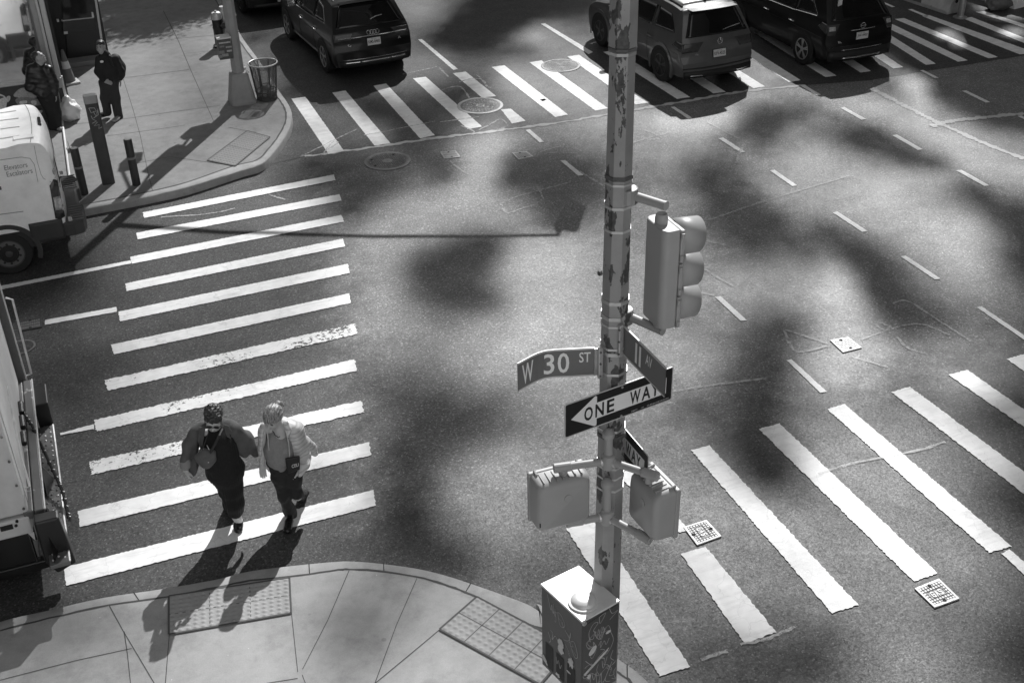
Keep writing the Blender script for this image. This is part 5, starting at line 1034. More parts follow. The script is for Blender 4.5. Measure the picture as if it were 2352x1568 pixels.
class Car:
    def __init__(s, root, W, L, path, wprof, belt, bot=.27, bow=.10, tail=.28, crown=.055, ny=6):
        s.root, s.W, s.L, s.path, s.wp, s.bot, s.bow, s.tail, s.crown = root, W, L, path, wprof, bot, bow, tail, crown
    def w(s, y, z):
        p = 1.0
        if y < s.tail: p -= .10*((s.tail - y)/s.tail)**2
        if y > s.L - .7: p -= .16*((y - s.L + .7)/.7)**2
        return s.W/2*p*float(np.interp(z, [q[0] for q in s.wp], [q[1] for q in s.wp]))
    def top(s, u, k, off=0.0):
        y, z = cr(s.path, u); fade = max(0, min(1, (1.0 - y)/.6)) if y < 1.0 else 0
        ff = max(0, (y - s.L + .9)/.9)
        h = s.crown*(1 if y > .5 else .35)
        yb = y + s.bow*fade*k*k*abs(k)**.5 - .25*ff*k*k
        x = k*s.w(yb if y < 1 else y, z - h)
        q = Vector((x, yb, z - h*abs(k)**3.5))
        if off:
            e = 1e-2; a = s.top(u + e, k) - s.top(u - e, k); b = s.top(u, min(1, k + e)) - s.top(u, max(-1, k - e))
            n = b.cross(a); n = n.normalized() if n.length > 1e-9 else Vector((0, 0, 1))
            if n.z < 0 and y > .2: n = -n
            if y <= .35 and n.y > 0: n = -n
            q = q + n*off
        return q
    def side(s, y, z, sg, off=0.0): return Vector((sg*(s.w(y, z) + off), y, z))
    def zb(s, y): return s.bot + (.06*max(0, (.6 - y)/.6))
    def body(s, m, K=4, NS=18, NC=20):
        us = np.arange(0, len(s.path) - 1 + 1e-6, 1/K); mb = MB(); rows = []
        for u in us:
            row = []
            T = [s.top(u, -1 + 2*i/NC) for i in range(NC + 1)]
            for j in range(NS): t = j/NS; z = lerp(s.zb(T[0].y), T[0].z, t); row.append(Vector((-s.w(T[0].y, z), T[0].y, z)))
            row += T
            for j in range(NS): t = 1 - (j + 1)/NS; z = lerp(s.zb(T[-1].y), T[-1].z, t); row.append(Vector((s.w(T[-1].y, z), T[-1].y, z)))
            rows.append(row)
        mb.grid(rows)
        for ui in (0, len(us) - 1):   # bumper faces
            u = us[ui]; g_ = []
            for j in range(NS + 1):
                t = j/NS; r_ = []
                for i in range(NC + 1):
                    k = -1 + 2*i/NC; q = s.top(u, k); ed = s.top(u, 1 if k > 0 else -1); z = lerp(s.zb(ed.y), q.z, t); r_.append(Vector((k*s.w(ed.y, min(z, ed.z)), q.y, z)))
                g_.append(r_)
            mb.grid(g_)
        o = mb.build('body', m, s.root, smooth=True, local=True, ang=38)
        bm = bmesh.new(); bm.from_mesh(o.data); bmesh.ops.remove_doubles(bm, verts=bm.verts, dist=.0015); bmesh.ops.recalc_face_normals(bm, faces=bm.faces); bm.to_mesh(o.data); bm.free()
        o.data.set_sharp_from_angle(angle=R(38)); s.b = o; return o
    def panel(s, nm, u0, u1, k0, k1, m, off=.006, n=10, mm=14, parent=None, ku=None):
        """patch on the top strip between path positions u0..u1; ku(t) narrows it"""
        g_ = []
        for i in range(n + 1):
            u = lerp(u0, u1, i/n); a, b = (k0, k1) if ku is None else ku(i/n); g_.append([s.top(u, lerp(a, b, j/mm), off) for j in range(mm + 1)])
        mb = MB(); mb.grid(g_); o = mb.build(nm, m, parent or s.root, smooth=True, local=True); sd = o.modifiers.new('t', 'SOLIDIFY'); sd.thickness = .006; sd.offset = 0; return o
    def sidepanel(s, nm, outline, sg, m, off=.005, n=10, mm=5, parent=None):
        """outline: lower polyline and upper polyline of (y, z)"""
        lo, hi = outline; mb = MB(); g_ = []
        def pl(P, t):
            t = t*(len(P) - 1); i = min(len(P) - 2, int(t)); f = t - i; return lerp(P[i][0], P[i+1][0], f), lerp(P[i][1], P[i+1][1], f)
        for i in range(n + 1):
            a, b = pl(lo, i/n), pl(hi, i/n); g_.append([s.side(lerp(a[0], b[0], j/mm), lerp(a[1], b[1], j/mm), sg, off) for j in range(mm + 1)])
        mb.grid(g_); o = mb.build(nm, m, parent or s.root, smooth=True, local=True); sd = o.modifiers.new('t', 'SOLIDIFY'); sd.thickness = .006; sd.offset = 0; return o
    def cap(s, x, z, off=.0):
        k = x/(s.W/2*.9); q = s.top(0, max(-1, min(1, k))); return Vector((x, q.y - off, z))
    def capbox(s, nm, x0, x1, z0, z1, m, off=.01, n=14, parent=None, sl=0):
        g_ = [[s.cap(lerp(x0, x1, i/n) + sl*(z - z0), z, off) for z in (z0, (z0+z1)/2, z1)] for i in range(n + 1)]
        mb = MB(); mb.grid(g_); o = mb.build(nm, m, parent or s.root, smooth=True, local=True); sd = o.modifiers.new('t', 'SOLIDIFY'); sd.thickness = .02; sd.offset = 0; return o
    def wheels(s, ys, r, m_rim, spokes=5, arch=1.16, wid=.22, m_arch=None, hole=.64):
        for y in ys:
            for sg in (-1, 1):
                xo = sg*(s.W/2 + .014); xi = xo - sg*wid
                # arch shadow and lip on the body side
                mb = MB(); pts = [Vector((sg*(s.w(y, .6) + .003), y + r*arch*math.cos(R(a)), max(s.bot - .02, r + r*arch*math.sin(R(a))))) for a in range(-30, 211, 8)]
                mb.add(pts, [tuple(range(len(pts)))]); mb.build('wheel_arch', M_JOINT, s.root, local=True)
                if m_arch is not None:
                    mb = MB(); g_ = []
                    for a in range(-22, 203, 6):
                        c_a, s_a = math.cos(R(a)), math.sin(R(a)); g_.append([Vector((sg*(s.w(y, .6) + .012), y + r*q*c_a, r + r*q*s_a)) for q in (arch*.97, arch*1.14)] + [Vector((sg*(s.w(y, .6) - .02), y + r*q*c_a, r + r*q*s_a)) for q in (arch*1.15,)])
                    mb.grid(g_); mb.build('arch_trim', m_arch, s.root, local=True, smooth=True)
                Mw = Matrix.Translation((xo, y, r)) @ Matrix.Rotation(R(90)*sg, 4, 'Y')
                w_ = MB(); w_.lathe([(r*.62, -wid), (r*.93, -wid), (r, -wid + .03), (r, -.03), (r*.94, 0), (r*.66, .004), (r*.64, -.02)], n=36, M=Mw); wh = w_.build('wheel', M_TYRE, s.root, smooth=True, local=True, ang=40)
                d = MB(); d.lathe([(r*.66, -.06), (r*.66, .002), (r*.61, .003), (r*.60, -.05), (.02, -.055)], n=32, M=Mw); d.build('rim', m_rim if spokes else m_rim, wh, smooth=True, local=True, ang=40)
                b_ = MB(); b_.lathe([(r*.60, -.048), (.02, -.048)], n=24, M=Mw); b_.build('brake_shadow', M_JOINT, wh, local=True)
                for k in range(spokes):
                    a = 2*math.pi*k/spokes
                    for da in ((-.13, .13) if spokes <= 5 else (0,)):
                        sp = MB(); c1, c0 = math.cos(a + da), math.cos(a + da*.5); s1, s0 = math.sin(a + da), math.sin(a + da*.5)
                        w1 = .014 if spokes <= 5 else .02
                        P0 = Vector((.05*c0, .05*s0, 0)); P1 = Vector((r*.62*c1, r*.62*s1, 0)); t = (P1 - P0).normalized(); nn = Vector((-t.y, t.x, 0))*w1
                        sp.add([P0 + nn, P0 - nn, P1 - nn*1.2, P1 + nn*1.2] + [p + Vector((0, 0, -.03)) for p in (P0 + nn, P0 - nn, P1 - nn*1.2, P1 + nn*1.2)], [(0, 1, 2, 3), (0, 4, 5, 1), (1, 5, 6, 2), (2, 6, 7, 3), (3, 7, 4, 0)], M=Mw @ Matrix.Translation((0, 0, -.006)))
                        sp.build('spoke', m_rim, wh, local=True)
                hb = MB(); hb.lathe([(.055, -.04), (.055, -.003), (.04, .002), (.005, .003)], n=16, M=Mw); hb.build('hub_cap', m_rim, wh, smooth=True, local=True, ang=40)
    def plate(s, txt, z, x=0.0, u=None, w=.305, h=.155, frame=True):
        c = s.top(u, 0, .012) if u is not None else s.cap(x, z, .025)
        up_ = (s.top(u + .15, 0) - s.top(u - .15, 0)).normalized() if u is not None else Vector((0, 0, 1))
        nn = Vector((0, -up_.z, up_.y)); P_ = lambda a, b, o: c + Vector((a, 0, 0)) + up_*b + nn*o
        def sl(a, b, o0, o1, m, nm, pr):
            mb = MB(); q = [(-a, -b), (a, -b), (a, b), (-a, b)]; mb.add([P_(x_, y_, o0) for x_, y_ in q] + [P_(x_, y_, o1) for x_, y_ in q], [(3, 2, 1, 0), (4, 5, 6, 7), (0, 1, 5, 4), (1, 2, 6, 5), (2, 3, 7, 6), (3, 0, 4, 7)]); return mb.build(nm, m, pr, local=True)
        p = sl(w/2, h/2, 0, .012, M_PLATE, 'number_plate', s.root)
        if frame: sl(w/2 + .012, h/2 + .012, -.01, .008, M_TRIM, 'plate_frame', p)
        v, f, _ = text_mesh(txt, .02); mb = MB(); mb.add([P_(-w*.43 + q[0]*w*.86, -h*.24 + q[1]*h*.44, .014) for q in v], f); mb.build('lettering', M_PLTXT, p, local=True)
        mb = MB(); v, f, _ = text_mesh('NEW YORK', 0); mb.add([P_(-w*.2 + q[0]*w*.4, h*.29 + q[1]*h*.11, .014) for q in v], f); mb.build('lettering', M_PLTXT, p, local=True)
        return p
    def letters(s, txt, x, u, w, h, m, off=.012):
        c = s.top(u, x/(s.W/2), off); up_ = (s.top(u + .1, 0) - s.top(u - .1, 0)).normalized()
        v, f, _ = text_mesh(txt, .02); mb = MB(); mb.add([c + Vector((q[0]*w, 0, 0)) + up_*(q[1]*h) for q in v], f); return mb.build('badge_lettering', m, s.root, local=True)
def path_tube(car, pts, r, n=8): return MB().tube(pts, r, n)
def car_root(nm, label, left_contact, heading, W, over, cat='car', group=None):
    """left_contact: ground point of the rear left tyre; local origin = middle of the tail"""
    h = R(heading); rx = Vector((math.cos(h), math.sin(h), 0)); fy = Vector((-math.sin(h), math.cos(h), 0))
    p = Vector((left_contact.x, left_contact.y, 0)) + rx*(W/2 - .10) - fy*over
    return thing(nm, label, cat, p, h, group)
def suv_extras(c, win_lo, win_hi, glass_u, mirror_y, rail=True, chrome_win=True):
    for sg in (-1, 1):
        for lo, hi in zip(win_lo, win_hi): c.sidepanel('side_window', (lo, hi), sg, M_CARGLASS)
        if chrome_win:
            lo = [q for w_ in win_lo for q in w_]; mb = MB(); mb.tube([c.side(y, z - .012, sg, .008) for y, z in lo], .009, 6); mb.build('window_trim', M_CHROME, c.root, smooth=True, local=True)
            hi = [q for w_ in win_hi for q in w_]; mb = MB(); mb.tube([c.side(y, z + .012, sg, .008) for y, z in [lo[0]] + hi], .008, 6); mb.build('window_trim', M_CHROME, c.root, smooth=True, local=True)
        m = MB(); q = c.side(mirror_y, 1.02, sg); m.box(q + Vector((sg*.11, 0, .05)), (.20, .11, .15)); o = m.build('door_mirror', c.b.data.materials[0], c.root, local=True, bevel=.03); m = MB(); m.box(q + Vector((sg*.11, -.058, .05)), (.17, .004, .12)); m.build('mirror_glass', M_CHROME, o, local=True)
        for hy in (1.35, 2.35): m = MB(); m.tube([c.side(hy, .87, sg, .004), c.side(hy + .03, .875, sg, .035), c.side(hy + .17, .88, sg, .035), c.side(hy + .2, .885, sg, .004)], .013, 6); m.build('door_handle', c.b.data.materials[0] if not chrome_win else M_CHROME, c.root, smooth=True, local=True)
        for hy in (1.55, 2.62):
            m = MB(); m.tube([c.side(hy + .04*(z - .4), z, sg, .001) for z in np.linspace(.36, .98, 8)], .004, 4); m.build('door_gap', M_JOINT, c.root, local=True)
        if rail: m = MB(); m.tube([c.top(u, sg*.86, .012) for u in np.linspace(glass_u[1] + 1.0, glass_u[1] + 3.1, 12)], .018, 8); m.build('roof_rail', M_TRIM if not chrome_win else M_CHROME, c.root, smooth=True, local=True)
        m = MB(); m.tube([c.side(y, z, sg, .002) for y, z in ((.3, .78), (1.4, .80), (2.6, .80), (3.9, .76))], .006, 4); m.build('crease', c.b.data.materials[0], c.root, local=True)
SUVW = [(.2, .93), (.35, .97), (.6, 1.0), (.85, .99), (1.0, .955), (1.1, .93), (1.4, .82), (1.62, .74), (1.8, .70)]
# --- black SUV with four rings
P_A = M_ = None
path_a = [(0, .64), (.03, .68), (.075, .78), (.085, .95), (.115, 1.03), (.17, 1.10), (.30, 1.28), (.44, 1.47), (.56, 1.575), (.75, 1.61), (1.2, 1.645), (1.9, 1.65), (2.5, 1.59), (2.85, 1.44), (3.25, 1.17), (3.5, 1.07), (4.0, 1.00), (4.4, .90), (4.62, .74), (4.66, .60)]
M_PA = car_paint('black_car_paint', .006, 0, .3, .30)
ra = car_root('parked_suv', 'glossy black SUV with chrome strip and four ring badge, nearest the litter basket', G(757, 164), 4.0, 1.84, .93, group='cars waiting in the avenue')
A = Car(ra, 1.84, 4.66, path_a, SUVW, 1.0); A.body(M_PA)
A.panel('rear_window', 5.15, 7.75, -.86, .86, M_CARGLASS, .008, ku=lambda t: (-.93 + .12*t, .93 - .12*t))
suv_extras(A, [[(.85, 1.14), (1.5, 1.10)], [(1.56, 1.09), (2.55, 1.06)], [(2.62, 1.06), (3.2, 1.05)]], [[(1.10, 1.40), (1.48, 1.47)], [(1.54, 1.475), (2.45, 1.46)], [(2.52, 1.45), (2.75, 1.36)]], (5, 8), 3.0)
A.wheels((.93, 3.75), .36, M_ALLOY, 5)
m = MB(); m.grid([[A.top(7.7, k, .02) for k in np.linspace(-.80, .80, 12)], [A.top(7.7, k, .02) + Vector((0, -.10, .03)) for k in np.linspace(-.78, .78, 12)], [A.top(8.3, k, .012) for k in np.linspace(-.80, .80, 12)]]); m.build('spoiler', M_PA, ra, smooth=True, local=True)
for sg in (-1, 1): A.panel('tail_lamp', 2.55, 3.9, sg*.55, sg*.99, M_TAIL, .010, ku=lambda t, sg=sg: (sg*(.60 - .1*t), sg*.985))
m = MB(); m.tube([A.top(2.9, k, .018) for k in np.linspace(-.90, .90, 20)], .011, 6); m.build('chrome_strip', M_CHROME, ra, smooth=True, local=True)
for i in range(4):
    cx_ = (-.099 + .066*i); c0 = A.top(3.55, 0, .020); m = MB(); m.tube([c0 + Vector((cx_ + .045*math.cos(a), 0, .045*math.sin(a))) for a in np.linspace(0, 2*math.pi, 20, endpoint=False)], .0065, 6, closed=True); m.build('ring_badge', M_CHROME, ra, smooth=True, local=True)
A.plate('KMS-8460', .8, u=2.15); A.letters('Q5', -.62, 1.75, .13, .055, M_PLATE); A.letters('A', .60, 1.9, .07, .05, M_CHROME)
A.capbox('lower_valance', -.80, .80, .31, .45, M_TRIM, .012); 
for x0, x1 in ((-.70, -.36), (-.34, .34), (.36, .70)): A.capbox('bumper_trim', x0, x1, .39, .425, M_CHROME, .022)
A.capbox('bumper_trim', -.74, .74, .47, .478, M_CHROME, .014)
m = MB(); m.tube([A.top(5.75, .02, .018), A.top(5.95, .2, .02), A.top(6.0, .38, .018)], .011, 6); m.build('rear_wiper', M_CHROME, ra, local=True)
for sg in (-1, 1): A.sidepanel('sill_trim', ([(1.35, .30), (3.3, .30)], [(1.35, .36), (3.3, .36)]), sg, M_ALLOY, .006)
# --- grey SUV with round badge
path_v = [(0, .62), (.03, .67), (.065, .76), (.07, .93), (.09, 1.03), (.13, 1.12), (.22, 1.28), (.34, 1.50), (.44, 1.62), (.66, 1.665), (1.2, 1.69), (1.9, 1.69), (2.5, 1.63), (2.9, 1.46), (3.3, 1.20), (3.55, 1.10), (4.0, 1.04), (4.45, .94), (4.66, .78), (4.70, .62)]
M_PV = car_paint('grey_car_paint', .11, .3, .4, .5); M_PVR = car_paint('sunlit_roof_paint', .42, .2, .4)
rv = car_root('parked_suv', 'mid grey SUV with pale sunlit roof and black rims partly behind the signal pole', G(1524, 185), 2.2, 1.79, .95, group='cars waiting in the avenue')
V = Car(rv, 1.79, 4.70, path_v, SUVW, 1.0); V.body(M_PV)
V.panel('rear_window', 5.1, 7.6, -.88, .88, M_CARGLASS, .008, ku=lambda t: (-.92 + .10*t, .92 - .10*t))
suv_extras(V, [[(.55, 1.16), (1.4, 1.11)], [(1.46, 1.10), (2.5, 1.08)], [(2.57, 1.08), (3.25, 1.08)]], [[(.85, 1.47), (1.38, 1.51)], [(1.44, 1.515), (2.45, 1.50)], [(2.52, 1.49), (2.8, 1.38)]], (5, 8), 3.05, chrome_win=False)
V.panel('sunlit_roof', 9.15, 12.2, -.80, .80, M_PVR, .004)  # paler sheet: sunlight on the roof put into the paint colour
V.wheels((.95, 3.74), .37, M_BRIM, 5, m_arch=M_PV)
m = MB(); m.grid([[V.top(7.6, k, .02) for k in np.linspace(-.82, .82, 12)], [V.top(7.6, k, .02) + Vector((0, -.11, .045)) for k in np.linspace(-.80, .80, 12)], [V.top(8.4, k, .010) for k in np.linspace(-.82, .82, 12)]]); m.build('spoiler', M_PV, rv, smooth=True, local=True)
for sg in (-1, 1):
    V.panel('tail_lamp', 2.5, 4.0, sg*.48, sg*.99, M_TAIL, .010, ku=lambda t, sg=sg: (sg*(.60 - .13*t), sg*.985)); V.sidepanel('tail_lamp', ([(.17, .86), (.55, .93)], [(.17, 1.02), (.42, 1.03)]), sg, M_TAIL, .007)
c0 = V.top(3.75, 0, .020); m = MB(); m.tube([c0 + Vector((.062*math.cos(a), 0, .062*math.sin(a))) for a in np.linspace(0, 2*math.pi, 22, endpoint=False)], .0075, 6, closed=True); bd = m.build('round_badge', M_CHROME, rv, smooth=True, local=True)
m = MB(); m.tube([c0 + Vector((x, 0, z)) for x, z in ((-.042, .03), (-.022, -.045), (0, .0), (.022, -.045), (.042, .03))], .006, 5); m.tube([c0 + Vector((x, 0, z)) for x, z in ((-.02, .05), (0, .012), (.02, .05))], .006, 5); m.build('badge_letters', M_CHROME, bd, local=True)
V.plate('KFV-4525', .8, u=1.95); V.letters('TIGUAN', -.60, 2.02, .20, .035, M_CHROME)
V.capbox('lower_valance', -.84, .84, .30, .44, M_TRIM, .014); V.capbox('bumper_strip', -.86, .86, .49, .515, M_TRIM, .010)
for x0, x1 in ((-.70, -.42), (.42, .70)): V.capbox('exhaust_trim', x0, x1, .335, .36, M_CHROME, .03)
m = MB(); m.tube([V.top(5.55, .15, .018), V.top(5.7, .35, .02), V.top(5.85, .72, .018)], .010, 6); m.build('rear_wiper', M_CHROME, rv, local=True)
m = MB(); a = V.top(9.3, 0, 0); m.add([a + Vector((-.025, -.07, 0)), a + Vector((.025, -.07, 0)), a + Vector((0, .12, 0)), a + Vector((0, -.08, .075))], [(0, 1, 3), (1, 2, 3), (2, 0, 3), (0, 2, 1)]); m.build('roof_aerial', M_TRIM, rv, local=True)
# --- black crossover with ring and bar badge
path_n = [(0, .62), (.03, .66), (.06, .74), (.065, .92), (.09, 1.02), (.14, 1.12), (.26, 1.30), (.40, 1.50), (.50, 1.60), (.72, 1.65), (1.2, 1.69), (1.9, 1.69), (2.5, 1.62), (2.9, 1.44), (3.25, 1.2), (3.5, 1.08), (3.95, 1.02), (4.4, .92), (4.60, .76), (4.65, .60)]
M_PN = car_paint('dark_car_paint', .006, 0, .3, .25)
rn = car_root('parked_suv', 'black crossover with bright alloy wheels straddling the far crosswalk beside the grey SUV', G(1847, 147), .6, 1.78, .93, group='cars waiting in the avenue')
N = Car(rn, 1.78, 4.65, path_n, SUVW, 1.0); N.body(M_PN)
N.panel('rear_window', 5.1, 7.65, -.86, .86, M_CARGLASS, .008, ku=lambda t: (-.90 + .12*t, .90 - .12*t))
suv_extras(N, [[(.62, 1.18), (1.4, 1.12)], [(1.46, 1.11), (2.45, 1.08)], [(2.52, 1.08), (3.2, 1.07)]], [[(.92, 1.42), (1.38, 1.48)], [(1.44, 1.485), (2.4, 1.48)], [(2.47, 1.47), (2.75, 1.36)]], (5, 8), 3.0)
N.wheels((.93, 3.64), .36, M_ALLOY, 5)
m = MB(); m.grid([[N.top(7.65, k, .02) for k in np.linspace(-.8, .8, 12)], [N.top(7.65, k, .02) + Vector((0, -.10, .04)) for k in np.linspace(-.78, .78, 12)], [N.top(8.4, k, .010) for k in np.linspace(-.8, .8, 12)]]); m.build('spoiler', M_PN, rn, smooth=True, local=True)
for sg in (-1, 1):
    N.panel('tail_lamp', 2.6, 4.6, sg*.66, sg*.99, M_TAIL, .010, ku=lambda t, sg=sg: (sg*(.80 - .12*t), sg*.985)); N.panel('lamp_glint', 3.3, 4.2, sg*.80, sg*.95, M_CLEAR, .014)
    N.sidepanel('tail_lamp', ([(.16, .88), (.5, .98)], [(.18, 1.08), (.40, 1.10)]), sg, M_TAIL, .007)
c0 = N.top(3.7, 0, .022); m = MB(); m.tube([c0 + Vector((.06*math.cos(a), 0, .055*math.sin(a))) for a in np.linspace(0, 2*math.pi, 22, endpoint=False)], .009, 6, closed=True); bd = m.build('round_badge', M_CHROME, rn, smooth=True, local=True)
m = MB(); m.box(c0 + Vector((0, -.004, 0)), (.145, .012, .024)); m.build('badge_bar', M_CHROME, bd, local=True)
m = MB(); m.tube([N.top(3.05, k, .018) for k in np.linspace(-.38, .38, 12)], .012, 6); m.build('chrome_strip', M_CHROME, rn, smooth=True, local=True)
N.plate('JW-4902', .8, u=2.3, frame=False); N.letters('ROGUE', -.62, 1.25, .26, .05, M_PLATE)
N.capbox('lower_valance', -.82, .82, .29, .50, M_TRIM, .012); N.capbox('bumper_trim', -.50, .50, .335, .365, M_CHROME, .03); N.capbox('bumper_trim', -.52, .52, .525, .535, M_CHROME, .012)
m = MB(); q = N.top(6.6, -.62, .016); m.box(q, (.10, .02, .20)); m.build('window_sticker', M_PLATE, rn, local=True)
# --- dark car ahead, only its tail shows at the top edge
path_c = [(0, .66), (.03, .70), (.06, .80), (.08, .98), (.20, 1.06), (.45, 1.12), (.75, 1.25), (1.1, 1.40), (1.5, 1.46), (2.0, 1.46), (2.5, 1.38), (3.0, 1.15), (3.4, 1.0), (4.0, .95), (4.5, .84), (4.8, .62)]
rc_ = car_root('parked_car', 'dark car at the top edge of the photo with only its tail and plate showing', G(563, 29), 2.5, 1.85, .95, group='cars waiting in the avenue')
Cc = Car(rc_, 1.85, 4.8, path_c, [(.2, .94), (.6, 1.0), (.95, .97), (1.1, .90), (1.4, .74), (1.6, .7)], 1.0); Cc.body(M_PN); Cc.wheels((.95, 3.75), .34, M_BRIM, 5); Cc.panel('rear_window', 5.2, 7.3, -.85, .85, M_CARGLASS, .008)
Cc.plate('JCK-3070', .5, x=.0); Cc.capbox('lower_valance', -.78, .78, .31, .40, M_TRIM, .012)
for sg in (-1, 1): Cc.panel('tail_lamp', 2.0, 3.2, sg*.5, sg*.98, M_TAIL, .010)

# ------------------------------------------------------------------ white van
M_VAN = car_paint('white_van_paint', .93, 0, .45, .3); M_VBUMP = mat('bumper_plastic', .045, .6, 0, .15, 10); M_LOGO = mat('logo_dark', .10, .5); M_LOGOL = mat('logo_letter', .75, .5); M_VTXT = mat('van_lettering', .20, .5)
van = thing('delivery_van', 'white panel van lettered Elevators Escalators parked at the far kerb', 'van', (-.33, 19.26, 0), R(90))
VW_, VL = 2.03, 5.3
pv_ = [(0, 1.45), (.0, 1.7), (.02, 1.88), (.07, 2.0), (.16, 2.055), (.4, 2.075), (1.5, 2.09), (2.8, 2.08), (3.6, 2.0), (4.1, 1.65), (4.45, 1.25), (5.0, 1.05), (5.25, .85), (5.3, .6)]
vw_ = [(.3, .985), (.8, 1.0), (1.2, 1.0), (1.5, .98), (1.8, .93), (2.0, .90), (2.2, .88)]
VN = Car(van, VW_, VL, pv_, vw_, 1.0, bot=.42, bow=.06, tail=.22, crown=.05); VN.body(M_VAN, NS=24)
VN.wheels((.98, 4.1), .355, mat('wheel_steel', .06, .5), 0, arch=1.22, wid=.23, m_arch=M_VBUMP)
for sg in (-1, 1):
    VN.sidepanel('lower_cladding', ([(.10, .44), (.60, .44)], [(.10, .80), (.60, .80)]), sg, M_VBUMP, .010)
    VN.sidepanel('lower_cladding', ([(1.42, .44), (3.6, .44)], [(1.42, .62), (3.6, .62)]), sg, M_VBUMP, .010)
    # tall tail lamp
    lo = [(.045, .80), (.12, .78), (.19, .82)]; hi = [(.03, 1.40), (.08, 1.44), (.16, 1.36)]
    tl = VN.sidepanel('tail_lamp', (lo, hi), sg, M_TAIL, .010); VN.sidepanel('lamp_lens', ([(.05, .93), (.16, .95)], [(.045, 1.15), (.15, 1.17)]), sg, M_CLEAR, .016, parent=tl)
    m = MB(); m.grid([[VN.cap(sg*(x), z, .006) for z in np.linspace(.82, 1.40, 8)] for x in (.885, .92, .95)]); m.build('tail_lamp', M_TAIL, van, local=True, smooth=True)
    # wheel dish with holes
    for y in (.98, 4.1):
        Mw = Matrix.Translation((sg*(VW_/2 + .0), y, .355)) @ Matrix.Rotation(R(90)*sg, 4, 'Y')
        for k in range(10): a = 2*math.pi*k/10; d = MB(); d.cyl((.165*math.cos(a), .165*math.sin(a), -.02), (.165*math.cos(a), .165*math.sin(a), .006), .02, n=10, M=Mw); d.build('wheel_hole', M_JOINT, van, local=True)
        d = MB(); d.lathe([(.14, -.03), (.145, .01), (.12, .012), (.115, -.02), (.02, -.025)], n=28, M=Mw); d.build('wheel_dish', M_TRIM, van, local=True, smooth=True)
        d = MB(); d.lathe([(.23, -.02), (.22, .004), (.15, .006), (.145, -.01)], n=28, M=Mw); d.build('wheel_ring', mat('painted_steel', .13, .5), van, local=True, smooth=True, ang=50)
    # pressed side panel outline and door seam
    def loop(P_, r=.005, nm='panel_seam'): m = MB(); m.tube([VN.side(y, z, sg, .001) for y, z in P_], r, 4); m.build(nm, mat('seam_grey', .25, .6), van, local=True)
    loop([(.31, 1.45), (.30, 1.72), (.34, 1.82), (.46, 1.86), (1.8, 1.88)]); loop([(.24, 2.0), (.25, 1.75), (.24, 1.55), (.22, 1.49), (.12, 1.40)], .004); loop([(.62, 1.02), (1.1, 1.04), (2.8, 1.06)], .007)
# roof ribs and rear edge
for x in (-.6, -.2, .2, .6): m = MB(); m.tube([VN.top(u, x/.92, .0) for u in np.linspace(5.0, 7.6, 10)], .014, 6); m.build('roof_rib', M_VAN, van, smooth=True, local=True)
m = MB(); m.tube([VN.top(4.55, k, .001) for k in np.linspace(-.98, .98, 14)], .006, 4); m.build('roof_seam', mat('seam_grey', .25, .6), van, local=True)
m = MB(); m.box(VN.top(3.6, 0, .01) + Vector((0, 0, .0)), (.32, .05, .05)); m.build('brake_lamp', M_TAIL, van, local=True, bevel=.012)
m = MB(); q = VN.top(4.9, -.74, .004); m.box(q, (.14, .3, .02)); m.build('roof_mount', M_VAN, van, local=True, bevel=.006)
for sg in (-1, 1):
    m = MB(); m.grid([[VN.cap(x, z, .008) for z in np.linspace(1.18, 1.62, 6)] for x in np.linspace(sg*.10, sg*.72, 8)]); m.build('rear_window', M_CARGLASS, van, local=True, smooth=True)
    for z in (.95, 1.55): m = MB(); m.box(VN.cap(sg*.93, z, .015), (.10, .05, .07)); m.build('door_hinge', mat('hinge_plastic', .4, .5), van, local=True, bevel=.012)
m = MB(); m.tube([VN.cap(0, z, .003) for z in np.linspace(.82, 2.0, 8)], .006, 4); m.build('door_gap', M_JOINT, van, local=True)
# deep rear bumper with ribbed step
m = MB(); P_ = [(-1.0, .12), (-1.01, -.06), (-.96, -.20), (-.80, -.25), (-.35, -.26), (-.30, -.20), (.30, -.20), (.35, -.26), (.80, -.25), (.96, -.20), (1.01, -.06), (1.0, .12)]
m.prism(P_, .46, .70); bmp = m.build('rear_bumper', M_VBUMP, van, local=True, bevel=.035, seg=3)
for i in range(22):
    x = -.93 + 1.86*i/21
    if abs(x) < .33: continue
    m = MB(); m.box((x, -.12, .704), (.022, .20, .012)); m.build('step_rib', mat('rib_plastic', .13, .6), bmp, local=True)
m = MB(); m.box((-1.0, -.02, .76), (.05, .06, .07)); m.build('marker_lamp', M_CLEAR, van, local=True, bevel=.006); m = MB(); m.box((1.0, -.02, .76), (.05, .06, .07)); m.build('marker_lamp', M_CLEAR, van, local=True, bevel=.006)
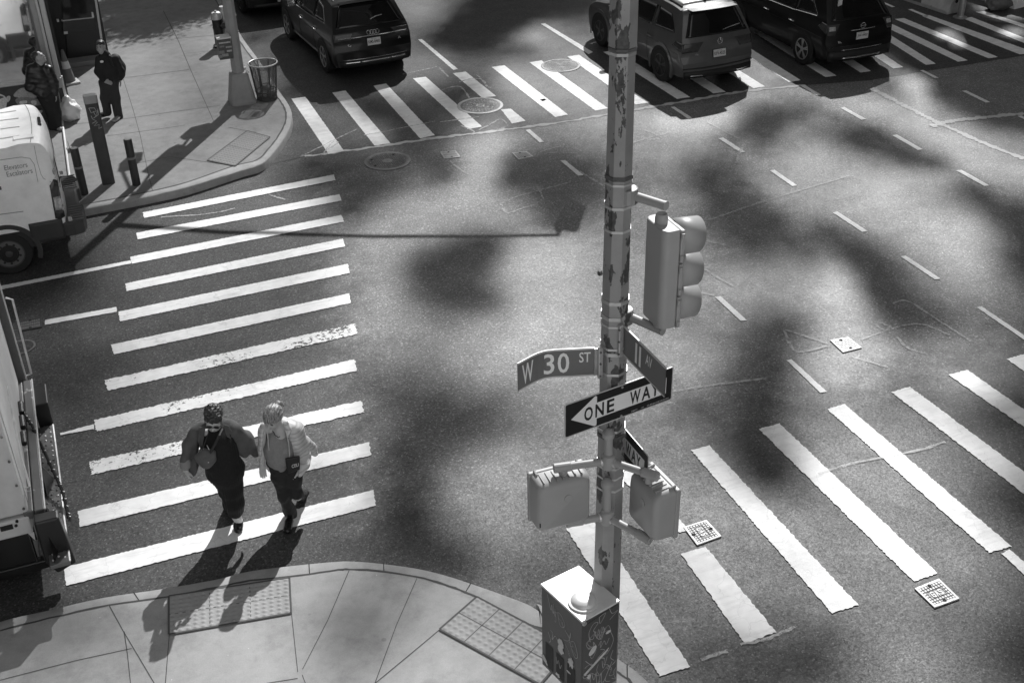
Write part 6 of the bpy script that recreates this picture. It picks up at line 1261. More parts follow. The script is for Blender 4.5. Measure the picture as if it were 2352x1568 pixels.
# lettering: near side reads forwards; far side carries the squares that the kiosk mirrors
def vtext(txt, y0, y1, z0, z1, sg, m_, off=.006, bold=.0):
    """y0 is the tail end"""
    v, f, _ = text_mesh(txt, bold); mb = MB()
    mb.add([VN.side((y1 + (y0 - y1)*q[0]) if sg < 0 else (y0 + (y1 - y0)*q[0]), z0 + (z1 - z0)*q[1], sg, off) for q in v], f); mb.build('lettering', m_, van, local=True)
vtext('Elevators', .40, .73, 1.70, 1.775, -1, M_VTXT); vtext('Escalators', .35, .72, 1.60, 1.675, -1, M_VTXT)
for sg, s0 in ((-1, .84), (1, .95)):
    for i in range(4):
        y0 = s0 + .30*i; m = MB(); m.grid([[VN.side(y, z, sg, .004) for z in (1.42, 1.72)] for y in (y0, y0 + .28)]); lg = m.build('logo_square', M_LOGO, van, local=True)
        chx = 'KONE'[3 - i] if sg < 0 else 'KONE'[i]
        v, f, _ = text_mesh(chx, .02); mb = MB(); a_, b_ = (y0 + .22, y0 + .06) if sg < 0 else (y0 + .06, y0 + .22)
        mb.add([VN.side(lerp(a_, b_, q[0]), 1.50 + .15*q[1], sg, .007) for q in v], f); mb.build('lettering', M_LOGOL, lg, local=True)

# ------------------------------------------------------------------ lorry with tail lift, lower left
M_TBODY = mat('lorry_white', .60, .5, 0, .16, 3); M_TGREY = mat('lorry_graphic', .16, .5, 0, .2, 5); M_STEEL = chipped('worn_steel', .13, .26, .60, 5, .5, .3); M_DECK = mat('tread_deck', .17, .45, .3, .25, 6); M_BRT = mat('bright_edge', .72, .35, .3, .2, 10)
RX, NY, FY, FZ0 = -1.215, 10.55, 13.28, 1.0
lor = thing('box_lorry', 'box lorry with a studded tail lift platform at the lower left edge', 'lorry', (-4.2, 11.9, 0))
m = MB(); m.box((RX - 3.2, (NY + FY)/2, 2.35), (6.36, FY - NY - .02, 2.70)); m.build('box_body', M_TBODY, lor, bevel=.02)
for k, (y0, y1, z0, z1, mm_) in enumerate(((10.75, 13.05, 1.95, 2.6, M_TGREY), (11.3, 12.9, 1.38, 1.52, M_TGREY), (10.8, 11.25, 1.32, 1.80, M_TGREY))):
    m = MB(); m.box((RX - .018, (y0 + y1)/2, (z0 + z1)/2), (.012, y1 - y0, z1 - z0)); m.build('door_graphic', mm_, lor)
m = MB(); m.box((RX - .02, (NY + FY)/2, 2.3), (.02, FY - NY - .3, 2.5)); m.build('rear_door', M_TBODY, lor)
m = MB(); m.box((RX + .02, FY - .03, 2.3), (.10, .10, 2.75)); m.build('corner_post', M_STEEL, lor, bevel=.012)
m = MB(); m.box((RX + .075, FY - .03, 2.3), (.02, .03, 2.75)); m.build('corner_edge', M_BRT, lor)
m = MB(); m.tube([(RX + .06, FY + .05, .98), (RX + .14, FY + .04, 1.0), (RX + .14, FY + .30, 1.9), (RX + .07, FY + .32, 1.93)], .013, 8); m.build('grab_rail', M_BRT, lor, smooth=True)
m = MB(); m.tube([(RX + .03, NY + .9, 2.0), (RX + .03, NY + .35, 1.5), (RX + .05, NY + .12, 1.24), (RX + .0, NY + .16, 1.2)], .012, 8); m.build('handle_rod', M_BRT, lor, smooth=True)
for y in (12.35, 12.05, 11.72): m = MB(); m.cyl((RX + .015, y - .09, 1.13), (RX + .015, y + .09, 1.17), .035, n=12); m.build('door_latch', M_BLACK, lor, bevel=.01)
m = MB(); m.box((RX - .02, (NY + FY)/2, FZ0 - .03), (.10, FY - NY, .10)); m.build('rear_sill', M_STEEL, lor, bevel=.012)
m = MB(); m.box((RX + .085, (NY + FY)/2 - .05, FZ0 - .05), (.10, FY - NY - .1, .12)); m.build('bumper_beam', M_STEEL, lor, bevel=.012)
m = MB(); m.box((RX + .142, (NY + FY)/2 - .05, FZ0 + .005), (.012, FY - NY - .1, .02)); m.build('beam_edge', M_BRT, lor)
PX0, PX1, PZ = -1.14, -.945, .58
m = MB(); m.box(((PX0 + PX1)/2, 11.42, PZ), (PX1 - PX0, 2.60, .05)); pf = m.build('lift_platform', M_DECK, lor, bevel=.008)
m = MB(); m.tube([(PX1, 10.13, PZ + .02), (PX1 - .004, 10.9, PZ + .024), (PX1 + .003, 11.6, PZ + .03), (PX1 - .003, 12.72, PZ + .022)], .012, 6); m.build('lift_lip', M_BRT, lor, smooth=True)
g_ = random.Random(4)
for i in range(26):
    for j, x in enumerate((-1.10, -1.045, -.985)):
        y = 10.2 + 2.46*i/25 + .04*(j % 2)
        m = MB(); m.lathe([(.013, .024), (.011, .034), (.004, .036)], (x, y, PZ), 6); m.build('stud', M_BRT if g_.random() < .4 else M_STEEL, pf)
for y0, y1 in ((12.75, 13.2),): m = MB(); m.box((-1.02, (y0 + y1)/2, .72), (.16, y1 - y0, .36)); m.build('lift_bracket', M_BLACK, lor, bevel=.01)
for y in (10.35, 11.5): m = MB(); m.add([Vector(q) for q in ((-1.09, y - .22, .62), (-1.0, y + .1, .62), (-1.09, y + .35, .62), (-1.09, y, .9))], [(0, 1, 2), (0, 3, 1), (1, 3, 2), (0, 2, 3)]); m.build('gusset', M_BLACK, lor)
m = MB(); m.tube([(RX + .03, 12.28, 1.12), (RX + .10, 12.1, 1.05), (-1.0, 11.6, .82), (-.92, 11.2, .72), (-.90, 10.85, .62), (-.895, 10.78, .60)], .017, 7); ch = m.build('chain', M_BLACK, lor, smooth=True)
for k in range(16):
    t = k/15*4.2; i = int(t); P_ = [(RX + .03, 12.28, 1.12), (RX + .10, 12.1, 1.05), (-1.0, 11.6, .82), (-.92, 11.2, .72), (-.90, 10.85, .62), (-.895, 10.78, .60)]; q = Vector(P_[i]).lerp(Vector(P_[i+1]), t - i)
    m = MB(); m.lathe([(.004, -.02), (.026, -.008), (.026, .008), (.004, .02)], tuple(q), 7); m.build('link', M_BLACK, ch, smooth=True)
m = MB(); m.box((-1.55, NY + .1, .86), (.62, .22, .22)); cb = m.build('control_box', M_TBODY, lor, bevel=.02)
m = MB(); m.box((-1.47, NY - .014, .90), (.12, .02, .055)); m.build('display', M_BLACK, cb)
for x in (-1.38, -1.36): m = MB(); m.cyl((x, NY - .012, .90 + (x + 1.38)*2.5), (x, NY - .025, .90 + (x + 1.38)*2.5), .016, n=10); m.build('button', M_BLACK, cb)
m = MB(); m.box((-3.4, 11.9, .72), (4.3, 2.3, .45)); m.build('chassis', M_BLACK, lor)
m = MB(); m.box((-1.38, NY + .05, .30), (.80, .10, .11)); m.build('underrun_bar', M_BLACK, lor, bevel=.012)
m = MB(); m.tube([(-1.10, NY + .06, .95), (-1.06, NY - .03, .75), (-.97, NY - .1, .38)], .05, 8); m.build('lift_arm', M_BLACK, lor, smooth=True)
m = MB(); m.add([Vector(q) for q in ((-1.30, NY + .02, .74), (-1.24, NY + .02, .74), (-1.25, NY + .02, .62))], [(0, 1, 2)]); m.build('reflector', M_LAB, lor)
for y in (NY + .35, FY - .35):
    Mw = Matrix.Translation((-3.0, y, .48)) @ Matrix.Rotation(R(90), 4, 'X'); m = MB(); m.lathe([(.28, -.28), (.46, -.28), (.48, -.2), (.48, .2), (.46, .28), (.28, .28)], n=30, M=Mw); m.build('wheel', M_TYRE, lor, smooth=True, ang=40)
for i in range(6): m = MB(); m.cyl((RX - .05 - .0*i, NY - .008, 1.08 + .30*i), (RX - .05, NY - .02, 1.08 + .30*i), .014, n=8); m.build('rivet', M_STEEL, lor)
m = MB(); m.box((-1.30, 11.9, .60), (.03, 2.5, .72)); m.build('light_stop', M_BLACK, lor)  # added sheet that blocks light passing under the lorry
m = MB(); q_ = [(-1.19, 1.04), (-.95, 1.04), (-.90, .42), (-1.10, .34), (-1.19, .5)]; m.add([Vector((x, 10.30, z)) for x, z in q_] + [Vector((x, 10.46, z)) for x, z in q_], [(0, 1, 2, 3, 4), (9, 8, 7, 6, 5), (0, 5, 6, 1), (1, 6, 7, 2), (2, 7, 8, 3), (3, 8, 9, 4), (4, 9, 5, 0)]); m.build('lift_cheek', M_BLACK, lor, bevel=.02)
m = MB(); m.box((-2.6, NY + .06, .62), (2.6, .05, .60)); m.build('side_guard', M_BLACK, lor)
# ------------------------------------------------------------------ people: smooth bodies and clothes meshed from blended tapered limbs
class Sdf:
    def __init__(s): s.p = []; s.cut = []
    def cone(s, a, b, r0, r1=None, k=.03, fl=None):
        """tapered limb; fl = (unit axis, factor) flattens it along that axis"""
        s.p.append(('c', np.array(a, float), np.array(b, float), r0, r0 if r1 is None else r1, k, fl)); return s
    def chain(s, pts, rs, k=.03, fl=None):
        for i in range(len(pts) - 1): s.cone(pts[i], pts[i+1], rs[i], rs[i+1], k, fl)
        return s
    def ell(s, c, axes, radii, k=.03):
        s.p.append(('e', np.array(c, float), np.array(axes, float), np.array(radii, float), None, k, None)); return s
    def sub(s, a, b, r0, r1, fl=None): s.cut.append(('c', np.array(a, float), np.array(b, float), r0, r1, .0, fl)); return s
    @staticmethod
    def ev(q, X):
        if q[0] == 'c':
            _, a, b, r0, r1, k, fl = q
            Y = X - a; d = b - a
            if fl is not None:
                n = np.array(fl[0], float); n /= np.linalg.norm(n); Y = Y + np.outer(Y @ n, n)*(1/fl[1] - 1); d = d + (d @ n)*n*(1/fl[1] - 1)
            L2 = max(d @ d, 1e-9); t = np.clip((Y @ d)/L2, 0, 1)
            D = np.linalg.norm(Y - t[:, None]*d, axis=1) - (r0 + (r1 - r0)*t)
            return D*(fl[1] if fl is not None and fl[1] < 1 else 1)
        _, c, A, r, _, k, _ = q
        Y = (X - c) @ A.T/r; n = np.linalg.norm(Y, axis=1); return (n - 1)*r.min()*.95
    def box(s):
        lo, hi = np.full(3, 1e9), np.full(3, -1e9)
        for q in s.p:
            m = max(q[3], q[4]) if q[0] == 'c' else q[3].max()
            for e in ((q[1], q[2]) if q[0] == 'c' else (q[1],)): lo = np.minimum(lo, e - m); hi = np.maximum(hi, e + m)
        return lo - .03, hi + .03
    def mesh(s, h=.009, disp=None):
        lo, hi = s.box(); n = np.ceil((hi - lo)/h).astype(int) + 1
        ax = [lo[i] + h*np.arange(n[i]) for i in range(3)]
        F = np.full(n, .2)
        for q in s.p:
            k = q[5]; m = (max(q[3], q[4]) if q[0] == 'c' else q[3].max()) + .06; E_ = np.array([q[1], q[2]]) if q[0] == 'c' else np.array([q[1]])
            if q[6] is not None and q[6][1] > 1: m *= q[6][1]
            i0 = np.clip(np.floor((E_.min(0) - m - lo)/h).astype(int), 0, n - 1); i1 = np.clip(np.ceil((E_.max(0) + m - lo)/h).astype(int) + 1, 1, n)
            sl = tuple(slice(a, b) for a, b in zip(i0, i1)); g_ = np.stack(np.meshgrid(*[ax[i][sl[i]] for i in range(3)], indexing='ij'), -1); sh_ = g_.shape[:3]
            D = s.ev(q, g_.reshape(-1, 3)).reshape(sh_); O = F[sl]
            hh = np.clip(.5 + .5*(O - D)/k, 0, 1); F[sl] = O*(1 - hh) + D*hh - k*hh*(1 - hh)
        if s.cut or disp is not None:
            g_ = np.stack(np.meshgrid(*ax, indexing='ij'), -1).reshape(-1, 3)
            if disp is not None: F = F + disp(g_).reshape(F.shape)
            for q in s.cut: F = np.maximum(F, -s.ev(q, g_).reshape(F.shape))
        F[0], F[-1] = .2, .2; F[:, 0], F[:, -1] = .2, .2; F[:, :, 0], F[:, :, -1] = .2, .2
        return nets(F, lo, h)
def nets(F, lo, h):
    ins = F < 0; n = np.array(F.shape); c = n - 1
    cn = [(i, j, k) for i in (0, 1) for j in (0, 1) for k in (0, 1)]
    S_ = sum(ins[i:i+c[0], j:j+c[1], k:k+c[2]].astype(np.int8) for i, j, k in cn); act = (S_ > 0) & (S_ < 8)
    idx = np.argwhere(act); pos = np.zeros((len(idx), 3)); cnt = np.zeros(len(idx))
    V = {q: F[idx[:, 0] + q[0], idx[:, 1] + q[1], idx[:, 2] + q[2]] for q in cn}
    for a in cn:
        for ax_ in range(3):
            if a[ax_] == 0:
                b = list(a); b[ax_] = 1; b = tuple(b); fa, fb = V[a], V[b]; m = (fa < 0) != (fb < 0)
                t = np.where(m, fa/np.where(m, fa - fb, 1), 0); p = np.array(a, float)[None, :].repeat(len(idx), 0); p[:, ax_] += t
                pos[m] += p[m]; cnt[m] += 1
    P = lo + h*(idx + pos/cnt[:, None]); num = -np.ones(c, int); num[act] = np.arange(len(idx)); faces = []
    for ax_ in range(3):
        o1, o2 = [(1, 2), (2, 0), (0, 1)][ax_]
        s0 = [slice(None)]*3; s1 = [slice(None)]*3; s0[ax_] = slice(0, -1); s1[ax_] = slice(1, None)
        ch_ = ins[tuple(s0)] != ins[tuple(s1)]; e = np.argwhere(ch_); e = e[(e[:, o1] > 0) & (e[:, o2] > 0) & (e[:, o1] < c[o1]) & (e[:, o2] < c[o2])]
        if not len(e): continue
        d1 = np.zeros(3, int); d1[o1] = 1; d2 = np.zeros(3, int); d2[o2] = 1
        q = [e - d1 - d2, e - d2, e, e - d1]; q = np.stack([num[x[:, 0], x[:, 1], x[:, 2]] for x in q], 1)
        fl = ins[tuple(e.T)]; q[~fl] = q[~fl][:, ::-1]; faces.append(q[(q >= 0).all(1)])
    return P, np.concatenate(faces)
def sdf_obj(nm, sd, m, parent, h=.009, disp=None):
    P, F_ = sd.mesh(h, disp); me = bpy.data.meshes.new(nm); me.from_pydata(P.tolist(), [], F_.tolist()); me.materials.append(m); me.shade_smooth()
    o = bpy.data.objects.new(nm, me); COL.objects.link(o)
    if parent is not None:
        o.parent = parent
        if parent.type == 'EMPTY': o.matrix_parent_inverse = Matrix.Translation(-parent.location)
    return o
def folds(amp, fr, seed=0):
    g_ = np.random.default_rng(seed); K = [(g_.normal(size=3)*fr, g_.uniform(0, 6.28)) for _ in range(7)]
    return lambda X: amp*sum(np.sin(X @ k + p + 1.3*np.sin(X @ k[[1, 2, 0]]*.7)) for k, p in K)/3
def unit(v): v = np.array(v, float); return v/np.linalg.norm(v)
def frame(f, u):
    f = unit(f); r = unit(np.cross(f, u)); u = np.cross(r, f); return np.array([r, f, u])
def head_sdf(sd, c, f, u, sc_=1.0):
    A = frame(f, u); r, f, u = A; c = np.array(c, float); s = sc_
    sd.ell(c + u*.02*s - f*.01*s, A, np.array([.073, .093, .10])*s, .02)
    sd.ell(c - u*.045*s + f*.022*s, A, np.array([.058, .068, .075])*s, .03)
    sd.ell(c - u*.098*s + f*.055*s, A, np.array([.028, .024, .020])*s, .02)
    sd.cone(c + u*.012*s + f*.083*s, c - u*.028*s + f*.104*s, .009*s, .014*s, .012)
    sd.ell(c - u*.062*s + f*.080*s, A, np.array([.024, .012, .010])*s, .012)
    for q in (-1, 1):
        sd.ell(c + r*q*.075*s - u*.012*s - f*.005*s, A, np.array([.012, .02, .032])*s, .012)
        sd.ell(c + r*q*.030*s + u*.028*s + f*.078*s, A, np.array([.026, .012, .010])*s, .012)
        sd.ell(c + r*q*.036*s - u*.030*s + f*.066*s, A, np.array([.024, .018, .022])*s, .02)
    return A
def hand_sdf(sd, w, d, n, s=1.0, curl=.5, thumb=1):
    """w wrist, d finger direction, n palm normal (fingers curl towards it)"""
    d, n = unit(d), unit(n); sx = np.cross(d, n); w = np.array(w, float)
    sd.cone(w, w + d*.03*s, .026*s, .030*s, .02); 
    for i, o in enumerate((-.027, -.009, .009, .027)): sd.cone(w + d*.03*s + sx*o*.7*s, w + d*.088*s + sx*o*s, .016*s, .0135*s, .012)
    for i, (o, l) in enumerate(((-.029, .066), (-.010, .078), (.010, .074), (.029, .058))):
        a = w + d*.088*s + sx*o*s; d1 = unit(d + n*curl*.5 + sx*o*2); b = a + d1*l*.5*s; d2 = unit(d + n*curl*1.5 + sx*o*1.0); sd.chain([a, b, b + d2*l*.5*s], [.0112*s, .0100*s, .0082*s], .006)
    t0_ = w + d*.032*s + sx*thumb*.026*s; t1_ = t0_ + unit(d*.7 + sx*thumb*.8 + n*.4)*.042*s; sd.chain([t0_, t1_, t1_ + unit(d + sx*thumb*.25 + n*.5)*.036*s], [.015*s, .012*s, .009*s], .01)
def bits(nm, parent, m, c, A, radii, n=10):
    sd = MB(); mb = MB(); P_ = []
    for i in range(n + 1):
        th = math.pi*i/n; P_.append([Vector(np.array(c) + A[0]*radii[0]*math.sin(th)*math.cos(p) + A[1]*radii[1]*math.sin(th)*math.sin(p) + A[2]*radii[2]*math.cos(th)) for p in np.linspace(0, 2*math.pi, 14, endpoint=False)])
    mb.grid(P_, cv=True); return mb.build(nm, m, parent, smooth=True, ang=0)
def face(parent, c, A, s=1.0, brow=True, lips=.16):
    r, f, u = A; c = np.array(c)
    for q in (-1, 1):
        bits('eye', parent, M_EYE, c + r*q*.030*s + u*.010*s + f*.081*s, A, (.012*s, .006*s, .0065*s))
        if brow: bits('brow', parent, M_HAIRD, c + r*q*.031*s + u*.032*s + f*.087*s, A, (.020*s, .005*s, .0045*s))
    bits('lips', parent, mat('lips_%d' % int(lips*100), lips, .5), c - u*.062*s + f*.0895*s, A, (.022*s, .006*s, .007*s))
def quilt_mat(name, v):
    m, nt, b = new_mat(name); c = coords(nt)
    w_ = nt.nodes.new('ShaderNodeTexWave'); w_.bands_direction = 'Z'; w_.wave_profile = 'SIN'; w_.inputs['Scale'].default_value = 5.6; w_.inputs['Distortion'].default_value = 1.6; w_.inputs['Detail'].default_value = 1; w_.inputs['Detail Scale'].default_value = 2.0
    nt.links.new(c, w_.inputs['Vector'])
    col = mixc(nt, 1, ramp(nt, nz(nt, c, 9, 5, .65), [(.3, v*.84), (.7, v*1.08)]), ramp(nt, w_.outputs['Fac'], [(.0, .68), (.14, .95), (1, 1.04)]), 'MULTIPLY')
    nt.links.new(col, b.inputs['Base Color']); b.inputs['Roughness'].default_value = .5; bump(nt, b, w_.outputs['Fac'], .25, .012); return m
def hair_mat(name, lo, hi):
    m, nt, b = new_mat(name); c = coords(nt); mp = nt.nodes.new('ShaderNodeMapping'); mp.inputs['Scale'].default_value = (1.0, .5, .25); mp.inputs['Rotation'].default_value = (.5, .3, .4); nt.links.new(c, mp.inputs[0])
    n = nz(nt, mp.outputs[0], 95, 3, .6); nt.links.new(ramp(nt, n, [(.32, lo), (.68, hi)]), b.inputs['Base Color']); b.inputs['Roughness'].default_value = .38; bump(nt, b, n, .6, .008); return m
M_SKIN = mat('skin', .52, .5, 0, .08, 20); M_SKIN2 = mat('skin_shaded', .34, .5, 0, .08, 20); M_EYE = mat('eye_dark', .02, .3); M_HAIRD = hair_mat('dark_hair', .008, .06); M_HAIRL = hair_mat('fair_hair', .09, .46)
M_COAT = mat('wool_coat', .105, .85, 0, .28, 9, .3, 120); M_STRAP = mat('dark_strap', .03, .7); M_KNIT = mat('black_knit', .010, .85, 0, .3, 30, .4, 140); M_SOCK = mat('white_sock', .7, .8); M_BOOT = mat('black_leather', .014, .28); M_BAGC = mat('bag_canvas', .11, .7, 0, .2, 14, .2, 80)
M_PUFF = quilt_mat('quilted_jacket', .68); M_SWEAT = mat('grey_jumper', .27, .9, 0, .14, 40, .4, 160); M_JEAN = mat('dark_trousers', .022, .8, 0, .3, 12, .3, 90); M_CLUTCH = mat('black_clutch', .012, .4); M_SUN = glass_mat('sunglass_lens', .01, .05)
M_PADD = mat('padded_black', .016, .35, 0, .3, 8, .2, 20); M_BLKCL = mat('black_cloth', .014, .8, 0, .3, 10, .3, 60); M_PANT = mat('work_trousers', .035, .85, 0, .25, 10, .3, 60); M_TAN = mat('tan_boot', .30, .7, 0, .2, 20); M_PACK = mat('backpack_cloth', .02, .7)
pc_ = c_(600, 1550, 2.24)
XN = (0, -1, 0)
def shoe(parent, heel, toe, m, w=.045, ankle=None, nm='shoe', up_h=.0):
    heel, toe = np.array(heel, float), np.array(toe, float); sd = Sdf(); d = unit(toe - heel)
    sd.cone(heel + np.array([0, 0, .0]), toe, .036, .034, .03, ((0, 0, 1), .8)); mid = heel*.45 + toe*.55; sd.cone(mid, toe - d*.01, w, w*.92, .03, ((0, 0, 1), .7)); 
    if ankle is not None: sd.cone(heel + d*.05 + np.array([0, 0, .02]), ankle, .045, .047, .03)
    return sdf_obj(nm, sd, m, parent, .007)
# ---- first walker: open wool coat, black knit
Y0 = 10.72
def JA(x, y, dy=0): return np.array(AY(*pc_(x, y), Y0 + dy))
pa = thing('person', 'person in an open dark coat, black knit outfit and sunglasses striding over the crosswalk', 'person', (JA(790, 1250)[0], Y0, 0), group=None)
hA = JA(566, 276, -.10); fA, uA = (-.25, -.86, -.42), (.08, -.42, .86)
bd = Sdf(); AA = head_sdf(bd, hA, fA, uA, 1.16)
nk = JA(585, 372, .02); chst = JA(610, 480, -.02); pel = JA(665, 705, -.02)
bd.cone(hA + np.array([0, .02, -.06]), nk, .052, .056, .03); bd.cone(nk, chst, .06, .10, .06); bd.cone(chst, pel, .10, .10, .06)
shR, elR, wrR = JA(430, 390, .0), JA(338, 540, .02), JA(316, 715, -.07); shL, elL, wrL = JA(755, 375, .03), JA(885, 480, .12), JA(985, 585, .16)
bd.chain([chst + np.array([-.05, 0, .12]), shR, elR, wrR], [.04, .038, .034, .026]); bd.chain([chst + np.array([.05, 0, .12]), shL, elL, wrL], [.04, .038, .034, .026])
hand_sdf(bd, wrR + np.array([.0, 0, -.01]), (.10, -.10, -1), (.9, .2, .1), .95, .5, 1); hand_sdf(bd, wrL, (.3, .3, -1), (-.9, .2, 0), .95, .6, -1)
knF, anF = JA(755, 950, -.05), JA(795, 1180, -.02); knB, anB = JA(690, 945, .16), JA(705, 1080, .48)
bd.chain([pel, knF, anF], [.08, .05, .038]); bd.chain([pel, knB, anB], [.08, .05, .036])
bodyA = sdf_obj('body', bd, M_SKIN, pa, .0065)
# hair: short, swept up
hr = Sdf(); r_, f_, u_ = AA
hr.ell(hA + u_*.062 - f_*.022, AA, (.099, .112, .092), .03); hr.ell(hA + u_*.100 + f_*.052, AA, (.086, .060, .046), .025); hr.ell(hA + u_*.03 - f_*.085, AA, (.078, .05, .080), .03)
hr.ell(hA + u_*.130 - f_*.02 + r_*.03, AA, (.06, .07, .035), .02)
sdf_obj('hair', hr, M_HAIRD, pa, .006, folds(.006, 75, 2))
for q in (-1, 1): bits('sunglass_lens', pa, M_SUN, hA + r_*q*.038 + u_*.006 + f_*.112, AA, (.032, .006, .024))
m = MB(); m.tube([Vector(hA + r_*a + u_*.010 + f_*b) for a, b in ((-.090, .0), (-.076, .10), (-.035, .118), (.035, .118), (.076, .10), (.090, .0))], .004, 6); m.build('sunglass_frame', M_EYE, pa, smooth=True)
bits('lips', pa, mat('lips_16', .16, .5), hA - u_*.072 + f_*.106, AA, (.023, .006, .008))
# knit: top and long wide culottes
kn = Sdf(); kn.chain([JA(592, 402, -.01), JA(612, 520, -.05), JA(640, 640, -.05), JA(668, 735, -.02)], [.105, .168, .185, .195], .06, ((0, 1, 0), .72))
kn.chain([JA(690, 740, -.02), JA(735, 900, -.03), JA(758, 1030, -.03), JA(766, 1100, -.02)], [.18, .115, .098, .092], .06); kn.chain([JA(640, 745, .03), JA(700, 920, .14), JA(722, 1040, .30), JA(718, 1075, .36)], [.15, .095, .078, .07], .06)
ks = sdf_obj('knit_outfit', kn, M_KNIT, pa, .010, lambda X: .003*np.sin(X[:, 0]*260) + folds(.006, 16, 5)(X))
so_ = Sdf(); so_.cone(JA(768, 1150, -.02), JA(795, 1190, -.02), .05, .045); sdf_obj('sock', so_, M_SOCK, pa, .007)
gz_ = G(*pc_(802, 1316), 0); an = JA(796, 1205, -.02)
shoe(pa, (an[0] - .005, an[1] + .03, .04), (gz_[0], gz_[1] + .045, .036), M_BOOT, .05, (an[0], an[1], an[2]), 'boot')
shoe(pa, JA(716, 1100, .52) + np.array([0, 0, -.02]), JA(712, 1140, .42), M_BOOT, .045, None, 'boot')
# coat
ct = Sdf()
ct.chain([JA(465, 372, .05), JA(600, 345, .09), JA(720, 352, .07)], [.075, .085, .08], .05)
ct.chain([JA(430, 388, .02), JA(345, 520, .02), JA(318, 655, -.06)], [.07, .070, .056], .035); ct.chain([JA(745, 372, .04), JA(850, 460, .09), JA(945, 575, .13)], [.075, .082, .052], .045)
ct.chain([JA(450, 420, .02), JA(440, 560, .0), JA(400, 700, -.02), JA(385, 760, -.02)], [.085, .07, .06, .035], .05, ((0, 1, 0), .75)); ct.chain([JA(720, 410, .02), JA(790, 520, .02), JA(845, 605, .06)], [.09, .08, .045], .05, ((0, 1, 0), .75))
ct.chain([JA(600, 380, .14), JA(630, 560, .16), JA(660, 680, .18)], [.13, .15, .12], .06, ((0, 1, 0), .5))
ct.sub(JA(560, 360, -.16), JA(600, 640, -.14), .135, .215, ((0, 1, 0), 1.4)); ct.sub(JA(600, 640, -.14), JA(640, 860, -.1), .215, .26)
coat = sdf_obj('coat', ct, M_COAT, pa, .008, lambda X: folds(.010, 11, 3)(X) + folds(.005, 27, 23)(X))
for P_ in ([JA(500, 345, -.10), JA(440, 360, -.125), JA(425, 470, -.115), JA(462, 580, -.09), JA(478, 480, -.115)], [JA(655, 330, -.09), JA(705, 345, -.115), JA(735, 400, -.115), JA(712, 415, -.12), JA(745, 560, -.075), JA(690, 440, -.115)]):
    m = MB(); m.poly([Vector(p) for p in P_]); o = m.build('lapel', mat('lapel_cloth', .085, .85, 0, .2, 20), coat); sd_ = o.modifiers.new('t', 'SOLIDIFY'); sd_.thickness = .010
cf = Sdf(); cf.cone(JA(317, 668, -.06), JA(316, 695, -.065), .060, .058); sdf_obj('cuff', cf, mat('cuff_lining', .26, .8), coat, .007)
# crossbody bag
bc_ = JA(490, 640, -.20); bag = thing('shoulder_bag', 'grey half moon shoulder bag slung across the chest of the walker in the dark coat', 'bag', bc_)
bs = Sdf(); bs.chain([JA(430, 615, -.17), JA(490, 590, -.20), JA(550, 590, -.19)], [.035, .05, .05], .03); bs.chain([JA(450, 645, -.18), JA(505, 665, -.20), JA(552, 640, -.19)], [.045, .065, .05], .04); sdf_obj('pouch', bs, M_BAGC, bag, .007)
for P_, rr_ in (([JA(528, 388, -.11), JA(500, 470, -.19), JA(462, 575, -.21)], .005), ([JA(650, 372, -.08), JA(622, 430, -.17), JA(580, 510, -.215), JA(535, 590, -.225)], .015)):
    m = MB(); m.tube([Vector(p) for p in P_], rr_, 6); m.build('strap', M_STRAP, bag, smooth=True)
bits('tab', bag, M_STICK, JA(520, 672, -.262), np.eye(3), (.012, .004, .009)); m = MB(); m.tube([Vector(JA(510, 515, -.24)), Vector(JA(530, 555, -.25))], .004, 5); m.build('zip_pull', M_ALU, bag)
# ---- second walker: pale quilted jacket, grey jumper
Y1 = 10.66
def JB(x, y, dy=0): return np.array(AY(*pc_(x, y), Y1 + dy))
pb = thing('person', 'fair haired person in a pale quilted jacket and grey jumper with tied up hair', 'person', (JB(1260, 1290)[0], Y1, 0))
hB = JB(1098, 262, -.08); fB, uB = (-.62, -.66, -.48), (-.10, -.52, .85)
bd = Sdf(); AB = head_sdf(bd, hB, fB, uB, 1.16); r_, f_, u_ = AB
nk = JB(1165, 372, .01); ch_ = JB(1170, 480, 0); pl_ = JB(1190, 715, 0)
bd.cone(hB + np.array([.03, .02, -.05]), nk, .05, .055, .03); bd.cone(nk, JB(1160, 420, -.05), .055, .06, .04); bd.cone(nk, ch_, .06, .09, .06); bd.cone(ch_, pl_, .09, .085, .06)
sR, eR, wR = JB(1020, 345, .02), JB(1010, 545, .03), JB(1003, 690, -.05); sL, eL, wL = JB(1335, 345, .05), JB(1400, 620, .08), JB(1345, 745, -.08)
bd.chain([ch_ + np.array([-.04, 0, .12]), sR, eR, wR], [.04, .036, .032, .025]); bd.chain([ch_ + np.array([.04, 0, .12]), sL, eL, wL], [.04, .036, .032, .025])
hand_sdf(bd, wR, (-.06, -.12, -1), (.2, -1, .1), .98, .25, -1); hand_sdf(bd, wL, (-.6, -.3, -.7), (-.3, .9, 0), .95, .6, 1)
kS, aS = JB(1195, 960, -.02), JB(1275, 1190, .0); kT, aT = JB(1320, 975, -.02), JB(1398, 965, .42)
bd.chain([pl_ + np.array([-.04, 0, 0]), kS, aS], [.07, .042, .032]); bd.chain([pl_ + np.array([.04, 0, 0]), kT, aT], [.07, .042, .034])
sdf_obj('body', bd, M_SKIN, pb, .0065); face(pb, hB, AB, 1.16, True, .12)
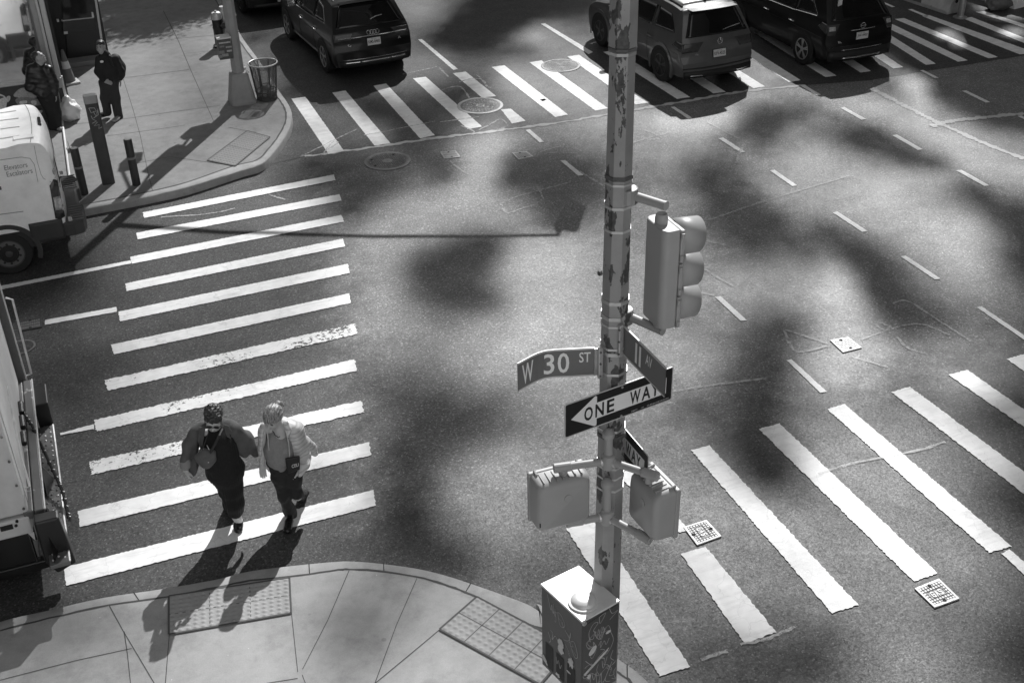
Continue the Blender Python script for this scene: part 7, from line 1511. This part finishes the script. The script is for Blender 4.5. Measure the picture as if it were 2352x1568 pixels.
hr = Sdf(); hr.ell(hB + u_*.046 - f_*.026, AB, (.094, .108, .094), .03); hr.ell(hB - f_*.078, AB, (.078, .05, .075), .03); hr.ell(hB + u_*.066 + f_*.030, AB, (.087, .082, .062), .025); hr.ell(hB + r_*.062 + u_*.01 - f_*.02, AB, (.034, .06, .062), .025); hr.ell(hB - r_*.062 + u_*.01 - f_*.02, AB, (.034, .06, .062), .025)
bun = JB(1140, 158, .04); hr.ell(bun, np.eye(3), (.030, .030, .034), .02); hr.chain([bun + np.array([.02, .02, .01]), JB(1172, 150, .10), JB(1180, 205, .13)], [.03, .032, .014], .02)
gdir = AB[0]
sdf_obj('hair', hr, M_HAIRL, pb, .006, lambda X: .0025*np.sin((X - hB) @ gdir*210) + folds(.003, 60, 4)(X))
m = MB(); c0 = JB(1135, 168, .03); m.tube([Vector(c0 + r_*.027*math.cos(a) + f_*.027*math.sin(a)) for a in np.linspace(0, 2*math.pi, 12, endpoint=False)], .006, 6, closed=True); m.build('hair_tie', M_EYE, pb)
bits('earring', pb, M_CHROME, hB + r_*.096 - u_*.058, AB, (.010, .010, .012))
jm = Sdf(); jm.chain([JB(1150, 440, -.02), JB(1152, 520, -.03), JB(1155, 590, -.03), JB(1165, 660, -.01)], [.105, .135, .138, .130], .06, ((0, 1, 0), .75)); sdf_obj('jumper', jm, M_SWEAT, pb, .008, lambda X: folds(.005, 15, 7)(X) + folds(.003, 34, 33)(X))
m = MB(); m.tube([Vector(p) for p in (JB(1098, 385, -.118), JB(1120, 425, -.132), JB(1150, 446, -.138), JB(1165, 436, -.134))], .006, 5); m.build('neckline', mat('neckband', .08, .8), pb, smooth=True)
tr_ = Sdf(); tr_.chain([JB(1135, 655, .02), JB(1165, 800, -.01), JB(1202, 965, -.02), JB(1245, 1090, .0), JB(1268, 1165, .0)], [.115, .088, .062, .062, .068], .05); tr_.chain([JB(1240, 665, .02), JB(1285, 810, -.03), JB(1312, 940, -.03)], [.115, .09, .064], .05); tr_.chain([JB(1312, 942, -.03), JB(1355, 960, .18), JB(1385, 955, .34)], [.064, .056, .055], .05)
sdf_obj('trousers', tr_, M_JEAN, pb, .008, lambda X: folds(.006, 15, 8)(X) + folds(.004, 36, 35)(X))
gz_ = G(*pc_(1232, 1325), 0); an = JB(1278, 1190, 0)
shoe(pb, (an[0], an[1] + .02, .045), (gz_[0] + .012, gz_[1] + .05, .036), M_BOOT, .047, (an[0], an[1], an[2] + .02))
shoe(pb, JB(1392, 935, .46), JB(1368, 1085, .34), M_BOOT, .045)
jk = Sdf(); jk.chain([JB(1045, 368, .05), JB(1175, 338, .08), JB(1305, 362, .07)], [.07, .08, .078], .05)
jk.chain([JB(1025, 378, .02), JB(1016, 545, .03), JB(1010, 655, -.04)], [.064, .058, .047], .035); jk.chain([JB(1318, 378, .05), JB(1365, 490, .07), JB(1385, 625, .07)], [.074, .07, .064], .04); jk.chain([JB(1385, 625, .07), JB(1378, 690, -.02), JB(1335, 765, -.10)], [.064, .06, .045], .04)
jk.chain([JB(1030, 400, .03), JB(1045, 520, .05), JB(1060, 600, .07)], [.06, .05, .04], .04, ((0, 1, 0), .8)); jk.chain([JB(1280, 390, .0), JB(1300, 520, .02), JB(1310, 640, .05)], [.10, .085, .07], .05); jk.chain([JB(1180, 380, .13), JB(1190, 540, .15), JB(1220, 640, .17)], [.14, .16, .14], .06, ((0, 1, 0), .5)); jk.chain([JB(1380, 480, .16), JB(1440, 540, .24), JB(1480, 590, .27)], [.07, .06, .035], .05)
jk.sub(JB(1120, 330, -.18), JB(1150, 620, -.16), .13, .185, ((0, 1, 0), 1.4)); jk.sub(JB(1150, 620, -.16), JB(1170, 800, -.12), .185, .2)
sdf_obj('quilted_jacket', jk, M_PUFF, pb, .008, lambda X: -.004*np.abs(np.sin(X[:, 2]*52 + .8*np.sin(X[:, 0]*9)))**.5 + .003 + folds(.003, 20, 9)(X))
for P_ in ([JB(1210, 372, -.085), JB(1232, 440, -.135), JB(1245, 530, -.15), JB(1250, 620, -.13), JB(1240, 660, -.10)], [JB(1052, 395, -.09), JB(1058, 470, -.115), JB(1066, 560, -.10), JB(1078, 630, -.06)]):
    m = MB(); m.tube([Vector(p) for p in smooth_path([tuple(p) for p in P_], 4)], .006, 6); m.build('jacket_edge', mat('jacket_edge_cloth', .56, .6), pb, smooth=True)
cl = Sdf(); jk2 = Sdf(); jk2.chain([JB(1215, 315, -.02), JB(1245, 380, -.05), JB(1235, 430, -.10)], [.03, .03, .02], .03); sdf_obj('collar', jk2, M_PUFF, pb, .007)
q = [JB(1215, 642, -.17), JB(1345, 618, -.19), JB(1345, 735, -.19), JB(1235, 775, -.16)]
clt = thing('clutch_bag', 'black flat clutch bag with white letters tucked under the arm of the fair haired walker', 'bag', sum(q)/4)
m = MB(); n_ = np.array([0, .03, .0]); m.add([Vector(p) for p in q] + [Vector(p + n_) for p in q], [(3, 2, 1, 0), (4, 5, 6, 7), (0, 1, 5, 4), (1, 2, 6, 5), (2, 3, 7, 6), (3, 0, 4, 7)]); m.build('case', M_CLUTCH, clt, bevel=.008)
v, f, _ = text_mesh('CELI', .02); m = MB(); bl = lambda a, b: q[0]*(1-a)*(1-b) + q[1]*a*(1-b) + q[2]*a*b + q[3]*(1-a)*b + np.array([0, -.004, .002]); m.add([Vector(bl(.36 + .52*p[0], .68 - .24*p[1])) for p in v], f); m.build('lettering', M_LAB, clt)
# ---- two men on the far pavement
pm = c_(0, 0, 2.2963)
Y2 = 24.35
def JC(x, y, dy=0): return np.array(AY(*pm(x, y), Y2 + dy))
p2 = thing('person', 'smiling man in a black jacket with a backpack standing on the far pavement', 'person', (JC(1010, 1080)[0], Y2, ZF))
hC = JC(925, 432, -.02); fC, uC = (-.40, -.88, -.05), (-.05, -.05, 1)
bd = Sdf(); AC = head_sdf(bd, hC, fC, uC, 1.08); nk = JC(955, 500, .02); ch_ = JC(990, 600, 0); pl_ = JC(1005, 760, 0)
bd.cone(hC + np.array([.02, .02, -.06]), nk, .055, .06, .03); bd.cone(nk, ch_, .06, .09, .06); bd.cone(ch_, pl_, .09, .10, .06)
sR, eR, wR = JC(905, 560, .0), JC(915, 690, -.02), JC(958, 745, -.16); sL, eL, wL = JC(1075, 560, .05), JC(1110, 660, .08), JC(1098, 725, .05)
bd.chain([ch_, sR, eR, wR], [.04, .035, .032, .03]); bd.chain([ch_, sL, eL, wL], [.04, .035, .032, .03]); hand_sdf(bd, wR, (.8, -.2, -.35), (0, .8, -.3), 1, .5, 1); hand_sdf(bd, wL, (.05, -.1, -1), (-1, 0, 0), 1, .5, 1)
kR, aR = JC(965, 900, -.04), JC(980, 1020, .02); kL, aL = JC(1050, 900, -.06), JC(1085, 1055, -.10)
bd.chain([pl_, kR, aR], [.09, .05, .042]); bd.chain([pl_, kL, aL], [.09, .05, .042]); sdf_obj('body', bd, M_SKIN2, p2, .009); face(p2, hC, AC, 1.08, True, .45)
r_, f_, u_ = AC; hr = Sdf(); hr.ell(hC + u_*.055 - f_*.022, AC, (.084, .102, .082), .03); hr.ell(hC - f_*.075 + u_*.01, AC, (.07, .045, .07), .03); sdf_obj('hair', hr, M_HAIRD, p2, .008, folds(.004, 60, 12))
jk = Sdf(); jk.chain([JC(965, 505, .02), JC(985, 600, .0), JC(995, 700, -.01), JC(1000, 760, -.0)], [.095, .165, .168, .165], .05, ((0, 1, 0), .75)); jk.chain([JC(915, 545, .0), JC(905, 660, -.03), JC(945, 735, -.15)], [.082, .072, .055], .04); jk.chain([JC(1055, 545, .03), JC(1105, 650, .07), JC(1100, 715, .05)], [.085, .075, .058], .04); sdf_obj('jacket', jk, M_BLKCL, p2, .011, folds(.007, 13, 14))
cl = Sdf(); cl.cone(JC(945, 485, .0), JC(975, 510, .03), .085, .09); sdf_obj('collar', cl, M_BLKCL, p2, .01)
tr_ = Sdf(); tr_.chain([JC(975, 760, 0), JC(965, 900, -.04), JC(982, 1030, .02)], [.145, .095, .082], .05); tr_.chain([JC(1030, 760, 0), JC(1055, 900, -.06), JC(1092, 1065, -.1)], [.145, .098, .085], .05); sdf_obj('trousers', tr_, M_PANT, p2, .011, folds(.009, 12, 15))
def flat(p, z): p = np.array(p); return np.array([p[0], p[1], z])
shoe(p2, flat(G(*pm(1110, 1085), ZF), ZF + .045), flat(G(*pm(1050, 1125), ZF), ZF + .04), M_TAN, .055); shoe(p2, flat(G(*pm(1000, 1050), ZF), ZF + .045), flat(G(*pm(935, 1070), ZF), ZF + .04), M_BLKCL, .055)
bits('chest_logo', p2, M_LAB, JC(935, 568, -.155), np.eye(3), (.035, .006, .025))
bk = JC(1090, 620, .22); bp_ = thing('backpack', 'black backpack on the back of the smiling man', 'backpack', bk); bs = Sdf(); bs.chain([JC(1060, 545, .20), JC(1085, 620, .22), JC(1095, 680, .20)], [.11, .14, .12], .06); sdf_obj('pack', bs, M_PACK, bp_, .011)
m = MB(); m.tube([Vector(p) for p in (JC(985, 490, .08), JC(1010, 520, -.09), JC(1030, 590, -.13), JC(1060, 650, .0))], .02, 6); m.build('strap', M_PACK, bp_, smooth=True)
# leaning man in a padded jacket
Y3 = 24.15
def JD(x, y, dy=0): return np.array(AY(*pm(x, y), Y3 + dy))
p3 = thing('person', 'man in a shiny black padded jacket looking up beside the food kiosk', 'person', (JD(520, 1190)[0], Y3, ZF))
hD = JD(358, 528, .0); fD, uD = (.80, -.38, .42), (-.40, .1, .9)
bd = Sdf(); AD = head_sdf(bd, hD, fD, uD, 1.08); nk = JD(365, 580, .02); ch_ = JD(370, 690, 0); pl_ = JD(430, 900, 0)
bd.cone(hD + np.array([-.01, .01, -.05]), nk, .055, .06, .03); bd.cone(nk, ch_, .06, .09, .06); bd.cone(ch_, pl_, .09, .10, .06)
bd.chain([ch_, JD(300, 640, .0), JD(290, 800, .0), JD(400, 860, -.12)], [.04, .035, .032, .03]); bd.chain([ch_, JD(450, 630, .0), JD(500, 760, .0), JD(505, 860, -.1)], [.04, .035, .032, .03]); hand_sdf(bd, JD(505, 860, -.1), (.05, -.1, -1), (-1, 0, 0), 1, .5, 1)
bd.chain([pl_, JD(470, 1040, -.04), JD(480, 1150, .02)], [.09, .05, .042]); bd.chain([pl_, JD(510, 1030, -.04), JD(525, 1160, -.05)], [.09, .05, .042]); sdf_obj('body', bd, M_SKIN2, p3, .009); face(p3, hD, AD, 1.08, True, .2)
r_, f_, u_ = AD; hr = Sdf(); hr.ell(hD + u_*.055 - f_*.028, AD, (.084, .100, .080), .03); hr.ell(hD - f_*.075 + u_*.01, AD, (.07, .045, .07), .03); sdf_obj('hair', hr, M_HAIRD, p3, .008, folds(.004, 60, 16))
jk = Sdf(); jk.chain([JD(365, 600, .02), JD(365, 700, .0), JD(400, 800, -.0), JD(430, 890, -.0)], [.11, .185, .19, .18], .05, ((0, 1, 0), .8)); jk.chain([JD(290, 640, .0), JD(275, 800, -.0), JD(380, 870, -.12)], [.11, .10, .07], .04); jk.chain([JD(440, 640, .0), JD(495, 760, -.03), JD(510, 860, -.08)], [.105, .095, .07], .04); sdf_obj('padded_jacket', jk, M_PADD, p3, .011, lambda X: .007*np.abs(np.sin(X[:, 2]*34 + X[:, 0]*6)) + folds(.006, 14, 17)(X))
tr_ = Sdf(); tr_.chain([JD(410, 880, 0), JD(470, 1030, -.02), JD(482, 1160, .02)], [.15, .10, .085], .05); tr_.chain([JD(470, 880, 0), JD(515, 1030, -.05), JD(528, 1165, -.05)], [.15, .10, .085], .05); sdf_obj('trousers', tr_, M_BLKCL, p3, .011, folds(.008, 12, 18))
shoe(p3, flat(G(*pm(500, 1185), ZF), ZF + .045), flat(G(*pm(565, 1205), ZF), ZF + .04), M_TAN, .05); shoe(p3, flat(G(*pm(520, 1130), ZF), ZF + .045), flat(G(*pm(570, 1110), ZF), ZF + .04), M_BLKCL, .05)
